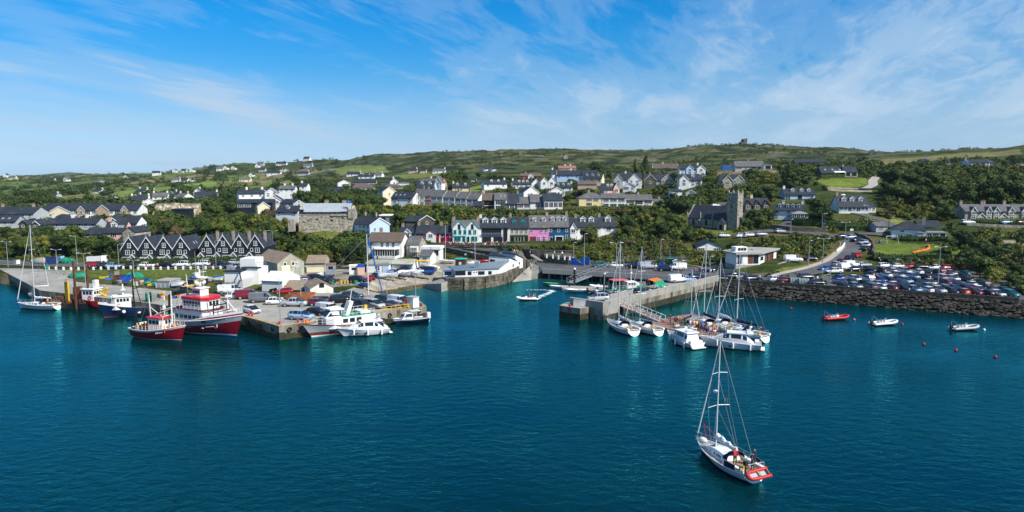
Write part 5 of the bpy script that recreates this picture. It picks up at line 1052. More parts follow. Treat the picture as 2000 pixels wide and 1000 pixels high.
# --- sailing club on the curved quay
def club():
 z0=2.4
 def pr(ro,base,tops,wallmat,roofmat,over=.35,th=.2):
  o=ro.location;n=len(base);b=[Ve((p.x-o.x,p.y-o.y,0))for p in base];c=sum(b,Ve())/n
  pt('wall',MB().prism([(p.x,p.y)for p in b],-.3,[t-o.z for t in tops]),wallmat,ro)
  q=[p+(p-c).normalized()*over for p in b];vs=[(p.x,p.y,t-o.z+.01)for p,t in zip(q,tops)];vs+=[(x,y,z+th)for x,y,z in vs]
  mb=MB();mb.add(vs,[tuple(range(n,2*n)),tuple(range(n-1,-1,-1))]+[(k,(k+1)%n,n+(k+1)%n,n+k)for k in range(n)]);return pt('roof',mb,roofmat,ro),[Ve(v)for v in vs[n:]]
 A,B,C,D,E=aY(889,540,177.5),aY(974,540,180),aY(989,535,184.5),aY(994,520,190),aY(880,530,184.5)
 ro=tg('sailing_club','low white sailing club with a folded blue-grey metal roof on the quay','club house',(A.x,A.y,z0));KEEP.append((868,1025,498,545,178,150));FOOT.append(((A.x+C.x)/2,(A.y+C.y)/2+4,10))
 zinc=pm('blue_grey_zinc',(.24,.31,.37),.1,.8,.42,metal=.3)
 rf,T=pr(ro,[A,B,C,D,E],[4.,4.25,5.3,5.,3.95],WT,zinc)
 for k in range(26):
  t=k/25;a,b=T[0].lerp(T[1],t),T[4].lerp(T[3],t);w=Ve((.035,0,0));h=Ve((0,0,.09));q=MB();q.add([a-w,a+w,b+w,b-w,a-w+h,a+w+h,b+w+h,b-w+h],[(4,5,6,7),(0,1,5,4),(1,2,6,5),(3,0,4,7)]);pt('roof_seam',q,'metal',rf)
 c=T[0].lerp(T[1],.48).lerp(T[4].lerp(T[3],.48),.25);pt('roof_vent',Bx(c.x-.55,c.x+.55,c.y-.6,c.y+.6,c.z-.3,c.z+1.5),zinc,rf)
 d=Ve((B.x-A.x,B.y-A.y,0));L_=d.length;an=mt.atan2(d.y,d.x)
 for x,w,h in((.12,.22,1.),(.33,.07,.8),(.60,.13,.75),(.80,.06,.7)):
  pt('window',Bx(L_*(x-w/2),L_*(x+w/2),-.05,.05,.55,.55+h,0).box(L_*(x-w/2)-.1,L_*(x+w/2)+.1,-.09,.05,.45,.55,1).box(L_*(x-w/2)-.08,L_*(x-w/2),-.09,.05,.55,.6+h,1).box(L_*(x+w/2),L_*(x+w/2)+.08,-.09,.05,.55,.6+h,1),['glass','slatewall'],ro,rz=an)
 for k,cc in enumerate(('brightred','trim','bluepaint')):
  pt('emblem',MB().tube((L_*(.43+.03*k),-.06,1.1),(L_*(.43+.03*k),.02,1.1),.17,.17,10),cc,ro,rz=an)
 P=[aY(955,510,191),aY(995,512,189.5),aY(1009,515,193),aY(960,505,198)];Q_=[aY(981,510,195.5),aY(1007,512,194),aY(1021,515,198),aY(985,505,203)]
 w2=tg('club_hall','tall white club hall with steep sloping roofs behind the low sailing club roof','club house',(P[0].x,P[0].y,z0))
 pr(w2,P,[6.3,5.9,4.5,6.6],WT,'slatewall',.25);pr(w2,Q_,[6.5,6.2,4.7,6.6],WT,'slatewall',.25)
 for a,b,fx,z in((P[0],P[1],.12,2.6),(P[0],P[1],.24,2.5),(P[1],P[2],.5,1.2),(Q_[1],Q_[2],.5,1.2)):
  d=b-a;d.z=0;an=mt.atan2(d.y,d.x);mb=MB();x=d.length*fx;mb.box(x-.3,x+.3,-.06,.05,z-.35,z+.35);pt('window',mb,'glass',w2,loc=(a.x-P[0].x,a.y-P[0].y,0),rz=an)
 q=aY(866,545,179);q.z=z0;ex=tg('glass_porch','pale blue glass-sided porch at the left end of the sailing club','porch',q,R(6));pt('wall',Bx(0,2.6,0,4.5,-.3,1.5),'blue',ex);pt('window',Bx(.3,2.,-.05,.02,.3,1.2),'glass',ex);pt('roof',Bx(-.15,2.75,-.2,4.7,1.503,1.65),'metal',ex)
club()
# --- flat-roofed modern pavilion on the right
def pavilion():
 p=aZ(1438,530,2.35);s=p.y/FPX;ro=tg('modern_pavilion','white flat-roofed pavilion with brown timber panels on a grey plinth','building',p,R(-20));KEEP.append((1425,1545,485,535,180,110));FOOT.append((p.x+7,p.y+6,9))
 wA=6.6;LB=15.
 ro.rotation_euler=(0,0,R(12))
 pt('plinth',Bx(-.6,wA+.6,-.8,5,-.4,1.7),'concrete',ro)
 z0,z1=1.7,4.5
 pt('wall',MB().add([(0,0,z0),(wA,0,z0),(wA+11,9.5,z0),(wA+5,13,z0),(0,6,z0),(0,0,z1),(wA,0,z1),(wA+11,9.5,z1),(wA+5,13,z1),(0,6,z1)],[(0,1,6,5),(1,2,7,6),(2,3,8,7),(3,4,9,8),(4,0,5,9)]),WT,ro)
 mb=MB();vs=[(-.5,-.6,z1+.003),(wA+.6,-.7,z1+.003),(wA+12,9.3,z1+.003),(wA+5,14,z1+.003),(-.5,7,z1+.003)];vs+=[(x,y,z+.4)for x,y,z in vs];mb.add(vs,[(5,6,7,8,9),(4,3,2,1,0),(0,1,6,5),(1,2,7,6),(2,3,8,7),(3,4,9,8),(4,0,5,9)]);rf=pt('roof',mb,'pave',ro)
 ph=pt('roof_house',Bx(1.2,4.6,2.8,5.2,z1+.4,z1+1.7),WT,ro)
 for k in range(3):pt('window',Bx(1.9+.85*k,2.6+.85*k,2.74,2.82,z1+.7,z1+1.4),'glass',ph)
 pt('roof_light',Bx(8.2,11.2,6.,7.4,z1+.4,z1+.62),'metal',ro)
 for a,b,c in((.04,.22,'glass'),(.26,.46,WT),(.50,.72,'wood'),(.74,.96,'glass')):mb=MB();mb.box(wA*a,wA*b,-.07,.03,z0+.25,z1-.2);pt('cladding_panel' if c!='glass' else 'window',mb,c,ro)
 d=Ve((11,9.5,0));Ld=d.length;d.normalize();an=mt.atan2(9.5,11)
 for a,b,zz,c in((.06,.22,.9,'glass'),(.30,.38,.05,'wood'),(.40,.50,.05,'dark'),(.52,.70,.05,'wood'),(.71,.75,.05,'slatewall'),(.76,.82,.05,'wood')):
  mb=MB();mb.box(Ld*a,Ld*b,-.07,.03,z0+zz,z1-(.9 if c=='glass' else .2));pt('cladding_panel' if c not in('glass','dark')else('window' if c=='glass' else 'doorway'),mb,c,ro,loc=(wA,0,0),rz=an)
 mb=MB()
 for k in range(5):q=MB();q.box(wA+1+.0*k,wA+5.5,-3.+.5*k,-2.5+.5*k,-.3,.35+.33*k);pt('step',q,'pave',ro)
 mb.prism([(wA+1,-.5),(wA+13,8.6),(wA+14,6.5),(wA+5.5,-.5)],-.3,1.72);pt('terrace',mb,'pave',ro)
pavilion()
# --- working buildings on the west quay
def quay_buildings():
 p=aZ(588,545,2.42);s=p.y/FPX/CP
 r,w,ze,zr,D,s=H('large old corrugated boat shed with a brown roof',570,539,41,27,45,13,42,'corr','asb','front','',name='boat_shed',cat='shed',base=aZ(569,540,2.42),barge=False,ov=.12)
 for k,(x0,x1,z0,z1,c)in enumerate(((-.36,-.04,1,24,'cream'),(.0,.12,1,22,'corr'),(.16,.44,1,26,'corr'))):mb=MB();mb.box(w*x0,w*x1,-.1,.02,z0*s,z1*s*.95);pt('sliding_door' if k!=1 else 'door',mb,c,r)
 for x,z in((-.22,25),(.08,25),(.2,23)):ob('window',win_mesh(.6,.8),r,(w*x,0,z*s))
 r2,w2,ze2,zr2,D2,s2=H('lower sheet-clad lean-to on the right of the boat shed',614,536,36,19,30,11,8,'corr','asb','side','',name='boat_shed',cat='shed',base=aZ(613,535,2.42)+Ve((0,1.5,0)),ov=.1)
 pt('sliding_door',Bx(-w2*.45,w2*.45,-.08,.02,.2,ze2*.6),'cream',r2)
 q=aZ(465,560,2.42);ice=tg('ice_plant','white flat-roofed ice plant of stacked white blocks on the quay','building',q,R(-4));s=q.y/FPX;KEEP.append((435,520,510,565,q.y,80));FOOT.append((q.x,q.y+3,7))
 pt('wall',Bx(-27*s,8*s,0,7,-.3,30*s),WT,ice);pt('roof',Bx(-28*s,9*s,-.3,7.3,30*s+.003,32*s),'slatewall',ice)
 pt('upper_store',Bx(-10*s,22*s,4.,8.5,32*s+.003,52*s),WT,ice);pt('side_block',Bx(0,33*s,2.5,8,-.3,34*s),WT,ice);pt('ledge',Bx(-.2,34*s,2.2,3.9,34*s+.003,36*s),'slatewall',ice)
 pt('cooling_unit',Bx(-26*s,-18*s,1,2.4,32*s+.003,41*s).box(-17*s,-13*s,1,2.2,32*s+.003,38*s),'metal',ice)
 pt('conveyor',MB().add([(4*s,-.3,31*s),(24*s,-4.5,20*s),(26*s,-4.5,20*s),(6*s,-.3,31*s),(4*s,-.3,28*s),(24*s,-4.5,17*s),(26*s,-4.5,17*s),(6*s,-.3,28*s)],[(0,1,2,3),(7,6,5,4),(0,4,5,1),(3,2,6,7)]),'slatewall',ice)
 pt('hopper_house',Bx(9*s,24*s,-3.6,2.4,-.3,17*s),'gelgrey',ice)
 for k in range(4):pt('fence_post',Bx((-22+9*k)*s,(-21+9*k)*s,-1.9,-1.75,0,12*s),'rust',ice)
 pt('fence_panel',Bx(-24*s,8*s,-1.86,-1.8,4*s,11*s),'concrete',ice)
 for k,x in enumerate((25,30)):pt('railing',MB().path([(x*s,4,36*s),(x*s,4,45*s),(x*s+1.5,4,45*s),(x*s+1.5,4,36*s)],.06),'metal',ice)
 H('small bright white gabled store with a white roof on the quay',530,574,44,22,36,7.5,-14,WT,'gel','side','',name='store_shed',cat='shed',base=aZ(532,571,2.42),lw='.G',ov=.12)
 r=H('white-washed old store with a square dark loft opening',622,580,40,19,31,6.5,26,WT,'asb','front','',name='store_shed',cat='shed',base=aZ(629,582,2.42),barge=False,ov=.15)[0]
 pt('loft_door',Bx(-.5,.5,-.08,.02,2.2,3.3),'dark',r);
 for x in(-1.1,1.2):pt('shutter',Bx(x-.3,x+.3,-.07,.02,1.,2.2),'cream',r)
 H('low brown-roofed store behind the orange net heap',571,580,36,8,22,6,-6,'asb','asb','side','',name='store_shed',cat='shed',base=aZ(573,574,2.42),ov=.2)
 H('flat lean-to with a pale felt roof in front of the white-washed store',632,586,38,9,12,3.2,0,'concrete','concrete','side','',name='lean_to',cat='shed',base=aZ(633,588,2.42),ov=.1)
 for lab,u,v,w,h,c,rc,leg in(('rusty-topped grey winch hut standing on a post by the slip',646,541,18,19,'metal','redroof',5),('white cabin container on blocks beside the trees',691,536,17,16,WT,WT,0)):
  q=G(u,v);s=q.y/FPX;t=tg('cabin',lab,'cabin',q,R(10));pt('body',Bx(-w/2*s,w/2*s,0,2.4,leg*s,(leg+h)*s),c,t);pt('roof',Bx(-w/2*s-.1,w/2*s+.1,-.1,2.5,(leg+h)*s+.003,(leg+h+2)*s),rc,t);pt('window',Bx(-.5,.6,-.05,.02,(leg+h*.55)*s,(leg+h*.85)*s),'glass',t)
  pt('stand',Bx(-.8,-.5,.8,1.4,-.5,leg*s+.02).box(.5,.8,.8,1.4,-.5,leg*s+.02),'rust',t)
 q=G(705,537);t=tg('drum_stack','pink container with a blue tank on top beside the white cabin','tank',q,R(8));pt('container',Bx(-.85,.85,0,1.5,0,1.9),'palepink',t);pt('tank',Bx(-.8,.8,.05,1.45,1.903,2.7),'bluepaint',t)
 q=aZ(325,563,2.42);s=q.y/FPX;t=tg('store_container','pale flat-roofed container store on the quay behind the trawlers','container',q,R(-8));pt('body',Bx(-23*s,8*s,0,4,0,14*s),'gelgrey',t);pt('roof',Bx(-24*s,9*s,-.2,4.2,14*s+.003,15.5*s),'pave',t)
 for k in range(3):pt('door',Bx((-18+9*k)*s,(-12+9*k)*s,-.06,.02,.1,11*s),'metal',t)
 q=aZ(348,562,2.42);t=tg('covered_trailer','silver covered trailer beside the pale container store','trailer',q,R(20));pt('cover',MB().loft([[(x,.9*cos(a),.55+max(0,1.1*sin(a))*k)for a in[pi*j/8 for j in range(9)]]for x,k in((-1.4,.8),(-1.2,1),(1.2,1),(1.4,.8))],closed=0),'metal',t)
 pt('chassis',Bx(-1.4,1.4,-.9,.9,.4,.6),'rubber',t)
 for sy in(-.95,.95):pt('wheel',MB().tube((0,sy-.1,.33),(0,sy+.1,.33),.33,.33,10),'rubber',t)
 q=aZ(1200,597,2.35)
 q=aZ(640,566,1.2);t=tg('boat_slip','rusty timber slip cradle running down beside the beach','slipway cradle',aZ(690,566,1.5),R(-35))
 for k in range(4):pt('rail',MB().add([(-12,-2.2+1.4*k,1.2),(9,-2.2+1.4*k,-.9),(9,-1.9+1.4*k,-.9),(-12,-1.9+1.4*k,1.2),(-12,-2.2+1.4*k,1.5),(9,-2.2+1.4*k,-.6),(9,-1.9+1.4*k,-.6),(-12,-1.9+1.4*k,1.5)],[(4,5,6,7),(0,1,5,4),(1,2,6,5),(2,3,7,6),(3,0,4,7)]),'rust',t)
 for k in range(9):x=-11+2.3*k;z=1.35-(x+12)*.1;pt('sleeper',Bx(x-.15,x+.15,-2.6,2.7,z-.25,z+.1),'wood',t)
 mb=MB();mb.tube((0,0,0),(-.12,0,13.2),.14,.08,8);q=aZ(720,580,2.4);t=tg('derrick','tall white derrick mast with a blue jib on the quay by the slip','derrick',q);pt('mast',mb,'alu',t);pt('jib',MB().tube((.2,0,12.2),(3.,-.5,1.2),.16,.12,8),'bluepaint',t);pt('stay',MB().tube((-.1,0,12.6),(-9.5,1,3.5),.05,.05,5),'rope',t)
 pt('footing',Bx(-.5,.5,-.5,.5,-.1,.5),'concrete',t)
quay_buildings()
def heap(label,cat,p,rx,ry,h,mat,seed,name='net_heap',group=None):
 rr=random.Random(seed);mb=MB();rings=[]
 for i in range(6):
  t=i/5;r=cos(t*pi/2)**.6;rings.append([(rx*r*cos(a)*U(rr,.85,1.12),ry*r*sin(a)*U(rr,.85,1.12),h*sin(t*pi/2)*U(rr,.85,1.1))for a in[2*pi*k/14 for k in range(14)]])
 mb.loft(rings,sm=True);return tag(pt(name,mb,mat,None,loc=p),label,cat,group)
heap('rusty orange heap of fishing nets between the old stores','net heap',aZ(592,585,2.42),4.4,2.2,1.5,'rust',1)
heap('brown heap of nets left of the rusty orange net heap','net heap',aZ(563,590,2.42),1.6,1.,.8,'wood',2)
heap('green net heap on the quay near the two rusty piles','net heap',aZ(154,542,2.42),2.6,1.5,1.2,'greennet',3)
heap('green tarpaulin spread over gear on the grass edge','tarpaulin',aZ(262,543,2.42),2.6,1.4,1.5,'greennet',4,'tarpaulin')
heap('long green and grey pile of nets below the lawn','net heap',aZ(300,556,2.42),2.8,1.4,1.,'greennet',5)
heap('green net dump under the trees at the left roadside','net heap',G(131,514),2.4,1.3,1.6,'greennet',6)
heap('grey pile of creels at the roadside under the left trees','creel pile',G(80,514),2.6,1.3,1.6,'concrete',7,'creel_pile')
def crates():
 spec=[('blue',(.01,.08,.45),246,551,2.,1.5,1.6),('rust-brown',(.2,.07,.03),234,548,2.2,1.2,1.3),('dark blue',(.01,.03,.12),100,516,2.4,1.4,2.1),(WT,(.7,.7,.7),33,516,1.6,1.,1.3),('pale blue',(.3,.5,.7),118,512,1.9,1.2,1.8),('yellow',(.7,.5,.03),203,544,1.8,.9,.7),('green',(.02,.3,.16),92,527,.7,.6,1.2),('grey stone-coloured',(.25,.23,.2),222,540,2.3,1.4,1.5),('turquoise',(.05,.35,.4),288,552,1.4,.9,.8),('bright blue',(.02,.2,.7),212,546,1.4,.8,.5)]
 for c,col,u,v,w,d,h in spec:
  q=G(u,v)if v<528 else aZ(u,v,2.42);t=tg('fish_bin','stacked %s fish bin standing on the left quay side'%c,'bin',q,U(rnd,-.5,.5));mb=MB();mb.box(-w/2,w/2,-d/2,d/2,0,h);mb.box(-w/2-.05,w/2+.05,-d/2-.05,d/2+.05,h*.9,h)
  pt('body',mb,'plain',t,color=col);pt('rim',Bx(-w/2+.1,w/2-.1,-d/2+.1,d/2-.1,h,h+.02),'dark',t)
crates()
for k,(u,v)in enumerate(((1550,553.5),(1567,555))):
 q=aZ(u,v,2.35);t=tg('bottle_bank',['left one of the two ribbed grey recycling banks by the parapet','right one of the two ribbed grey recycling banks by the parapet'][k],'recycling bank',q,R(-6));
 for j in range(4):
  pt('bank_bin',MB().loft([[(-.9+.6*j+(0 if s_<0 else .5),.7*cos(a),.05+1.*(1 if sin(a)>.01 else 0)*.6+1.05*max(0,sin(a))*.75)for a in[pi*m/8 for m in range(9)]]for s_ in(-1,1)],closed=0,sm=True).box(-.9+.6*j,-.4+.6*j,-.7,.7,.05,.66),'plain',t,color=(.16,.22,.25))
# --- vehicles (front towards +x, standing on z=0)
CARS={}
def make_car(kind):
 if kind=='hatchback':L_,Wd,prof=3.95,.85,[(-1.95,.38,.80,.80),(-1.88,.28,.98,.98),(-1.70,.22,1.,1.20),(-1.30,.2,.98,1.44),(-.5,.2,.95,1.49),(.1,.2,.93,1.45),(.85,.2,.92,.96),(1.5,.2,.80,.80),(1.85,.25,.68,.68),(1.97,.35,.55,.55)]
 elif kind=='saloon':L_,Wd,prof=4.5,.88,[(-2.25,.38,.80,.80),(-2.15,.28,.98,.98),(-1.5,.2,1.,1.02),(-.95,.2,.98,1.36),(-.3,.2,.95,1.44),(.25,.2,.93,1.41),(1.,.2,.92,.95),(1.7,.2,.80,.80),(2.1,.25,.68,.68),(2.25,.35,.55,.55)]
 elif kind=='estate':L_,Wd,prof=4.5,.88,[(-2.25,.38,.85,.85),(-2.18,.28,1.,1.05),(-1.95,.22,1.,1.36),(-1.2,.2,.98,1.48),(-.2,.2,.95,1.50),(.35,.2,.94,1.44),(1.05,.2,.93,.96),(1.7,.2,.82,.82),(2.1,.25,.70,.70),(2.25,.35,.55,.55)]
 elif kind=='suv':L_,Wd,prof=4.5,.92,[(-2.25,.45,.9,.9),(-2.18,.32,1.15,1.2),(-1.95,.28,1.15,1.60),(-1.2,.28,1.12,1.72),(-.2,.28,1.1,1.74),(.35,.28,1.09,1.68),(1.,.28,1.08,1.12),(1.7,.28,.98,.98),(2.12,.32,.85,.85),(2.25,.42,.65,.65)]
 elif kind=='van':L_,Wd,prof=5.,.96,[(-2.5,.45,1.2,1.2),(-2.46,.32,1.25,1.95),(-1.2,.28,1.25,2.),(.4,.28,1.22,2.),(1.,.28,1.2,1.92),(1.65,.28,1.18,1.25),(2.2,.28,1.05,1.05),(2.42,.32,.85,.85),(2.5,.42,.65,.65)]
 elif kind=='pickup':L_,Wd,prof=5.1,.92,[(-2.55,.45,.9,.9),(-2.5,.4,1.05,1.05),(-.9,.35,1.05,1.05),(-.82,.33,1.08,1.66),(-.1,.3,1.1,1.74),(.5,.3,1.09,1.68),(1.15,.3,1.08,1.12),(1.9,.3,1.,1.),(2.4,.33,.88,.88),(2.55,.45,.65,.65)]
 body=MB();glass=MB();rw=.80
 def wid(i):
  x=prof[i][0];e=abs(x)/(L_/2);return Wd*(1-.16*max(0,e-.75)/.25)
 rings=[]
 for i,(x,zb,zm,zr)in enumerate(prof):
  w=wid(i);rings.append([(x,-w*.9,zb),(x,-w,zb+.18),(x,-w,(zb+zm)/2+.05),(x,-w*.95,zm),(x,w*.95,zm),(x,w,(zb+zm)/2+.05),(x,w,zb+.18),(x,w*.9,zb)])
 body.loft(rings,0,True)
 cab=[i for i in range(len(prof))if prof[i][3]>prof[i][2]+.01];i0,i1=max(cab[0]-1,0),min(cab[-1]+1,len(prof)-1)
 gr=[]
 for i in range(i0,i1+1):
  x,zb,zm,zr=prof[i];w=wid(i);h=max(zr-zm,0);wr=w*(.95-.15*min(1,h/.45));gr.append([(x,-w*.94,zm-.01),(x,-wr,zr-.05*(h>.1)),(x,wr,zr-.05*(h>.1)),(x,w*.94,zm-.01)])
 n=len(gr);tall=max(prof[i][3]for i in cab)
 roofr=[i for i in range(n)if prof[i0+i][3]>tall-.16]
 van=kind=='van'
 for i in range(n-1):
  for k in range(3):
   q=[gr[i][k],gr[i][k+1],gr[i+1][k+1],gr[i+1][k]]
   solid_side=van and prof[i0+i+1][0]<=.45
   isroof=(k==1 and i in roofr and i+1 in roofr)
   if isroof or(solid_side):body.add(q,[(0,1,2,3)],0,False)
   else:glass.add(q,[(0,1,2,3)],0,False)
 for i in roofr:
  x=gr[i][0][0]
  for k in(0,3):
   a,b=Ve(gr[i][k]),Ve(gr[i][1 if k==0 else 2]);o=Ve((0,-.012 if k==0 else .012,0));d=Ve((.045,0,0));body.add([a+o-d,a+o+d,b+o+d,b+o-d],[(0,1,2,3)],0)
 for k in(1,2):
  a,b=Ve(gr[roofr[0]][k]),Ve(gr[roofr[-1]][k]);o=Ve((0,(-.01 if k==1 else .01),-.0));body.add([a+o+Ve((0,0,-.07)),b+o+Ve((0,0,-.07)),b+o+Ve((0,0,.01)),a+o+Ve((0,0,.01))],[(0,1,2,3)],0)
 xr,xf=prof[0][0],prof[-1][0];zl=prof[1][2]
 for sy in(-1,1):
  body.box(xf-.3,xf-.13,sy*Wd*.62-.17,sy*Wd*.62+.17,prof[-2][2]-.17,prof[-2][2]-.02,1)
  body.box(xr-.01,xr+.12,sy*Wd*.72-.12,sy*Wd*.72+.12,zl-.28,zl-.04,2)
  body.box(prof[-4][0]-.2,prof[-4][0]-.05,sy*(Wd+.02),sy*(Wd+.16),prof[-4][2],prof[-4][2]+.13,0)
 body.box(xf-.06,xf+.015,-.45,.45,.38,.52,3);body.box(xr-.02,xr+.02,-.26,.26,zl-.30,zl-.18,1)
 whl=MB();r_=.31 if kind in('hatchback','saloon','estate')else .36
 whl.tube((0,-.1,0),(0,.1,0),r_,r_,14,0);whl.tube((0,-.108,0),(0,.108,0),r_*.62,r_*.62,10,1)
 return dict(body=body.mesh('body',['carpaint','lampwhite','lampred','rubber']),glass=glass.mesh('windows','glass'),wheel=whl.mesh('wheel',['rubber','metal']),L=L_,W=Wd,r=r_)
def car(kind,label,p,yaw,color,group=None,name='parked_car',cat='car'):
 if kind not in CARS:CARS[kind]=make_car(kind)
 c=CARS[kind];t=tg(name,label,cat,p,yaw,group)
 ob('body',c['body'],t,color=color);ob('windows',c['glass'],t)
 xa=c['L']*.31
 for x in(-xa,xa):
  for y in(-c['W']+.08,c['W']-.08):ob('wheel',c['wheel'],t,(x,y,c['r']))
 return t
CC={WT:(.75,.75,.76),'silver':(.42,.44,.47),'grey':(.13,.14,.15),'black':(.008,.008,.010),'navy':(.008,.014,.045),'blue':(.02,.10,.42),'red':(.42,.012,.02),'maroon':(.14,.008,.018),'dark green':(.01,.05,.035),'teal':(.02,.16,.15),'orange':(.60,.12,.04),'pale blue':(.28,.42,.58),'charcoal':(.03,.033,.038)}
Q=2.43
SINGLE=[('hatchback','red',187,521.5,10,None,'by the white lorry at the trees on the harbour road'),('estate','charcoal',201,523.5,185,None,'just right of the red car on the harbour road'),('hatchback','pale blue',222,524,5,None,'on the harbour road left of the slate-hung houses'),('saloon','charcoal',254,524,180,None,'in front of the leftmost slate-hung house'),('hatchback',WT,288,522.5,8,None,'in front of the second slate-hung house'),('estate','black',321,522,182,None,'in front of the third slate-hung house'),('suv',WT,354,522,184,None,'in front of the fourth slate-hung house'),('suv',WT,393,520.5,182,None,'at the gap between the slate-hung groups'),('saloon','navy',430,518.5,3,None,'in front of the second house right of the gap'),('hatchback','silver',461,517,2,None,'on the harbour road above the ice plant'),('estate','charcoal',447,524,5,None,'at the top corner of the lawn by the ice plant'),('hatchback',WT,492,611,-40,Q,'right behind the bow of the big red trawler'),('van','maroon',484,583,25,Q,'beside the silver trailer on the quay'),('van','grey',512,590,12,Q,'between the maroon van and the white yellow-sided car'),('hatchback',WT,539,594,15,Q,'with yellow doors left of the silver pick-up'),('pickup','silver',575,598,2,Q,'in front of the rusty net heap'),('estate','maroon',625,596.5,5,Q,'in front of the white-washed store'),('suv','black',664,591,20,Q,'just right of the maroon estate'),('suv','charcoal',689,584,15,Q,'second right of the maroon estate'),('van','charcoal',703,603,-35,Q,'side by side with the silver car near the green-decked boat'),('suv','silver',732,601,-38,Q,'between the charcoal van and the grey saloon'),('saloon','grey',761,600,-35,Q,'between the silver car and the white van on the quay end'),('van',WT,779,596,-35,Q,'at the end of the row by the white kiosk'),('suv','dark green',752,592,-35,Q,'behind the grey saloon and the white van'),('hatchback','black',686,606,-30,Q,'behind the charcoal van, nose to the boats'),('van',WT,641,612,-30,Q,'behind the wheelhouse of the blue and white boat'),('hatchback','black',619,615,-20,Q,'left of the white van behind the blue and white boat'),('suv','pale blue',589,624,-12,Q,'with an open door near the quay edge'),('van',WT,450,573,10,Q,'behind the wheelhouse of the big red trawler'),('saloon',WT,462,583,25,Q,'left of the maroon van on the quay'),('estate','black',548,570,185,Q,'beside the bright white gabled store'),('hatchback','red',555,574,190,Q,'beside the black estate by the bright white store'),('hatchback','silver',556,551,-60,None,'at the left door of the boat shed'),('estate','maroon',588,553,190,None,'with a pale roof in front of the boat shed'),('hatchback',WT,590,557,185,None,'just in front of the maroon car by the boat shed'),('estate','black',618,547,0,None,'at the right corner of the boat shed'),('suv','charcoal',640,553,-25,None,'by the winch hut on a post'),('suv','black',700,553,-15,None,'alone on the yard above the slip'),('saloon','silver',766,535,185,None,'in front of the low workshops'),('saloon','navy',788,531.5,180,None,'at the red-framed workshop door'),('hatchback','charcoal',822,530.5,180,None,'under the yellow canoes by the workshops'),('estate','navy',834,531,175,None,'right of the charcoal car under the yellow canoes'),('saloon',WT,922,502,-8,None,'coming down the boatyard ramp'),('saloon','black',942,505,-8,None,'behind the white car on the boatyard ramp'),('estate','teal',1172,521.5,180,2.5,'on the quay road near the blue steps'),('hatchback',WT,1204,522,2,2.5,'at the head of the steel gangway'),('saloon','black',1233,523.5,182,2.5,'right of the gangway head'),('van','silver',1267,525,0,2.5,'on the quay road between a black and a navy car'),('suv','navy',1300,529,2,2.5,'on the quay road left of the white van'),('van',WT,1322,527,182,2.5,'on the quay road by the blue notice board'),('saloon','navy',1382,531,3,2.5,'behind the moored masts on the quay road'),('van','charcoal',1425,541,10,2.4,'left of the pavilion plinth'),('suv','black',1427,545,8,2.4,'in front of the charcoal van by the pavilion'),('hatchback','grey',1454,544,5,2.4,'below the pavilion plinth'),('estate','navy',1469,548,15,2.4,'right of the grey hatchback below the pavilion'),('van',WT,1324,551,20,2.35,'on the pier, first of three by the parapet'),('hatchback','pale blue',1344,550,22,2.35,'on the pier between the white van and the navy car'),('suv','navy',1362,546,22,2.35,'on the pier nearest the shore'),('estate','black',1257,575,28,2.35,'on the pier near the striped awning'),('suv','silver',1168,588,190,2.35,'at the end of the pier behind the breakwater wall'),('hatchback',WT,1517,550,4,2.4,'left of the recycling banks by the parapet'),('hatchback','maroon',1536,552,4,2.4,'directly left of the recycling banks'),('estate','charcoal',1576,545,8,2.4,'behind the recycling banks'),('hatchback','navy',1597,557,4,2.4,'by the ticket post at the car park entrance'),('saloon','black',1722,509,20,None,'in the shade at the top corner of the car park'),('van',WT,1549,512,4,None,'parked above the lawn of the pavilion'),('saloon','black',1584,509.5,4,None,'right of the white van above the pavilion lawn'),('hatchback','charcoal',1643,465,190,None,'first in the line along the road bend wall'),('hatchback','pale blue',1660,467,190,None,'second in the line along the road bend wall'),('hatchback','navy',1673,472,200,None,'third in the line along the road bend wall'),('hatchback','silver',1685,477,210,None,'fourth in the line along the road bend wall'),('hatchback',WT,1692,483,220,None,'fifth in the line along the road bend wall'),('hatchback','charcoal',1690,489,225,None,'last in the line along the road bend wall'),('hatchback','red',1673,503,40,None,'climbing past the end of the road bend wall'),('hatchback','navy',1660,508,40,None,'behind the bright red car on the hill road'),('hatchback','maroon',1645,515,40,None,'on the hill road above the silver car'),('hatchback','silver',1635,521,35,None,'on the hill road behind the white estate'),('hatchback','blue',1611,530,200,None,'entering the car park from the hill road'),('estate',WT,1628,534,185,None,'beside the ticket machine of the car park'),('saloon','red',1649,447.5,184,None,'on the side road behind the bend'),('estate',WT,1679,447.5,184,None,'on the side road right of the red saloon'),('van',WT,1663,522,20,2.4,'at the upper edge of the car park'),('van',WT,1653,527,20,2.4,'first of the two white vans at the upper edge'),('hatchback','navy',1667,530,190,2.4,'just below the two white vans'),('estate','silver',1688,521,25,2.4,'right of the two white vans'),('hatchback',WT,1414,463.5,5,None,'in the church car park apart from the others'),('hatchback',WT,1448,464,8,None,'in the church car park, left of the white pair'),('estate',WT,1466,462.5,8,None,'in the middle of the church car park'),('hatchback','silver',1487,461,8,None,'at the right end of the church car park'),('hatchback','silver',1523,455,20,None,'by the white gate cottage under the trees'),('hatchback',WT,1397,404,20,None,'on the lane behind the church nave'),('estate',WT,1890,437.5,4,None,'below the left end of the stone cottage row'),('saloon','pale blue',1966,438,4,None,'below the middle of the stone cottage row'),('hatchback','maroon',1995,438,4,None,'below the right end of the stone cottage row'),('suv','navy',1692,413,4,None,'on the drive of the three-dormer bungalow')]
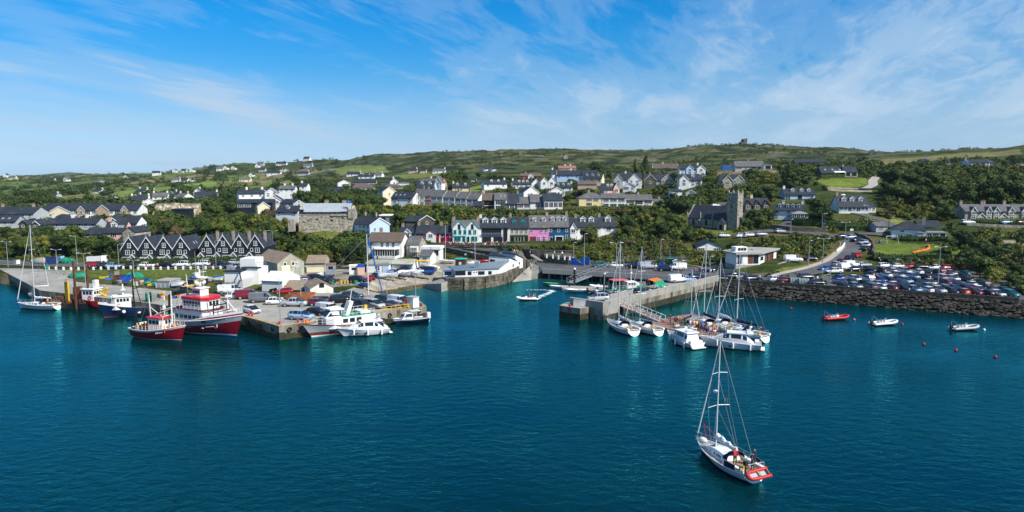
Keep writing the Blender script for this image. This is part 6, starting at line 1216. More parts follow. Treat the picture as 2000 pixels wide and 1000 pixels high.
def place_cars():
 for kind,colr,u,v,yaw,lev,where in SINGLE:
  if lev is None:
   p=G(u,v);p.z=max(p.z,GX(p.x,p.y))+.1
   if p.z<2.45:p=aZ(u,v,2.43)
  else:p=aZ(u,v,lev)
  nm={'van':'parked_van','pickup':'pickup_truck'}.get(kind,'parked_car');ct={'van':'van','pickup':'pick-up','suv':'car'}.get(kind,'car')
  car(kind,'%s %s %s'%(colr,{'pickup':'pick-up','suv':'off-road car'}.get(kind,kind),where),p,R(yaw),CC[colr],None,nm,ct)
  FOOT.append((p.x,p.y,2.6));KEEP.append((u-14,u+14,v-9,v,p.y,26))
 rows=[((1648,561.5),(1972,579.5),15,'front car park row by the parapet',['navy','silver','grey',WT,'maroon','navy','pale blue',WT,'silver','charcoal','orange','maroon','black',WT,'teal'],100),((1640,554.5),(1985,573.5),15,'second car park row from the parapet',['silver','black','black','silver',WT,'charcoal','black','silver','grey','blue','navy',WT,'black','navy','black'],98),((1641,546.5),(1918,561.),12,'third car park row from the parapet',['blue',WT,'silver','blue','maroon','pale blue','charcoal','silver','maroon','navy',WT,'charcoal'],98),((1700,539.5),(1890,549.),8,'fourth car park row from the parapet',['charcoal',WT,'silver','pale blue','black','silver',WT,'charcoal'],100),((1697,531.),(1880,538.),9,'fifth car park row from the parapet',['black','charcoal',WT,'silver',WT,'black','maroon','silver','teal'],98),((1730,522.5),(1874,527.5),7,'side-on sixth car park row from the parapet',[WT,WT,'red','black',WT,'red','red'],4),((1738,515.),(1866,518.5),8,'last car park row below the hedge',['black',WT,'navy','black','charcoal','red','teal',WT],98)]
 ords=['first','second','third','fourth','fifth','sixth','seventh','eighth','ninth','tenth','eleventh','twelfth','thirteenth','fourteenth','fifteenth']
 ks=['hatchback','estate','hatchback','saloon','suv','hatchback']
 i=0
 for(a,b,n,nm,cols,yaw)in rows:
  for k in range(n):
   t=(k+U(rnd,-.12,.12))/(n-1);p=aZ(a[0]+(b[0]-a[0])*t,a[1]+(b[1]-a[1])*t,2.36);kd=ks[(i*5+k*3)%6];i+=1
   car(kd,'%s %s, %s from left in the %s'%(cols[k],{'suv':'off-road car'}.get(kd,kd),ords[k],nm),p,R(yaw+U(rnd,-3,3)+(180 if rnd.random()<.5 else 0)),CC[cols[k]],'cars in the car park').scale=(.93,.93,.95)
place_cars()
def lorry():
 p=G(191,514.5);t=tg('lorry','white lorry parked at the mouth of the lane under the trees','lorry',p,R(20));pt('cab',Bx(1.,2.4,-.95,.95,.5,2.2),'gel',t);pt('box_body',Bx(-2.6,.9,-1,1,.8,2.),'gelgrey',t);pt('windscreen',Bx(2.38,2.43,-.8,.8,1.3,2.),'glass',t)
 w=MB();w.tube((0,-.15,0),(0,.15,0),.42,.42,12);me=w.mesh('wheel','rubber')
 for x in(-1.7,1.6):
  for y in(-.85,.85):ob('wheel',me,t,(x,y,.42))
 p=aZ(375,566,Q);t=tg('telehandler','orange yellow loader with a raised boom on the quay behind the red trawler','loader',p,R(8));pt('chassis',Bx(-1.9,1.6,-.9,.9,.7,1.3),'yellowp',t);pt('cab',Bx(-.6,.6,-.9,0,1.303,2.4),'glass',t);pt('boom',MB().tube((-1.6,.4,1.7),(3.,.4,2.3),.22,.16,6),'yellowp',t);pt('fork_carriage',Bx(3.,3.2,-.6,1.1,1.2,2.4),'rubber',t)
 w=MB();w.tube((0,-.2,0),(0,.2,0),.6,.6,12);me=w.mesh('wheel','rubber')
 for x in(-1.3,1.1):
  for y in(-.95,.95):ob('wheel',me,t,(x,y,.6))
lorry()
# --- boats (bow towards +x, waterline at z=0)
def hull_rings(L,B,fs,fb,zk=-.5,tw=.75,rake=.12,full=.45,n=18,m=7,bands=(),dip=.0,trk=.0,mx=.42,run=True):
 rings=[]
 for i in range(n+1):
  t=i/n;x=-L/2+L*t*(1-rake)
  b=(tw+(1-tw)*sin(min(1,t/mx)*pi/2))if t<mx else max(.0,(1-((t-mx)/(1-mx))**2.3))
  b=max(b,.012)*B/2;sh=fs+(fb-fs)*t*t-dip*sin(pi*t);e=full+(1.15-full)*max(0,(t-.45)/.55)**1.5
  zkk=zk*(.12+.88*min(1,t/.3))if tw>.7 and run else zk;half=[]
  lo=[max(l,zkk+.01*(j+1))for j,(l,_)in enumerate(q for q in bands if 0<=q[0]<5)];hi=[sh+l for l,_ in bands if l<0];a_=lo[-1]if lo else zkk;b_=hi[0]if hi else sh;nm=max(2,m-len(lo)-len(hi))
  for k,z in enumerate([zkk]+lo+[a_+(b_-a_)*(j+1)/nm for j in range(nm-1)]+hi+([sh]if hi else[sh])):
   s=(z-zkk)/(sh-zkk);y=b*(max(s,.001)**e)if k else .0
   xs=x+L*rake*(t**2.2)*max(0,(z+.2))/(fb+.2)-trk*(1-t)**8*(z/max(fs,.1));half.append((xs,y,z))
  rings.append([(p[0],-p[1],p[2])for p in half[::-1]]+half[1:])
 return rings
def hull(ro,L,B,fs,fb,bands,mats,drop=.12,deckmat='gelgrey',name='hull',**k):
 r=hull_rings(L,B,fs,fb,bands=bands,**k);m=(len(r[0])-1)//2
 def mf(i,kk):
  z=(r[i][kk][2]+r[i][kk+1][2]+r[i+1][kk][2]+r[i+1][kk+1][2])/4;sh=r[i][0][2]
  for lim,mi in bands:
   if(lim<0 and z<sh+lim)or(lim>=0 and z<lim):return mi
  return bands[-1][1]
 mb=MB();n2=len(r[0]);base=0
 mb.v=[tuple(p)for q in r for p in q]
 for i in range(len(r)-1):
  for kk in range(n2-1):
   mb.f.append([i*n2+kk,i*n2+kk+1,(i+1)*n2+kk+1,(i+1)*n2+kk]);mb.m.append(mf(i,kk));mb.s.append(True)
 mb.add(r[0],[tuple(range(n2))],mf(0,1)if n2>3 else 0)
 h=pt(name,mb,mats,ro)
 d=MB();dk=[]
 for q in r:
  z=q[0][2]-drop;j=next((j for j in range(m)if q[j+1][2]<=z),m-1);f=(q[j][2]-z)/max(1e-6,q[j][2]-q[j+1][2]);x,y=[q[j][i]*(1-f)+q[j+1][i]*f for i in(0,1)];dk.append([(x,y*.97,z),(x,0,z+B*.015),(x,-y*.97,z)]);d.loft(dk,closed=0,sm=0);pt('deck',d,deckmat,ro)
 rail=MB()
 for side in(0,-1):
  pts=[q[side]for q in r]
  for a,b in zip(pts[:-1],pts[1:]):rail.tube(a,b,B*.014,B*.014,5)
 rail.tube(r[0][0],r[0][-1],B*.014,B*.014,5);pt('rubbing_strake',rail,mats[bands[-1][1]],ro)
 return r
def sheer(r,t,side,inset=.94):
 i=min(int(t*(len(r)-1)),len(r)-2);f=t*(len(r)-1)-i;a,b=Ve(r[i][0 if side<0 else-1]),Ve(r[i+1][0 if side<0 else-1]);p=a.lerp(b,f);p.y*=inset;return p
def guard(ro,r,t0,t1,n,h=.6,mat='metal',name='guard_rail',both=True,rr=.022,mid=True):
 mb=MB()
 for sd in((-1,1)if both else(1,)):
  P=[sheer(r,t0+(t1-t0)*k/n,sd)for k in range(n+1)]
  for p in P:mb.tube(p,p+Ve((0,0,h)),rr,rr,5)
  for a,b in zip(P[:-1],P[1:]):
   mb.tube(a+Ve((0,0,h)),b+Ve((0,0,h)),rr*.8,rr*.8,4)
   if mid:mb.tube(a+Ve((0,0,h*.5)),b+Ve((0,0,h*.5)),rr*.7,rr*.7,4)
 return pt(name,mb,mat,ro)
def boatpos(bu,bv,su,sv):
 a,b=aZ(bu,bv,0),aZ(su,sv,0);d=a-b;return(a+b)/2,mt.atan2(d.y,d.x),d.length
def tubeU(pts,r,n=10):
 mb=MB();rings=[]
 P=[Ve(p)for p in pts]
 for i,p in enumerate(P):
  t=(P[min(i+1,len(P)-1)]-P[max(i-1,0)]).normalized();a=Ve((0,0,1));a=(a-t*a.dot(t)).normalized();b=t.cross(a)
  rings.append([p+a*(r*cos(2*pi*k/n))+b*(r*sin(2*pi*k/n))for k in range(n)])
 return mb.loft(rings)
def flag(parent,loc,kind,w=.7,h=.45,pole=1.):
 f=pt('flag_staff',MB().tube((0,0,0),(0,0,pole),.02,.02,5),'metal',parent,loc=loc)
 mb=MB();n=9
 for k in range(n):
  x0,x1=w*k/n,w*(k+1)/n;y0,y1=.05*sin(x0*9),.05*sin(x1*9);mb.add([(x0,y0,pole-h),(x1,y1,pole-h),(x1,y1,pole),(x0,y0,pole)],[(0,1,2,3)],k//3)
 pt('flag_cloth',mb,{'irish':['flaggr',WT,'flagor'],'red':['brightred']*3,'yellow':['yellowp']*3}[kind],f)
def yacht(label,bow,stern,mast_px,L=None,B=None,boom=('navy',1),jib=WT,stripe='bluehull',main=False,yaw=None,sprayhood='navy',deckmat='gelgrey',boomang=0,group=None,lines=True,dodger=False,rad=False,hullcol='gel',fl=None):
 p,an,l=boatpos(*bow,*stern);L=L or l;an=an if yaw is None else R(yaw);B=B or L*.345
 k=L/9.;ro=tg('sailing_yacht',label,'yacht',p,an,group)
 fs,fb=.95*k,1.22*k
 r=hull(ro,L,B,fs,fb,[(.05,2),(.14*k,1),(-.22*k,0),(9,0)],[hullcol,stripe,'bluehull' if stripe=='bluehull' else 'blackhull'],.06,deckmat,zk=-.45,tw=.80,rake=.10,full=.42,dip=.06,trk=-.5*k,mx=.38)
 if stripe=='bluehull':
  mb=MB()
  for sd in(0,-1):
   for a,b in zip(r[:-1],r[1:]):
    pa,pb=Ve(a[sd]),Ve(b[sd]);o=Ve((0,-.012 if sd==0 else .012,0));qa,qb=Ve(a[1 if sd==0 else-2]),Ve(b[1 if sd==0 else-2])
    mb.add([pa.lerp(qa,.22)+o,pb.lerp(qb,.22)+o,pb.lerp(qb,.40)+o,pa.lerp(qa,.40)+o],[(0,1,2,3)])
  pt('cove_stripe',mb,'bluehull',ro)
 cr=[]
 for t,w,h in((.36,.30,.38),(.42,.31,.42),(.60,.27,.38),(.72,.20,.26),(.79,.12,.06)):
  x=-L/2+L*t;z=fs+(fb-fs)*t*t-.08;cr.append([(x,-B*w,z),(x,-B*w*.86,z+h*k),(x,-B*w*.4,z+h*k*1.12),(x,B*w*.4,z+h*k*1.12),(x,B*w*.86,z+h*k),(x,B*w,z)])
 pt('coachroof',MB().loft(cr,closed=0,sm=0).add(cr[0],[(5,4,3,2,1,0)]),'gel',ro)
 for sd in(-1,1):
  for t0,t1 in((.43,.52),(.54,.64)):
   mb=MB();vs=[]
   for t,up in((t0,.25),(t1,.28),(t1,.78),(t0,.8)):
    w=np.interp(t,[.36,.42,.60,.72],[.30,.31,.27,.20]);x=-L/2+L*t;z=fs+(fb-fs)*t*t-.08;hh=np.interp(t,[.36,.42,.60,.72],[.38,.42,.38,.26])*k
    vs.append((x,sd*(B*w*(1-.14*up)+.015),z+hh*up))
   mb.add(vs,[(0,1,2,3)]);pt('window',mb,'glass',ro)
 pt('hatch',Bx(-L/2+L*.66,-L/2+L*.71,-.25*k,.25*k,fb*.93,fb*.93+.25*k),'glass',ro)
 zc=fs-.05;mb=MB();x0,x1=-L/2+L*.03,-L/2+L*.355;w=B*.28
 mb.box(x0,x1,-w,w,zc-.02,zc+.02,1);mb.box(x0,x1,-w-.35*k,-w,zc,zc+.3*k,0);mb.box(x0,x1,w,w+.35*k,zc,zc+.3*k,0);pt('cockpit',mb,['gel','teak'],ro)
 mb=MB();ring=[(x0+.9*k,.42*k*cos(a),zc+.75*k+.42*k*sin(a))for a in[2*pi*j/14 for j in range(15)]];mb.path(ring,.03,5);mb.tube((x0+.95*k,0,zc),(x0+.95*k,0,zc+.75*k),.09,.06,8);pt('steering_wheel',mb,'metal',ro)
 if sprayhood:
  mb=MB();xs=-L/2+L*.38;rings=[[(xs+dx,B*.30*cos(a)*sc,fs+.25*k+h*sin(a))for a in[pi*j/8 for j in range(9)]]for dx,sc,h in((-.5*k,1,.75*k),(-.05*k,1,.72*k),(.5*k,.9,.18*k))];mb.loft(rings,closed=0);pt('sprayhood',mb,sprayhood,ro)
 if dodger:
  mb=MB()
  for sd in(-1,1):
   a,b=sheer(r,.12,sd,1.),sheer(r,.30,sd,1.);mb.add([a,b,b+Ve((0,0,.6*k)),a+Ve((0,0,.6*k))],[(0,1,2,3)])
  pt('side_dodger',mb,'navy',ro)
 guard(ro,r,.03,.97,9,.58*k,rr=.018*max(k,1))
 mb=MB();a,b=sheer(r,.96,-1),sheer(r,.96,1);tip=Ve((L/2+.05,0,fb+.6*k));mb.path([a+Ve((0,0,.6*k)),tip,b+Ve((0,0,.6*k))],.03,5);mb.path([a,a+Ve((0,0,.6*k))],.03,5);pt('pulpit',mb,'metal',ro)
 mx=-L/2+L*(.66 if rad else .57);zb=fs+.42*k;dist=(Ve((p.x,p.y,0))).length;mh=mast_px*p.y/FPX/CP*1.
 mast=pt('mast',MB().tube((mx,0,zb-.4),(mx-.012*mh,0,zb+mh),.075*max(k,.9),.06*max(k,.9),8),'alu',ro)
 for f,w in((.38,.28),(.68,.20)):
  mb=MB();z=zb+mh*f;mb.tube((mx-.25,-B*w*1.3,z),(mx,0,z+.05),.035,.035,5);mb.tube((mx-.25,B*w*1.3,z),(mx,0,z+.05),.035,.035,5);pt('spreader',mb,'alu',mast)
 top=Ve((mx-.012*mh,0,zb+mh-.1));wr=.016+dist*.00006
 mb=MB();bowp=Ve((L/2-.12,0,fb+.05));mb.tube(top,Ve((-L/2+.1,0,fs+.1)),wr*.8,wr*.8,4)
 for sd in(-1,1):
  c=sheer(r,.53,sd,.97);s1=Ve((mx-.25,sd*B*.28*1.3,zb+mh*.38));s2=Ve((mx-.25,sd*B*.2*1.3,zb+mh*.68));mb.path([c,s1,s2,top],wr*.7,4);mb.tube(c,Ve((mx,0,zb+mh*.36)),wr*.7,wr*.7,4)
 pt('rigging',mb,'rope',ro)
 pt('furled_jib',MB().tube(bowp+Ve((0,0,.5)),top+Ve((.05,0,-.4)),.075*max(k,.8),.035,6),jib,ro)
 bl=L*.40;ca,sa=cos(R(boomang)),sin(R(boomang));zbm=zb+.75*k;e=Ve((mx-bl*ca,-bl*sa,zbm+.02))
 pt('boom',MB().tube((mx,0,zbm),e,.06*k,.06*k,6),'alu',ro)
 if boom:
  rr=random.Random(int(bow[0]));mb=MB();rings=[]
  for j in range(19):
   t=j/18;c=Ve((mx,0,zbm+.12)).lerp(e,t*.97+.02);h=(.46-.20*t)*k*boom[1]*U(rr,.65,1.25)+.04;wq=(.21-.06*t)*k*boom[1]*U(rr,.6,1.3)
   rings.append([c+Ve((U(rr,-.05,.05),wq*cos(a)*U(rr,.75,1.2),h*.45+h*.6*sin(a)*U(rr,.8,1.15)))for a in[2*pi*q/9 for q in range(9)]])
  mb.loft(rings,sm=0);pt('stowed_sail',mb,boom[0],ro)
  pt('topping_lift',MB().tube(top.lerp(Ve((mx,0,zb)),.35),e,wr*.6,wr*.6,4),'rope',ro)
 mb=MB()
 for sd in(-1,1):q=sheer(r,.03,sd);mb.tube(q,q+Ve((0,0,.62*k)),.025,.025,5)
 a,b=sheer(r,.03,-1),sheer(r,.03,1);mb.tube(a+Ve((0,0,.62*k)),b+Ve((0,0,.62*k)),.025,.025,5);pt('pushpit',mb,'metal',ro)
 q=sheer(r,.02,1);ringb=tubeU([(q.x,q.y-.1+.25*sin(t),q.z+.45*k-.27*cos(t))for t in[(-2.4+4.8*j/10)for j in range(11)]],.09,7);pt('horseshoe_buoy',ringb,'yellowp',ro)
 if rad:pt('radar_dome',MB().sphere((mx+.3,0,zb+mh*.5),.28,10,6,0,(1,1,.55)),'gel',mast)
 if fl:flag(ro,(-L/2+.1,B*.2,fs),fl,.6,.4,1.5)
 return ro,r,p,an,L,B,fs,fb,mx,zb,mh
Y0=yacht('white sailing yacht in the foreground with a red dinghy across its stern',(1374,884),(1461,934),228,L=8.9,B=3.5,boom=('canvas',1.25),jib='canvas',sprayhood='navy',dodger=True,boomang=-6,deckmat='gelgrey',rad=True)
def yacht_extras():
 ro,r,p,an,L,B,fs,fb,mx,zb,mh=Y0
 q=p+Matrix.Rotation(an,3,'Z')@Ve((-L/2-.35,.15,0));d=tg('rubber_dinghy','red rubber dinghy slung across the stern of the foreground yacht','dinghy',q+Ve((0,0,1.)),an+R(84));d.rotation_euler=(R(-30),R(6),an+R(84))
 pts=[(-1.35,-.45,0)]+[(-1.+.33*k,-.48,.0)for k in range(5)]+[(.75+.55*sin(a),-.48*cos(a),.08*sin(a))for a in[pi*k/8 for k in range(1,8)]]+[(-1.+.33*k,.48,0)for k in range(4,-1,-1)]+[(-1.35,.45,0)]
 pt('inflated_tube',tubeU(pts,.19,12),'redrub',d);d.scale=(.84,.84,.84)
 pt('floor',Bx(-1.15,.9,-.34,.34,-.13,-.08),'greyrub',d);pt('transom_board',Bx(-1.2,-1.12,-.3,.3,-.15,.2),'teak',d);pt('thwart',Bx(-.25,0,-.3,.3,.02,.07),'teak',d)
 ob('outboard',None)if False else None
 m=MB();m.box(-.16,.16,-.14,.14,.55,.95);m.tube((0,0,0),(0,0,.55),.07,.09,7);m.box(-.1,.1,-.03,.03,-.15,.1);pt('stowed_outboard',m,'rubber',ro,loc=(-L/2+.25,B*.32,fs+.25))
 flag(ro,(mx-.4,-.9,zb+mh*.40),'irish',.55,.38,.5)
 pt('anchor',Bx(L/2-.25,L/2+.2,-.07,.07,fb,fb+.1).tube((L/2+.15,0,fb-.3),(L/2+.15,0,fb+.05),.05,.05,6),'metal',ro)
 pt('sail_bag',MB().sphere((L/2-1.,0,fb+.1),.45,10,6,0,(1.2,.8,.55)),'canvas',ro)
 pt('red_halyard',MB().tube((L/2-1.2,-.3,fb+.1),(L/2-1.3,.2,fb+1.9),.03,.03,5).path([(L/2-1.3,.2,fb+1.9),(mx,0,zb+1.)],.025,4),'brightred',ro)
 for x in(-.7,.1):pt('winch',MB().tube((mx+x*2.4,-.2,fb*.9+.35*(x<0)),(mx+x*2.4,.25,fb*.9+.36*(x<0)),.06,.06,6),'metal',ro)
yacht_extras()
yacht('white yacht with bare mast moored closest to the pier head',(1189,637),(1236,655),160,L=9.8,boom=('canvas',.6),sprayhood='navy',fl=None)
yacht('white yacht moored second out from the pier head',(1232,640),(1277,653),150,L=9.6,boom=('wood',.35),stripe='blackhull',sprayhood='navy')
yacht('big white yacht with a navy sail cover at the outer right end of the pontoon',(1412,652),(1480,666),150,L=10.5,boom=('navy',1),stripe='blackhull',fl='red')
yacht('white yacht with a navy sail cover at the left of the raft behind the pontoon',(1362,636),(1330,647),104,L=8.,boom=('navy',.9),stripe='blackhull')
yacht('white yacht with the tallest mast in the raft behind the pontoon',(1355,633),(1402,652),152,L=10.,boom=('navy',1),sprayhood='navy')
yacht('white yacht with a grey stowed sail on the right of the raft behind the pontoon',(1385,633),(1430,648),122,L=9.5,boom=('canvas',.8),stripe='blackhull')
YL=yacht('white sailing yacht anchored at the far left edge of the harbour',(46,601),(104,606),152,L=9.6,B=3.,boom=('canvas',.6),yaw=172,sprayhood='navy')
# ---------------- motor cruisers
def cruiser(label,bow,stern,L=None,B=None,kind='sport',yaw=None,stripe=('gel','bluehull')):
 p,an,l=boatpos(*bow,*stern);L=L or l;B=B or L*.33;an=an if yaw is None else R(yaw);k=L/9.
 ro=tg('motor_cruiser',label,'motor boat',p,an);fs,fb=1.*k,1.65*k
 r=hull(ro,L,B,fs,fb,[(.05,1),(.15,1),(.7*k,0),(9,2)],['gel',stripe[1],'gel'],.05,'gelgrey',zk=-.45,tw=.92,rake=.16,full=.30,mx=.45)
 if kind=='sport':
  sec=[(.10,.40,.25),(.22,.42,1.15),(.30,.41,1.45),(.50,.38,1.45),(.62,.34,.95),(.76,.20,.25),(.82,.1,.02)]
 else:sec=[(.16,.40,1.2),(.24,.40,1.5),(.52,.38,1.55),(.60,.35,1.),(.72,.24,.45),(.80,.1,.05)]
 cr=[]
 for t,w,h in sec:
  x=-L/2+L*t;z=fs+(fb-fs)*t*t-.1;cr.append([(x,-B*w,z),(x,-B*w*.98,z+h*k*.45),(x,-B*w*.82,z+h*k),(x,B*w*.82,z+h*k),(x,B*w*.98,z+h*k*.45),(x,B*w,z)])
 pt('cabin',MB().loft(cr,closed=0,sm=0).add(cr[0],[(5,4,3,2,1,0)]),'gel',ro)
 tall=[i for i,s_ in enumerate(sec)if s_[2]>.9]
 for sd in(1,4):
  for i in tall[:-1]:
   a,b=cr[i],cr[i+1];j=2 if sd==1 else 3;q=[Ve(a[sd]),Ve(b[sd]),Ve(b[j]),Ve(a[j])];o=Ve((0,-.02 if sd==1 else .02,0));c=(q[0]+q[1]+q[2]+q[3])/4
   pt('window',MB().add([(v-c)*.80+c+o for v in q],[(0,1,2,3)]),'glass',ro)
 i=tall[-1];a,b=cr[i-1],cr[i];q=[Ve(a[2]),Ve(a[3]),Ve(b[3]),Ve(b[2])]
 if kind=='sport':
  a,b=cr[i],cr[min(i+1,len(cr)-1)];q=[Ve(cr[i-1][2]),Ve(cr[i-1][3]),Ve(cr[i][3]),Ve(cr[i][2])]
 c=sum(q,Ve())/4;pt('windscreen',MB().add([(v-c)*.86+c+Ve((.02,0,.03))for v in q],[(0,1,2,3)]),'glass',ro)
 x0=-L/2+L*sec[1][0]-.8*k;mb=MB();zt=fs+sec[2][2]*k;mb.prism([(x0,-B*.38),(x0+L*.42,-B*.35),(x0+L*.42,B*.35),(x0,B*.38)],zt-.05,zt+.12);pt('hard_top',mb,'gel',ro)
 pt('radar_arch',MB().path([(x0+1.*k,-B*.36,zt),(x0+.4*k,-B*.3,zt+.7*k),(x0+.4*k,B*.3,zt+.7*k),(x0+1.*k,B*.36,zt)],.07*k,6).sphere((x0+.4*k,0,zt+.95*k),.26*k,8,5,0,(1,1,.6)).tube((x0+.4*k,.3,zt+.7*k),(x0+.3*k,.3,zt+2.*k),.02,.015,4),'gel',ro)
 pt('bathing_platform',Bx(-L/2-.55*k,-L/2+.05,-B*.4,B*.4,.18,.3),'gel',ro)
 mb=MB();xw=-L/2+L*.03;mb.box(xw,-L/2+L*.1,-B*.36,B*.36,fs-.1,fs+.4*k,0);mb.box(-L/2+L*.1,-L/2+L*.16,-B*.3,B*.3,fs-.08,fs+.02,1);pt('cockpit_seat',mb,['gel','teak'],ro)
 pt('saloon_door',Bx(-L/2+L*sec[0][0]+.02,-L/2+L*sec[1][0]-.02,-B*.3,B*.22,fs+.1,fs+.9*k),'glass',ro)
 guard(ro,r,.45,.985,7,.55*k,rr=.022)
 fm=MB();fm.tube((0,0,-.35),(0,0,.35),.15,.15,8);fm.sphere((0,0,.35),.15,8,4);fm.sphere((0,0,-.35),.15,8,4);me=fm.mesh('fender','gel')
 for t in(.2,.5,.75):
  for sd in(-1,1):q=sheer(r,t,sd,1.06);ob('fender',me,ro,(q.x,q.y,q.z-.5))
 for t in(.55,.7):
  for sd in(-1,1):q=sheer(r,t,sd,1.);pt('porthole',Bx(q.x-.25,q.x+.25,q.y*.965-.03,q.y*.965+.03,fs*.55,fs*.55+.16),'glass',ro)
 return ro,r,L,B,fs,fb
cruiser('white flybridge cruiser at the left of the pontoon with its stern door open',(1300,660),(1366,683),L=8.2,B=3.2,kind='fly')
cruiser('long white sport cruiser in front of the pontoon, bow to the left',(1377,676),(1474,683),L=9.6,B=3.)
cruiser('white cruiser in front of the blue and white passenger boat',(662,659),(754,650),L=9.,B=3.,kind='sport')
# ---------------- workboats
def lettering(parent,pts,mat=WT):
 a,b=Ve(pts[0]),Ve(pts[1])
 for k in range(7):
  t=(k+.15)/7;p=a.lerp(b,t);q=a.lerp(b,t+.085);mb=MB();o=Ve((0,0,.24));mb.add([p,q,q+o,p+o],[(0,1,2,3)]);pt('lettering',mb,mat,parent)
def winmesh_row(ro,x0,x1,y,z,h,n,mat='glass',axis='x'):
 for k in range(n):
  a=x0+(x1-x0)*(k+.14)/n;b=x0+(x1-x0)*(k+.86)/n;mb=MB()
  if axis=='x':mb.box(a,b,y-.03,y+.03,z,z+h)
  else:mb.box(y-.03,y+.03,a,b,z,z+h)
  pt('window',mb,mat,ro)
def big_trawler():
 d=Ve((.90,-.44,0));bowp=aZ(467,659,0);L=17.5;p=bowp-d*(L*.44);an=mt.atan2(d.y,d.x)
 ro=tg('trawler','big red and white steel trawler moored against the quay edge','fishing boat',p,an)
 B=6.2
 r=hull(ro,L,B,2.35,4.,[(.22,3),(.46,2),(-.95,0),(-.06,1),(9,2)],['redhull','greyrub','gel','bluepaint'],1.,'green',zk=-.6,tw=.85,rake=.10,full=.26,m=12,dip=.1)
 mb=MB();rr=[[Ve(q[0])+Ve((0,0,0)),Ve(q[0])+Ve((.05,0,.55 if i>8 else .05))]for i,q in enumerate(r)];
 for sd in(0,-1):
  pts=[(Ve(q[sd]),Ve(q[sd])+Ve((.12*max(0,i-8)/10,0,.75*max(0,min(1,(i-8)/5)))))for i,q in enumerate(r)]
  for a,b in zip(pts[:-1],pts[1:]):
   if(b[1]-b[0]).length>.02:mb.add([a[0],b[0],b[0].lerp(b[1],.5),a[0].lerp(a[1],.5)],[(0,1,2,3)],0);mb.add([a[0].lerp(a[1],.5),b[0].lerp(b[1],.5),b[1],a[1]],[(0,1,2,3)],1)
 pt('bow_bulwark',mb,['redhull','gel'],ro)
 dh=pt('deckhouse',MB().prism([(-5.6,-2.3),(1.6,-2.3),(2.4,-1.5),(2.4,1.5),(1.6,2.3),(-5.6,2.3)],1.4,4.6),WT,ro)
 wh=pt('wheelhouse',MB().prism([(-3.4,-2.1),(1.2,-2.1),(2.,-1.2),(2.,1.2),(1.2,2.1),(-3.4,2.1)],4.602,6.2),WT,ro)
 pt('red_visor',MB().prism([(-3.5,-2.2),(1.25,-2.2),(2.15,-1.3),(2.15,1.3),(1.25,2.2),(-3.5,2.2)],6.203,6.7),'brightred',wh)
 pt('bridge_deck',MB().prism([(-5.9,-2.5),(1.8,-2.5),(2.7,-1.6),(2.7,1.6),(1.8,2.5),(-5.9,2.5)],4.45,4.6),'redhull',ro)
 winmesh_row(wh,-3.1,1.1,-2.12,5.2,.8,6);winmesh_row(wh,-3.1,1.1,2.12,5.2,.8,6);winmesh_row(wh,-1.1,1.1,2.02,5.2,.8,3,axis='y')
 winmesh_row(dh,-5.,1.2,-2.32,2.9,.6,6)
 ub=pt('upper_bridge',Bx(-2.2,-.2,-.9,.9,6.703,8.).box(-2.4,0,-1.1,1.1,8.003,8.15),WT,ro);winmesh_row(ub,-2.1,-.3,-.92,7.2,.5,4)
 mast=pt('mast',MB().tube((-1.2,0,8.4),(-1.2,0,11.4),.16,.1,8).box(-2.2,-.2,-.9,.9,9.9,10.).tube((-1.2,-1.4,10.8),(-1.2,1.4,10.8),.05,.05,5),WT,ro)
 for y,z in((-.75,9.),(.75,9.),(-.6,10.3)):pt('satellite_dome',MB().sphere((-1.2,y,z),.42,10,7),'gel',mast)
 for x,y,z in((-1.6,-.4,14.5),(-.9,.5,13.5),(-3.2,1.5,12.),(.8,-1.4,11.5)):pt('whip_aerial',MB().tube((x,y,8.3),(x*1.02,y*1.02,z),.03,.015,4),WT,mast)
 pt('stern_gantry',MB().path([(-6.8,-2.2,1.4),(-6.8,-2.,6.6),(-6.8,2.,6.6),(-6.8,2.2,1.4)],.18,7).tube((-6.8,0,6.6),(-5.2,0,8.6),.12,.12,6).tube((-8.,-1.6,1.4),(-6.8,-1.8,6.4),.1,.1,6).tube((-8.,1.6,1.4),(-6.8,1.8,6.4),.1,.1,6).box(-7.6,-6.2,-1,1,6.7,7.2),'blackhull',ro)
 pt('net_gantry',MB().path([(3.4,-1.6,2.),(3.5,-1.4,5.4),(3.5,1.4,5.4),(3.4,1.6,2.)],.1,6).tube((3.5,-1.4,4.2),(3.5,1.4,4.2),.08,.08,6).tube((3.5,-1.4,5.4),(2.2,-1.4,6.2),.06,.06,6).tube((3.5,1.4,5.4),(2.2,1.4,6.2),.06,.06,6),'blackhull',ro)
 fm=pt('foremast',MB().tube((5.4,0,2.6),(5.4,0,6.3),.26,.2,10,0),WT,ro);pt('red_band',MB().tube((5.4,0,4.2),(5.4,0,4.9),.27,.26,10),'brightred',fm);pt('forestay_strut',MB().tube((5.4,0,6.1),(8.1,0,3.9),.08,.08,6).tube((5.4,0,6.3),(5.4,0,8.2),.06,.04,6),WT,fm)
 guard(ro,r,.66,.98,8,1.45,WT,rr=.03)
 pt('anchor_winch',Bx(4.2,5.,-.6,.6,2.9,3.6).tube((4.6,-.9,3.3),(4.6,.9,3.3),.35,.35,8),'green',ro)
 for k in range(4):pt('ladder_rung',Bx(-5.4+.05,-5.,-2.6,-2.4,1.5+.7*k,1.62+.7*k),'metal',ro)
 a,b=Ve(r[10][1]),Ve(r[4][1]);lettering(ro,(Ve(r[6][4])+Ve((0,-.06,0)),Ve(r[9][4])+Ve((0,-.06,0))))
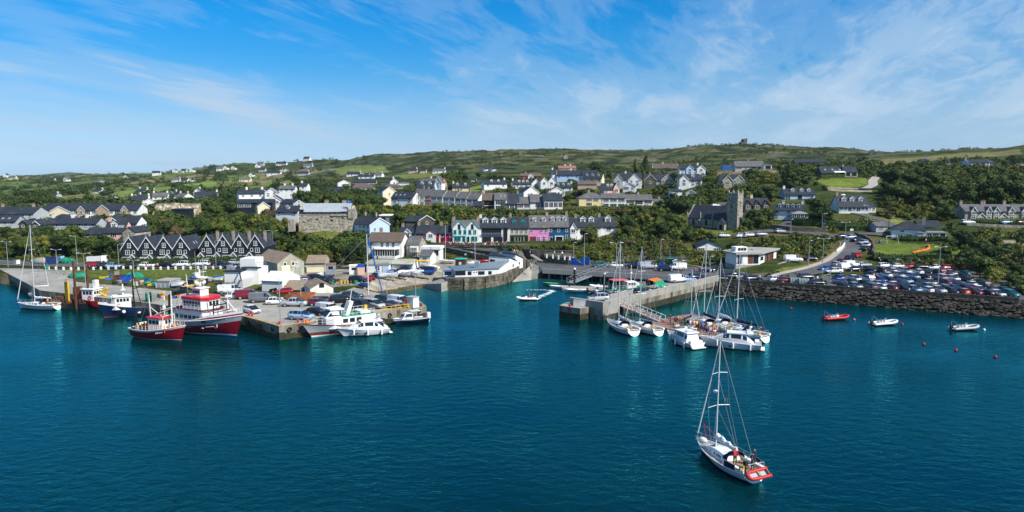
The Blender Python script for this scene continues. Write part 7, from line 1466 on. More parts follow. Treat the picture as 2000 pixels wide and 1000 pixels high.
 q=Ve(r[14][4]);em=pt('emblem',MB().tube(q+Ve((0,-.10,.1)),q+Ve((0,-.02,.1)),.42,.42,14,0),WT,ro);pt('emblem_disc',MB().tube(q+Ve((0,-.13,.1)),q+Ve((0,-.04,.1)),.26,.26,12),'redhull',em)
 for i in(12,13):mb=MB();a,b=Ve(r[i][4]),Ve(r[i+1][4]);o=Ve((0,-.05,0));mb.add([a+o,b+o,b+o+Ve((0,0,.35)),a+o+Ve((.3,0,.35))],[(0,1,2,3)]);pt('painted_wing',mb,WT,ro)
 q=Ve(r[12][1]);pt('anchor',Bx(q.x-.5,q.x+.5,q.y-.06,q.y+.02,q.z-.4,q.z+.05),'blackhull',ro)
 pt('mizzen_mast',MB().tube((-4.2,0,4.6),(-4.6,0,10.2),.14,.09,8).tube((-4.4,-1.2,8.2),(-4.4,1.2,8.2),.05,.05,5),WT,ro)
 mb=MB()
 for a,b in(((-4.6,0,10.1),(-1.2,0,11.3)),((-4.6,0,10.1),(-8.4,0,3.)),((5.4,0,8.1),(-1.2,0,11.3)),((5.4,0,8.1),(8.3,0,5.)),((-4.6,0,9.),(-6.8,-2,6.6)),((-4.6,0,9.),(-6.8,2,6.6)),((5.4,0,7.6),(3.5,-1.4,5.4)),((5.4,0,7.6),(3.5,1.4,5.4))):mb.tube(a,b,.028,.028,4)
 pt('rigging',mb,'rope',ro)
 mb=MB()
 for k in range(9):x=-5.6+.95*k;[mb.tube((x,y,4.6),(x,y,5.5),.025,.025,4)for y in(-2.45,2.45)]
 for y in(-2.45,2.45):[mb.tube((-5.6,y,z),(2.,y,z),.022,.022,4)for z in(5.05,5.5)]
 pt('bridge_rail',mb,WT,ro)
 pt('deck_net',MB().sphere((-7.6,.2,2.4),1.,10,6,0,(1.2,1.3,.6)),'greennet',ro);mb=MB();[mb.box(x,x+.7,y,y+.6,1.9,2.9)for x,y in((3.6,-1.6),(4.4,.9),(3.7,.4))];pt('fish_bin',mb,'bluepaint',ro)
 mb=MB();[mb.tube((6.2,y,3.2),(6.2,y,4.6),.05,.05,5)for y in(-1.2,1.2)];mb.box(6.1,6.3,-1.3,1.3,4.6,4.72);pt('light_gantry',mb,WT,ro)
 pt('net_drum',MB().tube((-9.2,-1.7,2.4),(-9.2,1.7,2.4),.7,.7,12),'greennet',ro)
 return ro
big_trawler()
def small_trawler():
 d=Ve((.93,-.36,0));bowp=aZ(358,666,0);L=11.2;p=bowp-d*(L*.44);an=mt.atan2(d.y,d.x)
 ro=tg('trawler','smaller dark red wooden trawler outermost at the quay with a white-railed deck','fishing boat',p,an);B=4.3
 r=hull(ro,L,B,1.75,2.75,[(.10,2),(.2,1),(-.30,0),(9,1)],['redhull','gel','redhull'],.55,'gelgrey',zk=-.6,tw=.80,rake=.10,full=.28,m=8,dip=.2)
 wh=pt('wheelhouse',MB().prism([(-1.4,-1.3),(1.2,-1.3),(1.7,-.7),(1.7,.7),(1.2,1.3),(-1.4,1.3)],1.3,3.7),WT,ro);pt('wheelhouse_roof',MB().prism([(-1.6,-1.5),(1.3,-1.5),(2.,-.8),(2.,.8),(1.3,1.5),(-1.6,1.5)],3.703,3.95),'brightred',wh)
 winmesh_row(wh,-1.2,1.1,-1.32,2.8,.6,3);winmesh_row(wh,-.65,.65,1.72,2.8,.6,2,axis='y')
 pt('mizzen_mast',MB().tube((-2.,0,1.5),(-2.3,0,7.4),.13,.08,8).tube((-2.2,0,5.4),(.4,0,3.9),.06,.06,6),WT,ro);pt('foremast',MB().tube((2.7,0,2.),(2.7,0,8.4),.14,.08,8).tube((2.7,-.9,5.6),(2.7,.9,5.6),.04,.04,5),WT,ro)
 pt('rigging',MB().tube((2.7,0,8.2),(-2.3,0,7.2),.025,.025,4).tube((2.7,0,8.2),(4.7,0,2.8),.025,.025,4).tube((-2.3,0,7.2),(-4.7,0,2.2),.025,.025,4),'rope',ro)
 pt('stern_gantry',MB().path([(-4.2,-1.4,1.5),(-4.2,-1.2,4.6),(-4.2,1.2,4.6),(-4.2,1.4,1.5)],.13,6).tube((-4.2,-1.2,4.6),(-3.3,-1.2,1.5),.09,.09,6),'blackhull',ro)
 guard(ro,r,.2,.95,10,.75,WT,rr=.03)
 for k in range(8):mb=MB();x=-3.4+.85*k;mb.box(x-.04,x+.04,-1.6,-1.52,1.5,2.8);pt('deck_post',mb,'orange',ro)
 pt('winch',Bx(-3.5,-2.4,-.9,.9,1.3,2.1).tube((-3.,-1.1,2.1),(-3.,1.1,2.1),.4,.4,10),'rust',ro);pt('transom_board',Bx(-4.6,-4.3,-1.,1.,1.4,2.5),'cream',ro)
 mb=MB();[mb.sphere((x,y,z),r_,8,6)for x,y,z,r_ in((3.4,-.6,2.6,.35),(2.9,-1.2,2.5,.22),(-1.9,1.,2.,.26),(3.,.8,2.5,.24))];pt('orange_float',mb,'orange',ro)
 mb=MB();mb.tube((1.,0,3.9),(1.,0,6.2),.07,.05,6);mb.box(.7,1.3,-.5,.5,5.2,5.28);mb.sphere((1.,0,5.55),.3,8,5);[mb.tube((x,y,3.9),(x,y,6.6),.02,.012,4)for x,y in((-.8,.9),(-1.1,-.9),(.2,1.1))];pt('radar_mast',mb,WT,wh)
 pt('derrick',MB().path([(1.9,-1.3,1.9),(1.9,-1.2,4.2),(1.9,1.2,4.2),(1.9,1.3,1.9)],.07,6).tube((2.7,0,5.4),(.2,-1.2,4.4),.06,.05,5),'cream',ro);pt('deck_net',MB().sphere((-3.6,0,1.9),.8,10,6,0,(1,1.3,.6)),'greennet',ro)
 lettering(ro,(Ve(r[11][2])+Ve((0,-.06,-.1)),Ve(r[13][2])+Ve((0,-.06,-.05))))
small_trawler()
def blue_trawler():
 bowp=aZ(199,621,0);st=aZ(290,612,0);d=(bowp-st).normalized();L=10.;p=bowp-d*(L*.45);ro=tg('trawler','navy blue trawler with a white wheelhouse forward, bow to the left','fishing boat',p,mt.atan2(d.y,d.x));B=3.7
 r=hull(ro,L,B,1.55,2.75,[(.08,2),(.18,1),(-.42,0),(9,0)],['bluehull','antifoul','antifoul'],.5,'gelgrey',zk=-.6,tw=.85,rake=.10,full=.28,m=8)
 mb=MB();
 for sd in(0,-1):
  for i in range(9,len(r)-1):
   a,b=Ve(r[i][sd]),Ve(r[i+1][sd]);h=Ve((0,0,.45));mb.add([a,b,b+h,a+h],[(0,1,2,3)])
 pt('white_bulwark',mb,WT,ro)
 wh=pt('wheelhouse',MB().prism([(-.6,-1.4),(2.2,-1.4),(2.8,-.8),(2.8,.8),(2.2,1.4),(-.6,1.4)],1.5,4.),WT,ro);winmesh_row(wh,-.3,2.,1.42,3.1,.6,4);winmesh_row(wh,-.3,2.,-1.42,3.1,.6,4);winmesh_row(wh,-.7,.7,2.82,3.1,.6,3,axis='y')
 pt('wheelhouse_roof',Bx(-.9,2.5,-1.6,1.6,4.003,4.15),WT,wh);pt('mast',MB().tube((.6,0,4.1),(.6,0,6.4),.2,.12,8).box(.2,1.,-.7,.7,5.2,5.35),WT,wh)
 pt('a_frame_mast',MB().tube((-1.2,-1.2,1.4),(-1.2,0,9.),.1,.08,6).tube((-1.2,1.2,1.4),(-1.2,0,9.),.1,.08,6).tube((-2.6,0,1.4),(-1.2,0,9.),.09,.07,6).tube((-1.2,0,5.2),(-5.6,0,6.6),.09,.07,6),'blackhull',ro)
 pt('rigging',MB().tube((-1.2,0,8.9),(-4.6,0,3.),.03,.03,4).tube((-1.2,0,8.9),(4.6,0,2.9),.03,.03,4),'rope',ro)
 mb=MB();ring=[(-3.6,1.2*cos(a),3.+1.2*sin(a))for a in[2*pi*j/14 for j in range(15)]];mb.path(ring,.14,6);mb.path([(x-.9,y,z)for x,y,z in ring],.14,6);mb.tube((-4.4,0,3.),(-3.6,0,3.),.6,.6,10);pt('net_drum',mb,'greennet',ro)
 pt('stern_gantry',MB().path([(-4.4,-1.4,1.3),(-4.4,-1.2,4.2),(-4.4,1.2,4.2),(-4.4,1.4,1.3)],.13,6),'concrete',ro)
 fm=MB();fm.sphere((0,0,0),.36,10,7);me=fm.mesh('fender','gel')
 for t in(.35,.62):q=sheer(r,t,1,1.1);ob('fender',me,ro,(q.x,q.y,q.z-.9));q=sheer(r,t,-1,1.1);ob('fender',me,ro,(q.x,q.y,q.z-.9))
 q=sheer(r,.55,1,0);mb=MB();ring=[(1.6+.3*cos(a),1.46,2.4+.3*sin(a))for a in[2*pi*j/10 for j in range(11)]];mb.path(ring,.07,6);pt('lifebuoy',mb,'orange',ro);guard(ro,r,.7,.98,5,1.,'metal',rr=.025)
blue_trawler()
def workboat():
 p=aZ(178,603,0)+Ve((0,2,0));ro=tg('workboat','red-hulled dredging workboat with a white wheelhouse and a yellow crane','work boat',p,R(172));L,B=8.5,3.8
 r=hull(ro,L,B,1.5,2.,[(.15,1),(9,0)],['brightred','blackhull'],.4,'rust',zk=-.6,tw=.95,rake=.06,full=.2)
 wh=pt('wheelhouse',Bx(-.4,2.2,-1.3,1.3,1.2,3.9),WT,ro);winmesh_row(wh,-.2,2.,1.32,2.9,.6,3);winmesh_row(wh,-1.1,1.1,2.22,2.9,.6,3,axis='y');winmesh_row(wh,-1.1,1.1,-.42,2.9,.6,3,axis='y')
 pt('roof_stack',Bx(-.6,2.4,-1.5,1.5,3.903,4.05).box(-.5,.2,-.5,.5,4.053,5.8),WT,wh)
 for y in(1.36,):mb=MB();ring=[(.4+.34*cos(a),y,2.2+.34*sin(a))for a in[2*pi*j/10 for j in range(11)]];mb.path(ring,.08,6);pt('lifebuoy',mb,'brightred',wh)
 pt('crane',MB().tube((-2.2,.2,1.3),(-2.2,.2,2.6),.4,.35,8).path([(-2.2,.2,2.6),(-3.,.3,4.2),(-1.2,.6,3.2),(-3.6,.2,2.)],.2,6),'yellowp',ro)
 pt('deck_gear',MB().path([(-4.,-1.6,1.4),(-4.,1.6,1.4)],.12,6).box(-3.9,-3.,-1.4,1.4,1.1,1.7),'rust',ro)
 p2=aZ(124,604,0)+Ve((0,2.5,0));b=tg('barge','black steel barge piled with rusty gear and a yellow drill mast','barge',p2,R(176));pt('hull',Bx(-4.4,3.8,-2,2,-.5,1.15,0),'blackhull',b);pt('deck',Bx(-4.2,3.6,-1.8,1.8,1.153,1.25),'rust',b)
 pt('drill_mast',Bx(.3,.9,-.3,.3,1.25,5.4).tube((.6,0,5.4),(.6,0,6.),.12,.12,6),'yellowp',b);pt('rusty_ramp',MB().add([(-3.,-1,1.25),(-.4,-1,1.25),(-.7,-.6,4.2),(-2.5,-.4,4.5),(-3.,-.4,1.25),(-.4,-.4,1.25),(-.7,0,4.2),(-2.5,.2,4.5)],[(0,1,2,3),(7,6,5,4),(0,4,5,1),(1,5,6,2),(2,6,7,3),(3,7,4,0)]),'rust',b)
 for k in range(6):mb=MB();x=-4.+.7*k+.9*(k>3);mb.tube((x,1.6,1.25),(x+.3,1.5,1.9),.3,.2,7);pt('tyre',mb,'rubber',b)
 pt('deck_box',Bx(1.2,3.2,-1.2,.8,1.25,2.3),'wood',b)
 for u,v,h,lab in((146,605,10.2,'left of the two tall rusty steel piles beside the workboat'),(171,601,8.6,'right of the two tall rusty steel piles beside the workboat')):
  tag(pt('steel_pile',MB().tube((0,0,-3),(0,0,h),.24,.24,10),pm('dark_rust',(.10,.042,.022),.4,1.2,.9,.4),None,loc=aZ(u,v,0)+Ve((0,.6,0))),lab,'pile')
workboat()
def moored_small():
 p=aZ(76,583,0)+Ve((0,3.,0));ro=tg('motor_sailer','small white motor sailer with a leaning mast behind the left yacht','sailing boat',p,R(12));L,B=7.,2.6
 r=hull(ro,L,B,.95,1.3,[(.1,1),(9,0)],['gel','bluehull'],.1,zk=-.4,tw=.8,rake=.1,full=.35);pt('cabin',MB().prism([(-1.8,-.9),(1.4,-.8),(1.9,0),(1.4,.8),(-1.8,.9)],.9,2.1),'gel',ro);winmesh_row(ro,-1.6,1.2,-.93,1.5,.35,3)
 pt('mast',MB().tube((.5,0,1.6),(-.3,0,9.),.07,.05,6),'alu',ro);pt('rigging',MB().tube((-.3,0,8.9),(3.4,0,1.3),.03,.03,4).tube((-.3,0,8.9),(-3.4,0,1.),.03,.03,4),'rope',ro);pt('stowed_sail',MB().tube((.4,0,2.4),(-2.4,0,2.4),.2,.12,7),'canvas',ro)
moored_small()
def passenger_boat():
 bowp=aZ(601,660,0);st=aZ(745,640,0);d=(bowp-st).normalized();L=14.5;p=bowp-d*(L*.44);ro=tg('passenger_boat','blue and white passenger boat with a rusty waterline and green upper deck','passenger boat',p,mt.atan2(d.y,d.x));B=4.3
 r=hull(ro,L,B,1.55,2.5,[(.12,2),(.28,2),(.85,1),(-.12,0),(9,3)],['greyrub','antifoul','gel','antifoul'],.25,'green',zk=-.6,tw=.88,rake=.12,full=.28,m=9)
 sal=pt('saloon',MB().prism([(-5.6,-1.8),(2.2,-1.8),(3.4,-1.),(3.4,1.),(2.2,1.8),(-5.6,1.8)],1.3,3.2),WT,ro);winmesh_row(sal,-3.,.8,1.82,2.2,.7,3);winmesh_row(sal,-3.,.8,-1.82,2.2,.7,3)
 wh=pt('wheelhouse',MB().add([(1.,-1.6,3.203),(3.6,-1.1,3.203),(3.6,1.1,3.203),(1.,1.6,3.203),(.6,-1.5,4.5),(2.4,-1.,4.5),(2.4,1.,4.5),(.6,1.5,4.5)],[(0,1,5,4),(1,2,6,5),(2,3,7,6),(3,0,4,7),(4,5,6,7)]),WT,ro);pt('wheelhouse_roof',MB().prism([(.3,-1.8),(2.7,-1.2),(3.,0),(2.7,1.2),(.3,1.8)],4.503,4.72),WT,wh)
 pt('windscreen',MB().add([(2.62,-.95,4.35),(3.4,-1.,3.5),(3.4,1.,3.5),(2.62,.95,4.35)],[(0,1,2,3)]),'glass',wh)
 for sd in(-1,1):pt('side_window',MB().add([(.9,sd*1.6,3.5),(3.2,sd*1.20,3.5),(2.3,sd*1.08,4.3),(.8,sd*1.53,4.3)],[(0,1,2,3)]),'glass',wh)
 pt('upper_deck',Bx(-5.5,.5,-1.75,1.75,3.203,3.26),'green',ro)
 mb=MB()
 for sd in(-1.7,1.7):
  for k in range(8):x=-5.4+5.8*k/7;mb.tube((x,sd,3.2),(x,sd,4.2),.03,.03,5)
  for z in(3.7,4.2):mb.tube((-5.4,sd,z),(.4,sd,z),.03,.03,5)
 pt('deck_rail',mb,WT,ro)
 pt('signal_mast',MB().add([(-.2,-.9,3.2),(-.9,-.9,3.2),(-1.9,-.7,5.6),(-1.2,-.7,5.6),(-.2,.9,3.2),(-.9,.9,3.2),(-1.9,.7,5.6),(-1.2,.7,5.6)],[(0,1,2,3),(7,6,5,4),(3,2,6,7),(0,3,7,4),(1,5,6,2)]).tube((-1.5,0,5.6),(-1.9,0,7.6),.07,.05,6).tube((-1.6,-.7,6.4),(-1.6,.7,6.4),.04,.04,5),WT,ro)
 pt('deck_bench',Bx(-4.8,-2.9,-1.3,1.3,3.3,3.75),WT,ro);pt('yellow_davit',Bx(-4.7,-4.2,-.2,.2,3.3,4.6),'yellowp',ro)
 guard(ro,r,.6,.98,7,.9,WT,rr=.03);pt('bow_fender',MB().sphere((6.4,0,2.7),.5,9,6),'orange',ro)
passenger_boat()
def launch():
 p,an,l=boatpos(768,635,834,627);ro=tg('day_boat','small white cabin boat with a dark blue hull at the pier end','motor boat',p,an+R(180));ro.rotation_euler=(0,0,an);L,B=7.2,2.4
 r=hull(ro,L,B,.8,1.25,[(.1,1),(.75,1),(9,0)],['gel','bluehull'],.15,zk=-.35,tw=.9,rake=.14,full=.3);c=pt('cabin',MB().add([(-.2,-.9,.8),(2.,-.8,.9),(2.,.8,.9),(-.2,.9,.8),(-.1,-.8,2.1),(1.2,-.7,2.1),(1.2,.7,2.1),(-.1,.8,2.1)],[(0,1,5,4),(1,2,6,5),(2,3,7,6),(3,0,4,7),(4,5,6,7)]),'gel',ro)
 for sd in(-1,1):pt('window',MB().add([(0,sd*.89,1.35),(1.55,sd*.80,1.35),(1.1,sd*.75,1.95),(0,sd*.84,1.95)],[(0,1,2,3)]),'glass',c)
 pt('windscreen',MB().add([(1.22,-.62,2.),(1.85,-.7,1.3),(1.85,.7,1.3),(1.22,.62,2.)],[(0,1,2,3)]),'glass',c);pt('canopy',MB().path([(-.9,-.8,.8),(-.9,-.75,2.3),(-.9,.75,2.3),(-.9,.8,.8)],.05,6).box(-1.9,.2,-.85,.85,2.3,2.36),'gelgrey',ro)
 pt('outboard_motor',Bx(-4.1,-3.5,-.3,.3,.5,1.7).box(-4.,-3.7,-.12,.12,-.3,.5),'gel',ro);guard(ro,r,.6,.98,4,.5,rr=.02)
launch()
def outboard(ro,x,z,mat='rubber',k=1.):
 pt('outboard_motor',Bx(x-.45*k,x+.05,-.22*k,.22*k,z,z+.55*k).box(x-.35*k,x-.1,-.09*k,.09*k,z-.8*k,z),mat,ro)
def rib(label,bow,stern,col,L=None,people=False,console='gel',group=None,arch=True,B=2.,yaw=None,motor='rubber',on=None):
 if on is None:p,an,l=boatpos(*bow,*stern)
 else:p,an,l=on,R(yaw or 0),L
 L=L or l;an=an if yaw is None else R(yaw);k=L/5.5;ro=tg('inflatable_boat',label,'inflatable boat',p,an,group);b=B*.5*k*.86;z=.38*k
 pts=[(-L*.52,-b,z*.9)]+[(-L*.45+L*.65*j/5,-b,z+.02*j)for j in range(6)]+[(L*.24+L*.26*sin(a),-b*cos(a),z+.1*k+.28*k*sin(a))for a in[pi*j/8 for j in range(1,8)]]+[(-L*.45+L*.65*j/5,b,z+.02*j)for j in range(5,-1,-1)]+[(-L*.52,b,z*.9)]
 pt('inflated_tube',tubeU(pts,.24*k,9),col,ro)
 h=MB();h.loft([[(x,-w,z*.7),(x,0,kz),(x,w,z*.7)]for x,w,kz in((-L*.47,b,-.2),(0,b,-.25),(L*.25,b*.9,-.2),(L*.45,.1,.3*k))],closed=0);h.add([(-L*.47,-b,z*.7),(L*.25,-b*.9,z*.7),(L*.44,0,z*.8),(L*.25,b*.9,z*.7),(-L*.47,b,z*.7)],[(0,1,2,3,4)]);pt('hull',h,'gelgrey',ro)
 pt('console',Bx(-.1*k,.45*k,-.32*k,.32*k,z*.7,z*.7+.75*k).add([(.45*k,-.3*k,z*.7+.75*k),(.45*k,.3*k,z*.7+.75*k),(.25*k,.28*k,z*.7+1.1*k),(.25*k,-.28*k,z*.7+1.1*k)],[(0,1,2,3)]),console,ro)
 for x in(-.55,-1.15):pt('jockey_seat',Bx((x-.22)*k,(x+.22)*k,-.25*k,.25*k,z*.7,z*.7+.5*k).box((x-.24)*k,(x-.16)*k,-.25*k,.25*k,z*.7+.5*k,z*.7+.8*k),'gelgrey',ro)
 if arch:mb=MB();x=-L*.40;mb.path([(x,-b*.8,z),(x-.15*k,-b*.7,z+1.25*k),(x-.15*k,b*.7,z+1.25*k),(x,b*.8,z)],.035*k,5);mb.tube((x-.15*k,0,z+1.25*k),(x-.3*k,0,z+1.7*k),.02,.02,4);pt('a_frame',mb,'metal',ro)
 outboard(ro,-L*.48,z*.9,motor,k);return ro
rib('red rigid inflatable moored off the rock wall, black outboard to the left',(1657,623),(1608,625),'redrub',L=5.1)
rib('pale grey-white rigid inflatable moored in the middle of the three by the rock wall',(1755,633),(1698,636),'gel',L=5.2)
rib('dark-striped grey rigid inflatable moored furthest right by the rock wall',(1912,643),(1855,645),'greyrub',L=5.2)
RB=rib('white rigid inflatable under way in mid harbour with three people aboard',(1016,586),(1042,586),'gel',L=4.6,console='gel',yaw=186)
def small_boat(label,p,an,L,col,inner='gelgrey',motor=True,group=None,cover=None,name='small_boat',cat='small boat',B=None):
 ro=tg(name,label,cat,p,an,group);B=B or L*.38;r=hull(ro,L,B,.5,.75,[(9,0)],[col],.18,inner,zk=-.25,tw=.85,rake=.12,full=.32,n=12,m=5)
 for x in(-.2,.12):pt('thwart',Bx(L*x-.12,L*x+.12,-B*.44,B*.44,.34,.40),'teak',ro)
 if motor:outboard(ro,-L*.48,.55,'rubber',.8)
 if cover:pt('boat_cover',MB().loft([[(L*t,B*.46*w*cos(a),.5+h*sin(a))for a in[pi*j/6 for j in range(7)]]for t,w,h in((-.46,.8,.1),(-.1,1,.45),(.2,.85,.4),(.46,.1,.3))],closed=0),cover,ro)
 return ro
small_boat('green open boat with a thin mast at the left tip of the inner pontoon',aZ(1077,557,0),R(180),4.6,'green')
small_boat('white open boat lying across the left end of the inner pontoon',aZ(1092,563,0),R(172),5.,'gel')
small_boat('white speedboat at the outer side of the inner pontoon',aZ(1124,570,0),R(182),5.6,'gel')
small_boat('orange-floored white dinghy beside the speedboat at the inner pontoon',aZ(1148,570,0),R(200),5.,'gel','orange')
rib('dark grey inflatable at the inner pontoon beside the orange-floored dinghy',None,None,'rubber',L=5.,yaw=195,on=aZ(1166,573,0))
rib('white inflatable with a tall frame on the far side of the inner pontoon',None,None,'gel',L=4.6,yaw=175,on=aZ(1170,562,0))
small_boat('navy dinghy nearest the pier side at the inner pontoon',aZ(1186,573,0),R(205),4.6,'bluehull','rubber')
def ferry():
 p=aZ(1226,573,0)+Ve((0,1.2,0));ro=tg('ferry_boat','white and green island ferry with a pink-red canopy alongside the pier','ferry',p,R(16));L,B=10.5,3.6
 r=hull(ro,L,B,1.1,1.6,[(.1,1),(-.25,0),(9,2)],['gel','blackhull','green'],.2,'green',zk=-.5,tw=.9,rake=.1,full=.25)
 w=pt('wheelhouse',Bx(-.4,2.,-1.1,1.1,1.,2.7),WT,ro);winmesh_row(w,-.2,1.8,-1.12,1.9,.55,3)
 pt('canopy',MB().prism([(-4.2,-1.4),(-.2,-1.4),(-.2,1.4),(-4.2,1.4)],3.1,3.25),pm('pink_canopy',(.62,.12,.14),.1,1,.8),ro)
 mb=MB()
 for x in(-4.1,-.3):
  for y in(-1.3,1.3):mb.tube((x,y,1.),(x,y,3.1),.05,.05,6)
 pt('canopy_frame',mb,WT,ro);pt('mast',MB().tube((1.,0,2.7),(1.,0,6.6),.09,.06,6).tube((1.,-.8,5.2),(1.,.8,5.2),.04,.04,5).sphere((1.,0,4.6),.3,8,5),WT,ro)
 pt('liferaft',MB().tube((2.6,0,1.7),(2.6,0,2.3),.5,.5,10).tube((-3.4,-1.,1.2),(-3.4,1.,1.2),.2,.2,7),'gel',ro);guard(ro,r,.1,.95,10,.85,WT,rr=.03)
 t=MB();ring=[(.34*cos(a),0,.34*sin(a))for a in[2*pi*j/10 for j in range(11)]];t.path(ring,.12,6);me=t.mesh('tyre_fender','rubber')
 for k in range(5):q=sheer(r,.15+.18*k,-1,1.05);ob('tyre_fender',me,ro,(q.x,q.y-.1,q.z-.4))
ferry()
BY=[('silver-white dinghy under a cover in the front of the boatyard',748,546,4.2,'gel','greyrub',15),('navy dinghy under a cover beside the derrick',733,543,4.4,'bluehull','navy',-60),('dark covered boat left of the derrick foot',726,548,4.6,'blackhull','navy',70),('white sailing dinghy with a blue cover in the boatyard row',760,543,4.2,'gel','bluepaint',40),('white sailing dinghy third in the boatyard row',772,541,4.2,'gel','navy',60),('grey dinghy nearest the beach in the boatyard',768,550,4.,'gelgrey',None,5),('white dinghy with a pale cover in the middle of the boatyard',784,541,4.2,'gel','canvas',50),('blue dinghy with a white cover in the boatyard',796,543,4.4,'bluepaint','canvas',35),('grey upturned-looking tender by the sand in the boatyard',792,548,4.4,'greyrub',None,0),('white dinghy right of the pole in the boatyard',806,541,4.2,'gel','gelgrey',40),('white covered cruiser on a trailer in the boatyard',830,534,5.,'gel','canvas',20),('white dinghy at the right end of the boatyard row',818,545,4.2,'gel','greyrub',20),('blue-hulled boat on the sand edge by the ramp',838,548,5.,'bluepaint',None,10),('large white keelboat laid up behind the brown hut',843,527,6.5,'gel','canvas',155),('white sloop on a cradle under the outhouse wall',872,515,7.,'gel',None,178),('red-decked boat ashore beside the sailing club',946,516,5.,'redhull','redhull',10),('white day boat ashore behind the sailing club roof',926,520,5.,'gel','canvas',5),('white boat on the hard left of the white cabin container',757,528,4.5,'gel','navy',30),('small blue boat pulled up at the foot of the slip',712,574,4.2,'bluepaint',None,-15),('red canoe-like hull beside the black off-road car',718,550,4.,'brightred',None,5),('white boat lying against the lean-to of the boat shed',627,541,3.6,'gel',None,40),('blue upturned hull on the grass behind the trawler mast',382,548,3.4,'bluepaint','bluepaint',0),('white and blue boat on a trailer on the lawn edge',426,550,3.8,'gel','bluepaint',15),('grey boat drawn up below the lawn with a tarpaulin',405,552,3.4,'greyrub','greyrub',10)]
def boatyard():
 for lab,u,v,L,col,cov,yw in BY:
  p=G(u,v);p.z=max(p.z,2.35)+.45;L*=.68;o=small_boat(lab,p,R(yw),L,col,'gelgrey',False,None,cov,'laid_up_boat','boat')
  for x in(-.25,.25):pt('chock',Bx(L*x-.12,L*x+.12,-L*.16,L*.16,-.5,-.12),'wood',o)
  if 'sloop' in lab:pt('mast',MB().tube((.3,0,.5),(.2,0,10.5),.07,.05,6),'alu',o)
  if 'day boat' in lab:pt('mast',MB().tube((.3,0,.5),(.2,0,9.5),.07,.05,6),'alu',o)
 p=G(823,527);t=tg('canoe_rack','rack of yellow canoes in front of the workshops','canoe rack',p,R(-4));mb=MB()
 for x in(-1.6,1.6):mb.path([(x,-.6,0),(x,-.6,2.2),(x,.6,2.2),(x,.6,0)],.06,5)
 pt('frame',mb,'metal',t)
 for k in range(4):pt('canoe',MB().loft([[(x,-.55+.36*k+w*cos(a),2.42+.16*sin(a))for a in[2*pi*j/8 for j in range(8)]]for x,w in((-2.4,.03),(-1.2,.16),(1.2,.16),(2.4,.03))]),'yellowp',t)
 p=aZ(899,524,2.4);t=tg('brown_hut','small brown hut with a turquoise-edged roof behind the sailing club','hut',p,R(-8));pt('body',Bx(-1.4,1.4,0,2.2,0,2.4),'wood',t);pt('roof',Bx(-1.55,1.55,-.15,2.35,2.403,2.6),'teal',t);pt('window',Bx(-.4,.3,-.06,.02,1.,1.7),WT,t);pt('door',Bx(-.9,-.5,-.06,.02,.1,1.9),'dark',t)
boatyard()
def buoys():
 mb=MB();mb.sphere((0,0,.12),.42,12,8);mb.tube((0,0,.5),(0,0,.72),.06,.04,6);me=mb.mesh('mooring_buoy','plain')
 for lab,u,v,c in(('red mooring buoy off the left end of the rock wall',1545,603,(.45,.015,.05)),('pale pink mooring buoy just right of the red inflatable',1668,625,(.65,.16,.16)),('red mooring buoy right of the white inflatable',1762,634,(.5,.02,.03)),('white mooring buoy right of the dark-striped inflatable',1922,645,(.75,.72,.66)),('small red buoy alone in open water below the white inflatable',1804,673,(.4,.02,.02)),('red buoy in open water below the dark-striped inflatable',1867,685,(.5,.02,.02)),('red buoy furthest right in the open water',1944,698,(.4,.02,.03)),('pink buoy just beyond the pontoon yacht stern',1486,641,(.5,.08,.12)),('orange buoy hung by the quay corner beside the red trawler',479,637,(.65,.10,.04))):
  p=aZ(u,v,0);tag(ob('mooring_buoy',me,None,p,0,c,.58 if u!=479 else .8),lab,'buoy')
buoys()
def wake():
 p,an=RB.location,RB.rotation_euler.z;m=pm('foam',(.62,.70,.72),.4,2.5,.8,detail=6);nt=m.node_tree;N=nt.nodes;L=nt.links;b=N['Principled BSDF']
 mb=MB();pts=[aZ(1046,585,0),aZ(1058,578,0),aZ(1072,572,0),aZ(1080,569,0),aZ(1076,567.5,0),aZ(1058,566.5,0),aZ(1030,566.5,0)];rr=random.Random(3)
 for i in range(len(pts)-1):
  n=26
  for k in range(n):
   q=pts[i].lerp(pts[i+1],(k+rr.random())/n)+Ve((U(rr,-.5,.5),U(rr,-.6,.6),.012+.0002*len(mb.f)));r_=U(rr,.08,.3)*(1.4-.16*i);nn=6;a0=rr.random()*6
   mb.add([(q.x+r_*1.8*cos(a0+6.283*j/nn)*U(rr,.6,1.2),q.y+r_*sin(a0+6.283*j/nn)*U(rr,.6,1.2),q.z)for j in range(nn)],[tuple(range(nn))])
 o=ob('wake_foam',mb.mesh('wake_foam',m));o['kind']='stuff'
wake()
# ---------------- pontoons and gangways
def pontoon(label,pts,z,mats):
 P=[aZ(u,v,z)for u,v in pts];base=sum(P,Ve())/len(P);ro=tg('pontoon',label,'pontoon',(base.x,base.y,0));A,B_,C_,D_=P
 n=26
 fl=MB()
 for k in range(n):
  t0,t1=k/n,(k+.93)/n;q=[A.lerp(B_,t0),A.lerp(B_,t1),D_.lerp(C_,t1),D_.lerp(C_,t0)];pt('board',MB().prism([(c.x-base.x,c.y-base.y)for c in q],z-.06,z+U(rnd,0,.012)),mats,ro)
 pt('float',MB().prism([(c.x-base.x,c.y-base.y)for c in P],-.3,z-.07),'concrete',ro);return ro
pontoon('long brown-boarded floating pontoon behind the white sport cruiser',[(1268,632),(1300,621),(1447,655),(1408,669)],.55,'pontoon')
pontoon('inner branch of the brown floating pontoon among the rafted yachts',[(1302,620),(1350,613),(1398,624),(1352,633)],.55,'pontoon')
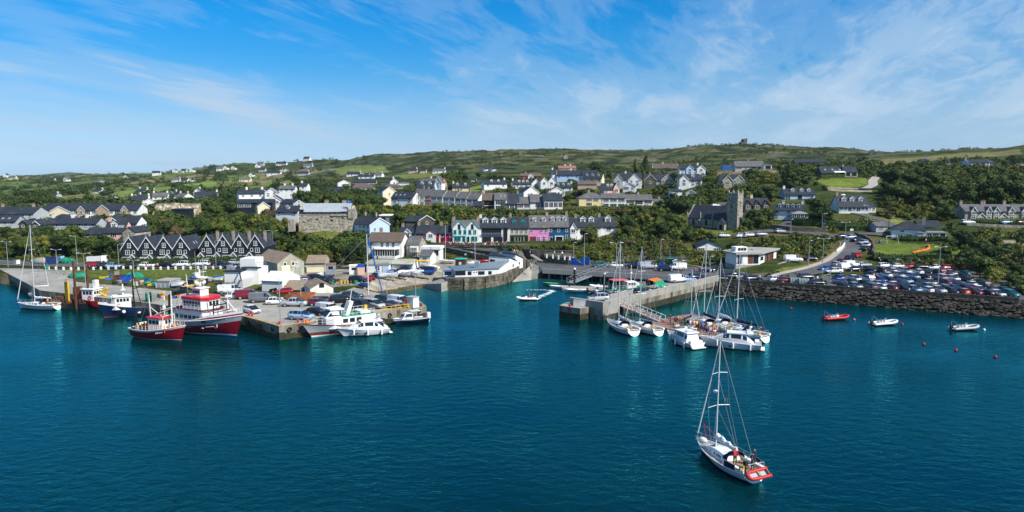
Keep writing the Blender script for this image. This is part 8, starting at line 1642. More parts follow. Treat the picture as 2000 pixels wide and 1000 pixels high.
pontoon('grey floating pontoon at the foot of the steel gangway',[(1098,563),(1095,557),(1215,562),(1212,568)],.5,'deck')
def gangway(label,a,b,w,h,mats,postmat,truss,n,name='gangway'):
 d=b-a;L_=d.length;ro=tg(name,label,'gangway',a);q=d.to_track_quat('X','Z');ro.rotation_mode='QUATERNION';ro.rotation_quaternion=q
 pt('walkway',Bx(0,L_,-w/2,w/2,-.1,.02),mats,ro)
 for sd in(-w/2,w/2):
  pt('rail',Bx(0,L_,sd-.06,sd+.06,-.12,.1).box(.5 if truss else 0,L_-(.5 if truss else 0),sd-.05,sd+.05,h-.08,h),postmat,ro)
  for k in range(n+1):
   x=L_*k/n;pt('post',Bx(x-.045,x+.045,sd-.045,sd+.045,.1,h-.08),postmat,ro)
   if truss and k<n:pt('brace',MB().tube((x,sd,.05),(L_*(k+1)/n,sd,h-.06),.05,.05,5),postmat,ro)
gangway('grey steel truss gangway sloping down from the quay road to the inner pontoon',aZ(1194,522,2.5),aZ(1113,553,.75),1.7,1.35,'metal','metal',True,12)
gangway('brown gangway with white posts sloping from the pier to the pontoon',aZ(1208,592,2.35),aZ(1293,627,.75),1.6,1.,'pontoon',WT,False,10)
mb=MB();mb.tube((0,0,-2.5),(0,0,4.2),.28,.28,10,0);mb.sphere((0,0,4.35),.32,10,6,1)
for k,(u,v,lab)in enumerate(((1122,559,'black pontoon pile with a white cap at the gangway foot'),(1180,570,'slim black pontoon pile with a white cap in front of the ferry'))):tag(ob('pontoon_pile',mb.mesh('pontoon_pile',['rubber',WT]),None,aZ(u,v,0)),lab,'pile')
# --- lamps, poles, signs, bollards
def lamp_mesh(h,arms,kind):
 mb=MB();mb.tube((0,0,-.5),(0,0,h),.10,.055,8);pole=mb.mesh('pole','metal');heads=[]
 for a in arms:
  q=MB();q.tube((0,0,h-.05),(a,0,h+.12),.035,.03,5);x0,x1=(a,a+.6)if a>0 else(a-.6,a);q.add([(x0,-.13,h+.06),(x1,-.13,h+.1),(x1,.13,h+.1),(x0,.13,h+.06),(x0,-.1,h+.2),(x1,-.09,h+.2),(x1,.09,h+.2),(x0,.1,h+.2)],[(0,3,2,1),(4,5,6,7),(0,1,5,4),(1,2,6,5),(2,3,7,6),(3,0,4,7)]);heads.append(q.mesh('lamp_head','gelgrey'))
 return pole,heads
LAMPS=[(16,522,52,'D','at the left end of the quay bridge'),(113,543,55,'D','right of the anchored yacht mast, short-armed'),(151,517,53,'L','behind the nets at the left roadside'),(167,553,57,'D','behind the red workboat piles'),(232,519,44,'R','at the left end of the slate-hung houses'),(263,560,53,'D','behind the blue trawler'),(422,520,50,'R','between the slate-hung houses and the lawn'),(398,545,42,'R','behind the satellite domes of the big trawler'),(548,633,92,'L','on the outer corner of the quay'),(588,588,70,'D','in front of the white-washed store'),(756,586,48,'R','beside the silver car on the quay end'),(812,582,48,'R','by the white kiosk at the pier end'),(534,495,42,'D','on the slope right of the slate-hung houses'),(1141,520,66,'P','at the foot of the blue steps'),(1203,560,88,'D','at the head of the steel gangway'),(1290,516,48,'P','left of the flagpole behind the quay road'),(1324,551,44,'D','beside the white van on the pier'),(1386,540,42,'P','among the masts at the pier root'),(1443,549,58,'D','in front of the pavilion plinth'),(1579,521,54,'P','on the lawn right of the pavilion'),(1605,546,78,'D','at the car park entrance'),(1605,452,34,'R','over the junction of the hill road'),(1650,478,42,'D','on the outside of the road bend'),(1544,458,28,'P','on the garden wall above the junction'),(1832,559,78,'D','in the middle of the car park'),(1694,441,40,'L','on the drive below the three-dormer bungalow'),(1740,448,22,'P','beside the drive wall'),(1447,495,34,'D','above the pavilion roof'),(1120,515,40,'P','behind the seating terraces'),(1180,568,34,'P','on the inner pontoon near the ferry')]
def lamps():
 cache={}
 for u,v,hp,kd,where in LAMPS:
  p=G(u,v)
  if p.z<2.5:p=aZ(u,v,2.42)
  h=round(hp*p.y/FPX/CP,0);key=(h,kd)
  if key not in cache:cache[key]=lamp_mesh(h,{'D':(1.,-1.),'L':(-1.1,),'R':(1.1,),'P':(.25,)}[kd],kd)
  t=tg('street_lamp','%s grey lamp post %s'%({'D':'twin-headed','L':'left-facing','R':'right-facing','P':'slim'}[kd],where),'street lamp',p,R(U(rnd,-15,15)),'lamp posts')
  ob('pole',cache[key][0],t)
  for hd in cache[key][1]:ob('lamp_head',hd,t)
lamps()
POLES=[(558,388,30,'telegraph pole left of the big round tree'),(566,392,28,'telegraph pole second left of the big round tree'),(552,398,30,'telegraph pole beside the cream gable end'),(1075,402,46,'tall telegraph pole behind the sunroom house'),(1096,402,38,'telegraph pole right of the sunroom house chimney'),(1364,400,36,'telegraph pole behind the church nave'),(1374,398,38,'second telegraph pole behind the church nave'),(1736,443,38,'dark telegraph pole by the grey hip-roofed house'),(299,450,18,'pole among the trees above the slate-hung houses'),(315,462,22,'second pole among the trees above the slate-hung houses'),(779,415,38,'pole in front of the white house with sky lights'),(890,402,34,'pole in front of the long upper terrace'),(636,470,18,'short pole on the castle knoll'),(1230,462,20,'stub pole in the trees right of the harbour terrace'),(1872,296,12,'thin mast on the right skyline'),(1997,290,12,'thin mast at the right edge of the skyline'),(1901,357,18,'pole beside the hillside clearing on the right'),(1859,356,16,'pole left in the hillside clearing on the right'),(1193,373,22,'pole beside the white house with blue gable'),(1250,372,20,'pole right of the big white house')]
for u,v,hp,lab in POLES:
 p=G(u,v);h=hp*p.y/FPX;mb=MB();mb.tube((0,0,-.5),(0,0,h),.13,.09,7);t=tg('telegraph_pole',lab,'pole',p,U(rnd,-.6,.6));pt('pole',mb,'bark',t)
 if h>4 and 'thin' not in lab and 'stub' not in lab:pt('crossarm',Bx(-.7,.7,-.05,.05,h-.6,h-.48),'bark',t)
def bollards():
 mb=MB();mb.box(-.22,.22,-.18,.18,-.2,.75);mb.add([(-.22,-.18,.75),(.22,-.18,.75),(.22,.18,.75),(-.22,.18,.75),(0,0,.92)],[(0,1,4),(1,2,4),(2,3,4),(3,0,4)]);me=mb.mesh('road_bollard',WT)
 for k in range(27):
  u=95+14.6*k;v=526.5+1.4*sin(k*.4)if u<260 else 527.5-(u-260)*.011;tag(ob('road_bollard',me,None,G(u,v)),'squat white bollard along the seaward edge of the harbour road','bollard','white bollards along the harbour road')
 number([o for o in BD.objects if o.name.startswith('road_bollard')])
 mb=MB();mb.tube((0,0,0),(0,0,.4),.2,.17,10);mb.tube((0,0,.4),(0,0,.55),.28,.25,10);me=mb.mesh('mooring_bollard','brightred')
 for u,v,lab in((546,634,'red mooring bollard at the outer corner of the west quay'),(486,617,'red mooring bollard nearest the big trawler bow'),(493,618,'second red mooring bollard behind the big trawler bow'),(582,630,'red mooring bollard left of the passenger boat bow'),(594,629,'red mooring bollard right above the passenger boat bow'),(822,598,'red mooring bollard at the far end of the west quay'),(1113,600,'red mooring bollard on the pier landing')):
  tag(ob('mooring_bollard',me,None,aZ(u,v,2.42)),lab,'bollard')
bollards()
def misc():
 q=aZ(806,600,2.42);t=tg('white_kiosk','white kiosk box at the outer end of the west quay','kiosk',q,R(-35));pt('body',Bx(-.9,.9,-.8,.8,0,2.),WT,t);pt('roof',Bx(-1,1,-.9,.9,2.003,2.12),'pave',t);pt('door',Bx(-.5,.3,-.84,-.78,.1,1.8),'gelgrey',t)
 q=aZ(793,600,2.42);tag(pt('lifebuoy_cabinet',Bx(-.25,.25,-.25,.25,0,1.5).box(-.3,.3,-.3,.3,1.5,1.6),'brightred',None,loc=q),'red safety cabinet beside the white kiosk','cabinet')
 A,B=aZ(745,610,2.42),aZ(800,602.5,2.42);t=tg('quay_railing','yellow safety rail along the right side of the west quay','railing',A);mb=MB();d=B-A
 for k in range(7):p=d*(k/6);pt('post',MB().tube(p,p+Ve((0,0,.9)),.05,.05,6),'yellowp',t)
 pt('rail',MB().tube(Ve((0,0,.9)),d+Ve((0,0,.9)),.05,.05,6).tube(Ve((0,0,.45)),d+Ve((0,0,.45)),.04,.04,6),'yellowp',t)
 q=aZ(1132,598,2.3);t=tg('barred_enclosure','white barred enclosure on the pier landing','enclosure',q,R(-8));w=2.3
 for x in np.linspace(-w/2,w/2,13):pt('bar',Bx(x-.05,x+.05,-.05,.0,0,1.15),WT,t)
 pt('frame',Bx(-w/2,w/2,0,.08,.05,1.1).box(-w/2,w/2,-.08,.08,1.15,1.25).box(-w/2,-w/2+.08,0,1.6,0,1.2).box(w/2-.08,w/2,0,1.6,0,1.2),'gelgrey',t)
 q=aZ(1283,565,2.35);t=tg('striped_awning','green and orange sloping awning over a stall on the pier','stall',q,mt.atan2(pd.y,pd.x));mb=MB();n=6
 for k in range(n):x0,x1=-1.9+3.8*k/n,-1.9+3.8*(k+1)/n;q=MB();q.add([(x0,-1.8,.2),(x1,-1.8,.2),(x1,-.3,2.),(x0,-.3,2.)],[(0,1,2,3)]);pt('green_panel',q,'greennet',t);q=MB();q.add([(x0,-.3,2.003),(x1,-.3,2.003),(x1,1.2,2.35),(x0,1.2,2.35)],[(0,1,2,3)]);pt('orange_panel',q,'orange',t)
 mb=MB();[mb.tube((x,y,0),(x,y,z),.05,.05,6)for x in(-1.9,1.9)for y,z in((-.3,2.),(1.2,2.3))];pt('frame',mb,'metal',t)
 q=G(1308,517);t=tg('flag','small dark blue flag on a pole behind the quay road','flag',q);pt('flagpole',MB().tube((0,0,0),(0,0,4.6),.05,.04,6),'metal',t);pt('flag_cloth',MB().loft([[(.14*k,.05*sin(k),z)for z in(3.6,4.5)]for k in range(6)],closed=0),'bluehull',t)
 q=G(1317,517);t=tg('notice_board','blue notice board beside the dark kiosk on the quay road','notice board',q);pt('board',Bx(-.9,.9,-.05,.05,.5,1.9),'bluepaint',t);pt('notice',Bx(-.7,-.1,-.08,-.052,.8,1.6).box(.1,.7,-.08,-.052,.8,1.6),WT,t);pt('post',Bx(-.9,-.8,-.04,.04,0,.5).box(.8,.9,-.04,.04,0,.5),'wood',t)
 q=G(1309,519);t=tg('dark_kiosk','dark square kiosk left of the blue notice board','kiosk',q);pt('body',Bx(-1,1,0,1.8,0,1.9),'slatewall',t);pt('roof',Bx(-1.15,1.15,-.15,1.95,1.903,2.05),'greennet',t);pt('window',Bx(-.6,.6,-.04,.02,.9,1.5),'glass',t)
 for k,(u,lab)in enumerate(((1244,'blue planter tub with a shrub, first on the left along the quay road'),(1257,'blue planter tub with a shrub, second along the quay road'),(1287,'blue planter tub with a shrub, third along the quay road'),(1294,'blue planter tub with a shrub, last before the dark kiosk'))):
  q=aZ(u,518,2.5);t=tg('planter',lab,'planter',q);pt('tub',MB().tube((0,0,0),(0,0,.9),.5,.6,12),'bluepaint',t);s=MB();rr=random.Random(k)
  for j in range(40):c=Ve((U(rr,-.4,.4),U(rr,-.4,.4),U(rr,.9,1.7)));a=Ve((U(rr,-1,1),U(rr,-1,1),U(rr,0,1))).normalized()*.2;b=a.orthogonal().normalized()*.1;s.add([c-a-b,c+a-b,c+a+b,c-a+b],[(0,1,2,3)])
  pt('shrub',s,'hedge',t)
 for u0,u1,v,lab in((1205,1234,513,'pale metal mesh fence at the gangway head'),(1238,1345,513,'long grey slatted fence behind the quay road')):
  A,B=G(u0,v),G(u1,v);t=tg('slatted_fence',lab,'fence',A);d=B-A;n=max(4,int(d.length/1.6))
  for k in range(n+1):p=d*(k/n);pt('post',Bx(p.x-.04,p.x+.04,p.y-.04,p.y+.04,p.z-.3,p.z+1.9),'metal',t)
  for k in range(6):z=.35+.26*k;pt('slat',MB().tube(Ve((0,0,z)),d+Ve((0,0,z)),.045,.045,5),'metal',t)
 for u,v,lab in((1741,476,'grey swing frame on the left of the playing green'),(1845,492,'climbing frame with a yellow top at the right of the playing green')):
  q=G(u,v);t=tg('play_frame',lab,'play equipment',q,R(10));mb=MB();w=1.9 if u<1800 else 1.6
  for x in(-w,w):mb.tube((x*1.1,-.8,0),(x,0,2.4),.07,.07,6);mb.tube((x*1.1,.8,0),(x,0,2.4),.07,.07,6)
  mb.tube((-w,0,2.4),(w,0,2.4),.07,.07,6);pt('frame',mb,'metal' if u<1800 else 'yellowp',t)
  for x in(-.6,.6):pt('swing_seat',MB().tube((x-.2,0,.5),(x-.2,0,2.4),.015,.015,4).tube((x+.2,0,.5),(x+.2,0,2.4),.015,.015,4).box(x-.25,x+.25,-.1,.1,.45,.5),'rubber',t)
 P=[G(*q)for q in((1782,494),(1795,491),(1806,489),(1814,486),(1812,478))];t=tg('safety_mesh','orange plastic mesh fencing laid across the playing green','mesh fence',P[0]);mb=MB();rings=[]
 for i in range(len(P)-1):
  for k in range(5):p=P[i].lerp(P[i+1],k/5)-P[0];h=.9 if i>2 else .55;rings.append([(p.x,p.y-.9,p.z+.05),(p.x+U(rnd,-.1,.1),p.y,p.z+h*U(rnd,.6,1.1))])
 mb.loft(rings,closed=0,sm=0);pt('mesh_sheet',mb,'orange',t)
 for p in P:mb=MB();q=p-P[0];mb.tube(q,q+Ve((0,0,1.1)),.03,.03,5);pt('stake',mb,'metal',t)
 q=G(1718,476);tag(pt('litter_bin',MB().tube((0,0,0),(0,0,.9),.3,.32,10).tube((0,0,.9),(0,0,1.1),.34,.2,10),'bluepaint',None,loc=q),'pale blue litter bin at the left of the playing green','bin')
 q=G(1418,331);mb=MB();mb.box(-3,3,-1.2,1.2,0,2.4);t=tg('blue_container','bright blue container left of the long skyline bungalow','container',q,R(4));pt('body',mb,'bluepaint',t);pt('lid',Bx(-3.05,3.05,-1.25,1.25,2.403,2.5),'metal',t)
 q=G(1646,392);tag(pt('round_tank',MB().sphere((0,0,1.2),1.5,12,8),WT,None,loc=q),'round white tank on the bank above the three-dormer bungalow','tank')
 for k in range(16):
  u=862+k*8.2 if k<12 else 985+(k-12)*7;v=480.5+(k%3)*1.2 if k<12 else 489.5;p=G(u,v)if k<12 else aZ(u,v+.5,3.95);t=tg('picnic_table','dark red wooden picnic table outside the harbour pubs','table',p,U(rnd,-.3,.3),'picnic tables outside the pubs');pt('table_top',Bx(-.9,.9,-.38,.38,.72,.77),'wood',t)
  for y in(-.7,.7):pt('bench',Bx(-.9,.9,y-.13,y+.13,.42,.46),'wood',t)
  mb=MB();[mb.box(x-.05,x+.05,-.7,.7,0 if i else .3,.4 if i==0 else .05)or mb.box(x-.05,x+.05,-.06,.06,0,.72)for x in(-.6,.6)for i in(0,)];pt('legs',mb,'wood',t)
 number([o for o in BD.objects if o.name.startswith('picnic_table')])
 for u,v,lab,c in((1610,447,'small square blue sign on a post at the road junction','bluepaint'),(1638,448,'white sign with posts beside the hill road bend',WT),(1663,459,'white square sign on the bend of the hill road',WT)):
  q=G(u,v);t=tg('road_sign',lab,'road sign',q);pt('post',MB().tube((0,0,0),(0,0,1.6),.05,.05,6),'metal',t);pt('sign_plate',Bx(-.5,.5,-.06,-.02,1.4,2.1),c,t)
 q=aZ(1607,558,2.36);q2=aZ(1621,555,2.36);t=tg('height_barrier','grey height barrier frame at the car park entrance','barrier',q);mb=MB();d=q2-q;mb.path([Ve((0,0,0)),Ve((0,0,2.3)),d+Ve((0,0,2.5)),d],.06,6);pt('frame',mb,'metal',t)
misc()
def quay_fittings():
 t=MB();t.path([(.32*cos(a),0,.32*sin(a))for a in[2*pi*j/12 for j in range(13)]],.11,6);tm=t.mesh('tyre_fender','rubber')
 l=MB();[l.box(-.22,.22,-.05,.0,-2.6+.3*k,-2.56+.3*k)for k in range(9)];[l.box(x-.03,x+.03,-.08,0,-2.7,.1)for x in(-.22,.22)];lm=l.mesh('quay_ladder','rust')
 for nm,a,b,z,n in(('west quay left side',(478,618),(545,637),2.42,3),('west quay right side',(547,637),(832,598),2.42,9),('left quay bridge',(20,536),(240,586),2.42,8)):
  A,B=aZ(*a,z),aZ(*b,z);d=(B-A).normalized();nn=Ve((d.y,-d.x,0));an=mt.atan2(d.y,d.x);T,L_=[],[]
  for k in range(n):
   q=A.lerp(B,(k+.5)/n)+nn*.14;T.append(tag(ob('tyre_fender',tm,None,q-Ve((0,0,.75)),an),'black tyre fender hung on the %s'%nm,'fender','tyre fenders on the quays'))
   if k%3==1:L_.append(tag(ob('quay_ladder',lm,None,A.lerp(B,(k+.1)/n)+nn*.06,an),'rusty ladder down the %s'%nm,'ladder','ladders on the quays'))
  number(T);number(L_)
 T=[]
 for k in range(4):T.append(tag(ob('quay_ladder',lm,None,Ve((*pp(6+10*k,.07),2.3)),mt.atan2(pd.y,pd.x)),'rusty ladder down the seaward pier wall','ladder','ladders on the quays'))
 number(T)
quay_fittings()
def clutter():
 rr=random.Random(21);cols=[('blue',(.01,.08,.32)),('orange',(.45,.13,.03)),(WT,(.6,.6,.57)),('green',(.015,.2,.12)),('grey',(.2,.2,.19)),('rusty',(.15,.06,.03)),('dark',(.03,.03,.035)),('yellow',(.5,.34,.04))]
 kinds=[]
 b=MB();b.box(-.55,.55,-.4,.4,0,.3);b.box(-.6,.6,-.45,.45,.3,.36);b.box(-.5,.5,-.36,.36,.36,.7);kinds.append(('fish_box_stack',b.mesh('fish_box_stack','plain'),'fish boxes'))
 b=MB();b.tube((0,0,0),(0,0,.9),.3,.3,12);b.tube((0,0,.3),(0,0,.34),.32,.32,12);b.tube((0,0,.9),(0,0,.93),.26,.26,12);kinds.append(('barrel',b.mesh('barrel','plain'),'barrel'))
 b=MB();[b.path([(r*cos(a),r*sin(a),z)for a in[2*pi*j/12 for j in range(13)]],.07,5)for r,z in((.5,.07),(.42,.19),(.48,.30))];kinds.append(('rope_coil',b.mesh('rope_coil','plain'),'rope coil'))
 b=MB();b.loft([[(x,.42*cos(a),max(0,.55*sin(a)))for a in[pi*j/8 for j in range(9)]]for x in(-.5,0,.5)],closed=0);b.box(-.5,.5,-.42,.42,0,.05);kinds.append(('creel',b.mesh('creel','plain'),'creel'))
 b=MB();[b.box(-.6,.6,-.5+.25*k,-.36+.25*k,.12,.15)for k in range(5)];[b.box(-.6+.5*k,-.4+.5*k,-.5,.64,0,.12)for k in range(3)];b.box(-.5,.4,-.4,.4,.15,.9);kinds.append(('loaded_pallet',b.mesh('loaded_pallet','plain'),'pallet'))
 for nm,n,quad,flat in(('below the roadside grass',34,[(205,541),(300,552),(310,562),(225,556)],True),('behind the blue trawler',16,[(300,572),(345,577),(340,588),(300,584)],True),('under the left roadside trees',22,[(60,511),(150,510),(150,515),(60,516)],False),('by the white store shed',14,[(545,588),(612,596),(600,601),(548,597)],True),('along the slip yard',20,[(640,548),(735,548),(720,560),(650,558)],False),('on the pier by the stall',12,[(1262,572),(1300,560),(1308,563),(1270,577)],True),('at the outer quay end',8,[(790,603),(824,598),(818,594),(800,598)],True)):
  P=[aZ(u,v,2.43)if flat else G(u,v)for u,v in quad];new=[]
  for k in range(n):
   a,b=rr.random(),rr.random();q=P[0].lerp(P[1],a).lerp(P[3].lerp(P[2],a),b);q.z=max(GX(q.x,q.y),2.42 if flat else 2.3)if flat or GX(q.x,q.y)>2.3 else 2.43;cn,cc=cols[rr.randrange(8)];kd=kinds[rr.randrange(5)]
   new.append(tag(ob(kd[0],kd[1],None,q,U(rr,0,6.28),cc,U(rr,.65,1.05)),'%s %s %s'%(cn,kd[2],nm),kd[2],'gear '+nm))
  number(new)
clutter()
# --- people
def person_mesh(pose):
 J={'pelvis':(0,0,.95),'waist':(0,0,1.10),'chest':(.01,0,1.34),'neck':(.01,0,1.49),'head':(.035,0,1.60),'crown':(.03,0,1.72)}
 rad={'pelvis':.150,'waist':.135,'chest':.155,'neck':.055,'head':.085,'crown':.062}
 E=[('pelvis','waist'),('waist','chest'),('chest','neck'),('neck','head'),('head','crown')]
 sit=pose=='sit';dz=-.47 if sit else 0
 for s,sy in(('l',.5),('r',-.5)):
  y=.10*sy*2;st={'stand':.03,'walk':.22,'sit':0,'reach':.05}[pose]*(1 if s=='l' else-1)
  if sit:J.update({'hip'+s:(.03,y,.93),'knee'+s:(.43,y*1.1,.95),'ankle'+s:(.45,y*1.1,.55),'toe'+s:(.60,y*1.2,.50)})
  else:J.update({'hip'+s:(0,y,.90),'knee'+s:(.03+st*.6,y*1.05,.50),'ankle'+s:(-.03+st,y*1.05,.09),'toe'+s:(.15+st,y*1.3,.04)})
  rad.update({'hip'+s:.105,'knee'+s:.062,'ankle'+s:.045,'toe'+s:.042});E+=[('pelvis','hip'+s),('hip'+s,'knee'+s),('knee'+s,'ankle'+s),('ankle'+s,'toe'+s)]
  ya=.19*sy*2
  if pose=='reach':el,wr,hd=(.16,ya*1.25,1.15),(.38,ya*.9,1.12),(.46,ya*.85,1.12)
  elif sit:el,wr,hd=(.08,ya*1.25,1.12),(.28,ya*.9,1.04),(.36,ya*.8,1.03)
  else:el,wr,hd=(-.02-st*.4,ya*1.2,1.14),(.05-st*.8,ya*1.25,.90),(.07-st*.8,ya*1.22,.82)
  J.update({'sho'+s:(0,ya*.92,1.42),'elb'+s:el,'wri'+s:wr,'hand'+s:hd});rad.update({'sho'+s:.062,'elb'+s:.043,'wri'+s:.030,'hand'+s:.038});E+=[('chest','sho'+s),('sho'+s,'elb'+s),('elb'+s,'wri'+s),('wri'+s,'hand'+s)]
  dv=(Ve(hd)-Ve(wr)).normalized()
  for f,(o,ln)in enumerate(((-.030,.075),(-.010,.088),(.010,.082),(.030,.064),(.045,.055))):
   base=Ve(hd)+Ve((o if not sit else 0,o if sit or pose=='reach' else 0,0));tip=base+dv*ln*(1 if f<4 else .4)+Ve((.02 if f<4 else .03,0,-.01));J['f%s%d'%(s,f)]=tuple(tip);rad['f%s%d'%(s,f)]=.010;E.append(('hand'+s,'f%s%d'%(s,f)))
 names=list(J);me=BD.meshes.new('person_skeleton');me.from_pydata([(J[n][0],J[n][1],J[n][2]+dz)for n in names],[(names.index(a),names.index(b))for a,b in E],[])
 o=BD.objects.new('person_skeleton',me);COL.objects.link(o);md=o.modifiers.new('skin','SKIN')
 if not me.skin_vertices:bpy.context.view_layer.objects.active=o
 for i,n in enumerate(names):sv=me.skin_vertices[0].data[i];sv.radius=(rad[n],rad[n]*(1.25 if n in('chest','waist','pelvis')else 1));sv.use_root=(n=='pelvis')
 sd=o.modifiers.new('smooth','SUBSURF');sd.levels=1;sd.render_levels=1
 bpy.context.view_layer.update();em=BD.meshes.new_from_object(o.evaluated_get(bpy.context.evaluated_depsgraph_get()));BD.objects.remove(o)
 em.name='body';em.materials.clear()
 for m in('shirt','trousers','skin','hair','rubber'):em.materials.append(M[m])
 for pl in em.polygons:
  c=pl.center.copy();c.z-=dz;r_=(c.x**2+c.y**2)**.5;arm=abs(c.y)>.21
  if c.z>1.655 or(c.z>1.56 and c.x<.0):i=3
  elif c.z>1.485:i=2
  elif arm and((not sit and c.z<1.16)or(sit and c.x>.08 and c.z>.98)or(pose=='reach' and c.x>.18)):i=2
  elif sit and c.z<1. and not arm:i=1 if c.z>.6 else 4
  elif c.z>.96 or arm:i=0
  else:i=1 if c.z>.12 else 4
  pl.material_index=i;pl.use_smooth=True
 return em
PM={}
def person(label,p,yaw,pose,shirt,group=None,k=1.):
 if pose not in PM:PM[pose]=person_mesh(pose)
 return tag(ob('person',PM[pose],None,p,yaw,shirt,k),label,'person',group)
SH={'red':(.55,.03,.03),'black':(.015,.015,.018),WT:(.75,.75,.75),'blue':(.03,.12,.45),'orange':(.7,.22,.03),'pink':(.7,.25,.35),'navy':(.01,.02,.07),'grey':(.3,.3,.3),'yellow':(.7,.55,.05),'pale blue':(.35,.5,.7),'green':(.05,.25,.1)}
def people():
 ro,r,p,an,L,B,fs,fb,mx,zb,mh=Y0;rot=Matrix.Rotation(an,3,'Z')
 def on(x,y,z):return p+rot@Ve((x,y,z))
 person('person in a red top standing at the left of the foreground yacht cockpit',on(-L/2+2.2,.7,fs-.02),an+R(180),'reach',SH['red'])
 person('person in black standing at the wheel of the foreground yacht',on(-L/2+.75,-.15,fs-.02),an,'reach',SH['black'])
 person('person in dark clothes standing at the right side of the foreground yacht cockpit',on(-L/2+1.5,-1.,fs-.02),an+R(20),'stand',SH['navy'])
 q=RB.location;rr=Matrix.Rotation(RB.rotation_euler.z,3,'Z')
 for x,c,lab in((-1.55,'yellow','in a yellow jacket seated at the stern of the white inflatable'),(-.6,'red','in red behind the console of the white inflatable'),(.75,'black','in black at the bow of the white inflatable')):person('person '+lab,q+rr@Ve((x,.1,.30)),RB.rotation_euler.z,'sit',SH[c])
 for k in range(26):
  u=864+k*2.55+U(rnd,-.8,.8);v=478.5+U(rnd,0,5);c=list(SH)[(k*7)%11];person('person in %s in the crowd outside the magenta pub'%c,G(u,v),U(rnd,0,6.28),['stand','walk','reach'][k%3],SH[c],'crowd outside the pubs')
 for k in range(22):
  u=944+k*2.15+U(rnd,-.8,.8);v=478.5+U(rnd,0,8);c=list(SH)[(k*5+3)%11];person('person in %s in the crowd outside the dark-windowed restaurant'%c,G(u,v),U(rnd,0,6.28),['walk','stand','stand'][k%3],SH[c],'crowd outside the restaurant')
 for g in('crowd outside the pubs','crowd outside the restaurant'):number([o for o in BD.objects if o.get('group')==g])
 for k in range(18):
  u,v=1322+k*6.2+U(rnd,-2,2),634+k*1.45+U(rnd,-2,3);c=list(SH)[(k*3+1)%11];person('person in %s on the brown floating pontoon'%c,aZ(u,v,.58),U(rnd,0,6.28),['stand','walk','reach'][k%3],SH[c],'people on the pontoon')
 number([o for o in BD.objects if o.get('group')=='people on the pontoon'])
 for u,v,z,pose,c,lab in((1005,497,3.95,'stand',WT,'in white on the sloping seating terrace by the pillars'),(1009,497.5,3.95,'stand','pink','in pink on the sloping seating terrace by the pillars'),(1001,497,3.95,'stand','red','in red on the sloping seating terrace by the pillars'),(1035,500,3.9,'stand',WT,'in white at the top of the outdoor steps'),(1083,501,4.35,'stand','pale blue','in pale blue on the upper seating terrace'),(1098,502,4.35,'stand',WT,'in white on the upper seating terrace'),(1139,519,2.5,'walk','navy','in navy coming down the blue steps'),(1036,524,2.5,'stand',WT,'in white at the end of the sailing club wall'),(1037,528,2.5,'stand','grey','in grey at the end of the sailing club wall'),(1477,548,2.4,'walk','blue','in blue walking at the foot of the pavilion steps'),(1483,549,2.4,'walk',WT,'in white walking at the foot of the pavilion steps'),(1356,534,2.5,'walk','pink','in pink walking at the root of the pier'),(1378,538,2.5,'stand','red','in red by the parapet at the root of the pier'),(1388,537,2.5,'walk',WT,'in white near the van at the root of the pier'),(1283,569,2.35,'walk','pale blue','in pale blue beside the striped awning'),(1290,564,2.35,'stand',WT,'in white under the striped awning'),(1330,533,2.5,'stand','yellow','in yellow by the white van on the quay road'),(1309,631,.58,'stand','black','in black at the left end of the brown pontoon'),(1318,634,.58,'walk','navy','in navy on the brown pontoon beside the flybridge cruiser'),(1324,633,.58,'stand',WT,'in white on the brown pontoon beside the flybridge cruiser'),(1328,635,.58,'stand','orange','in orange on the brown pontoon beside the flybridge cruiser'),(1376,650,.58,'walk','black','in black in the middle of the brown pontoon'),(1380,652,.58,'stand','grey','in grey in the middle of the brown pontoon'),(1387,656,.58,'stand','pale blue','in pale blue towards the outer end of the brown pontoon'),(1391,655,.58,'walk','red','in red towards the outer end of the brown pontoon'),(1185,567,.55,'stand','navy','in navy on the inner pontoon by the pier'),(1188,566,.55,'stand',WT,'in white on the inner pontoon by the pier'),(1596,552,2.4,'stand',WT,'in white beside the recycling banks'),(286,526,None,'walk','red','in red walking past the white bollards'),(308,525,None,'walk','pink','in pink walking past the white bollards'),(888,487,None,'walk','black','in black cycling distance from the pubs on the road'),(1808,476,None,'stand','pink','in pink on the playing green by the hedge')):
  q=G(u,v)if z is None else aZ(u,v,z);person('person '+lab.replace('cycling distance from the pubs on the road','walking on the road below the pubs'),q,U(rnd,0,6.28),pose,SH[c])
 on2=YL[2];rt=Matrix.Rotation(YL[3],3,'Z');person('person in orange sitting in the cockpit of the anchored left yacht',on2+rt@Ve((-YL[4]/2+2.,.5,YL[6]+.25)),YL[3],'sit',SH['orange'])
people()
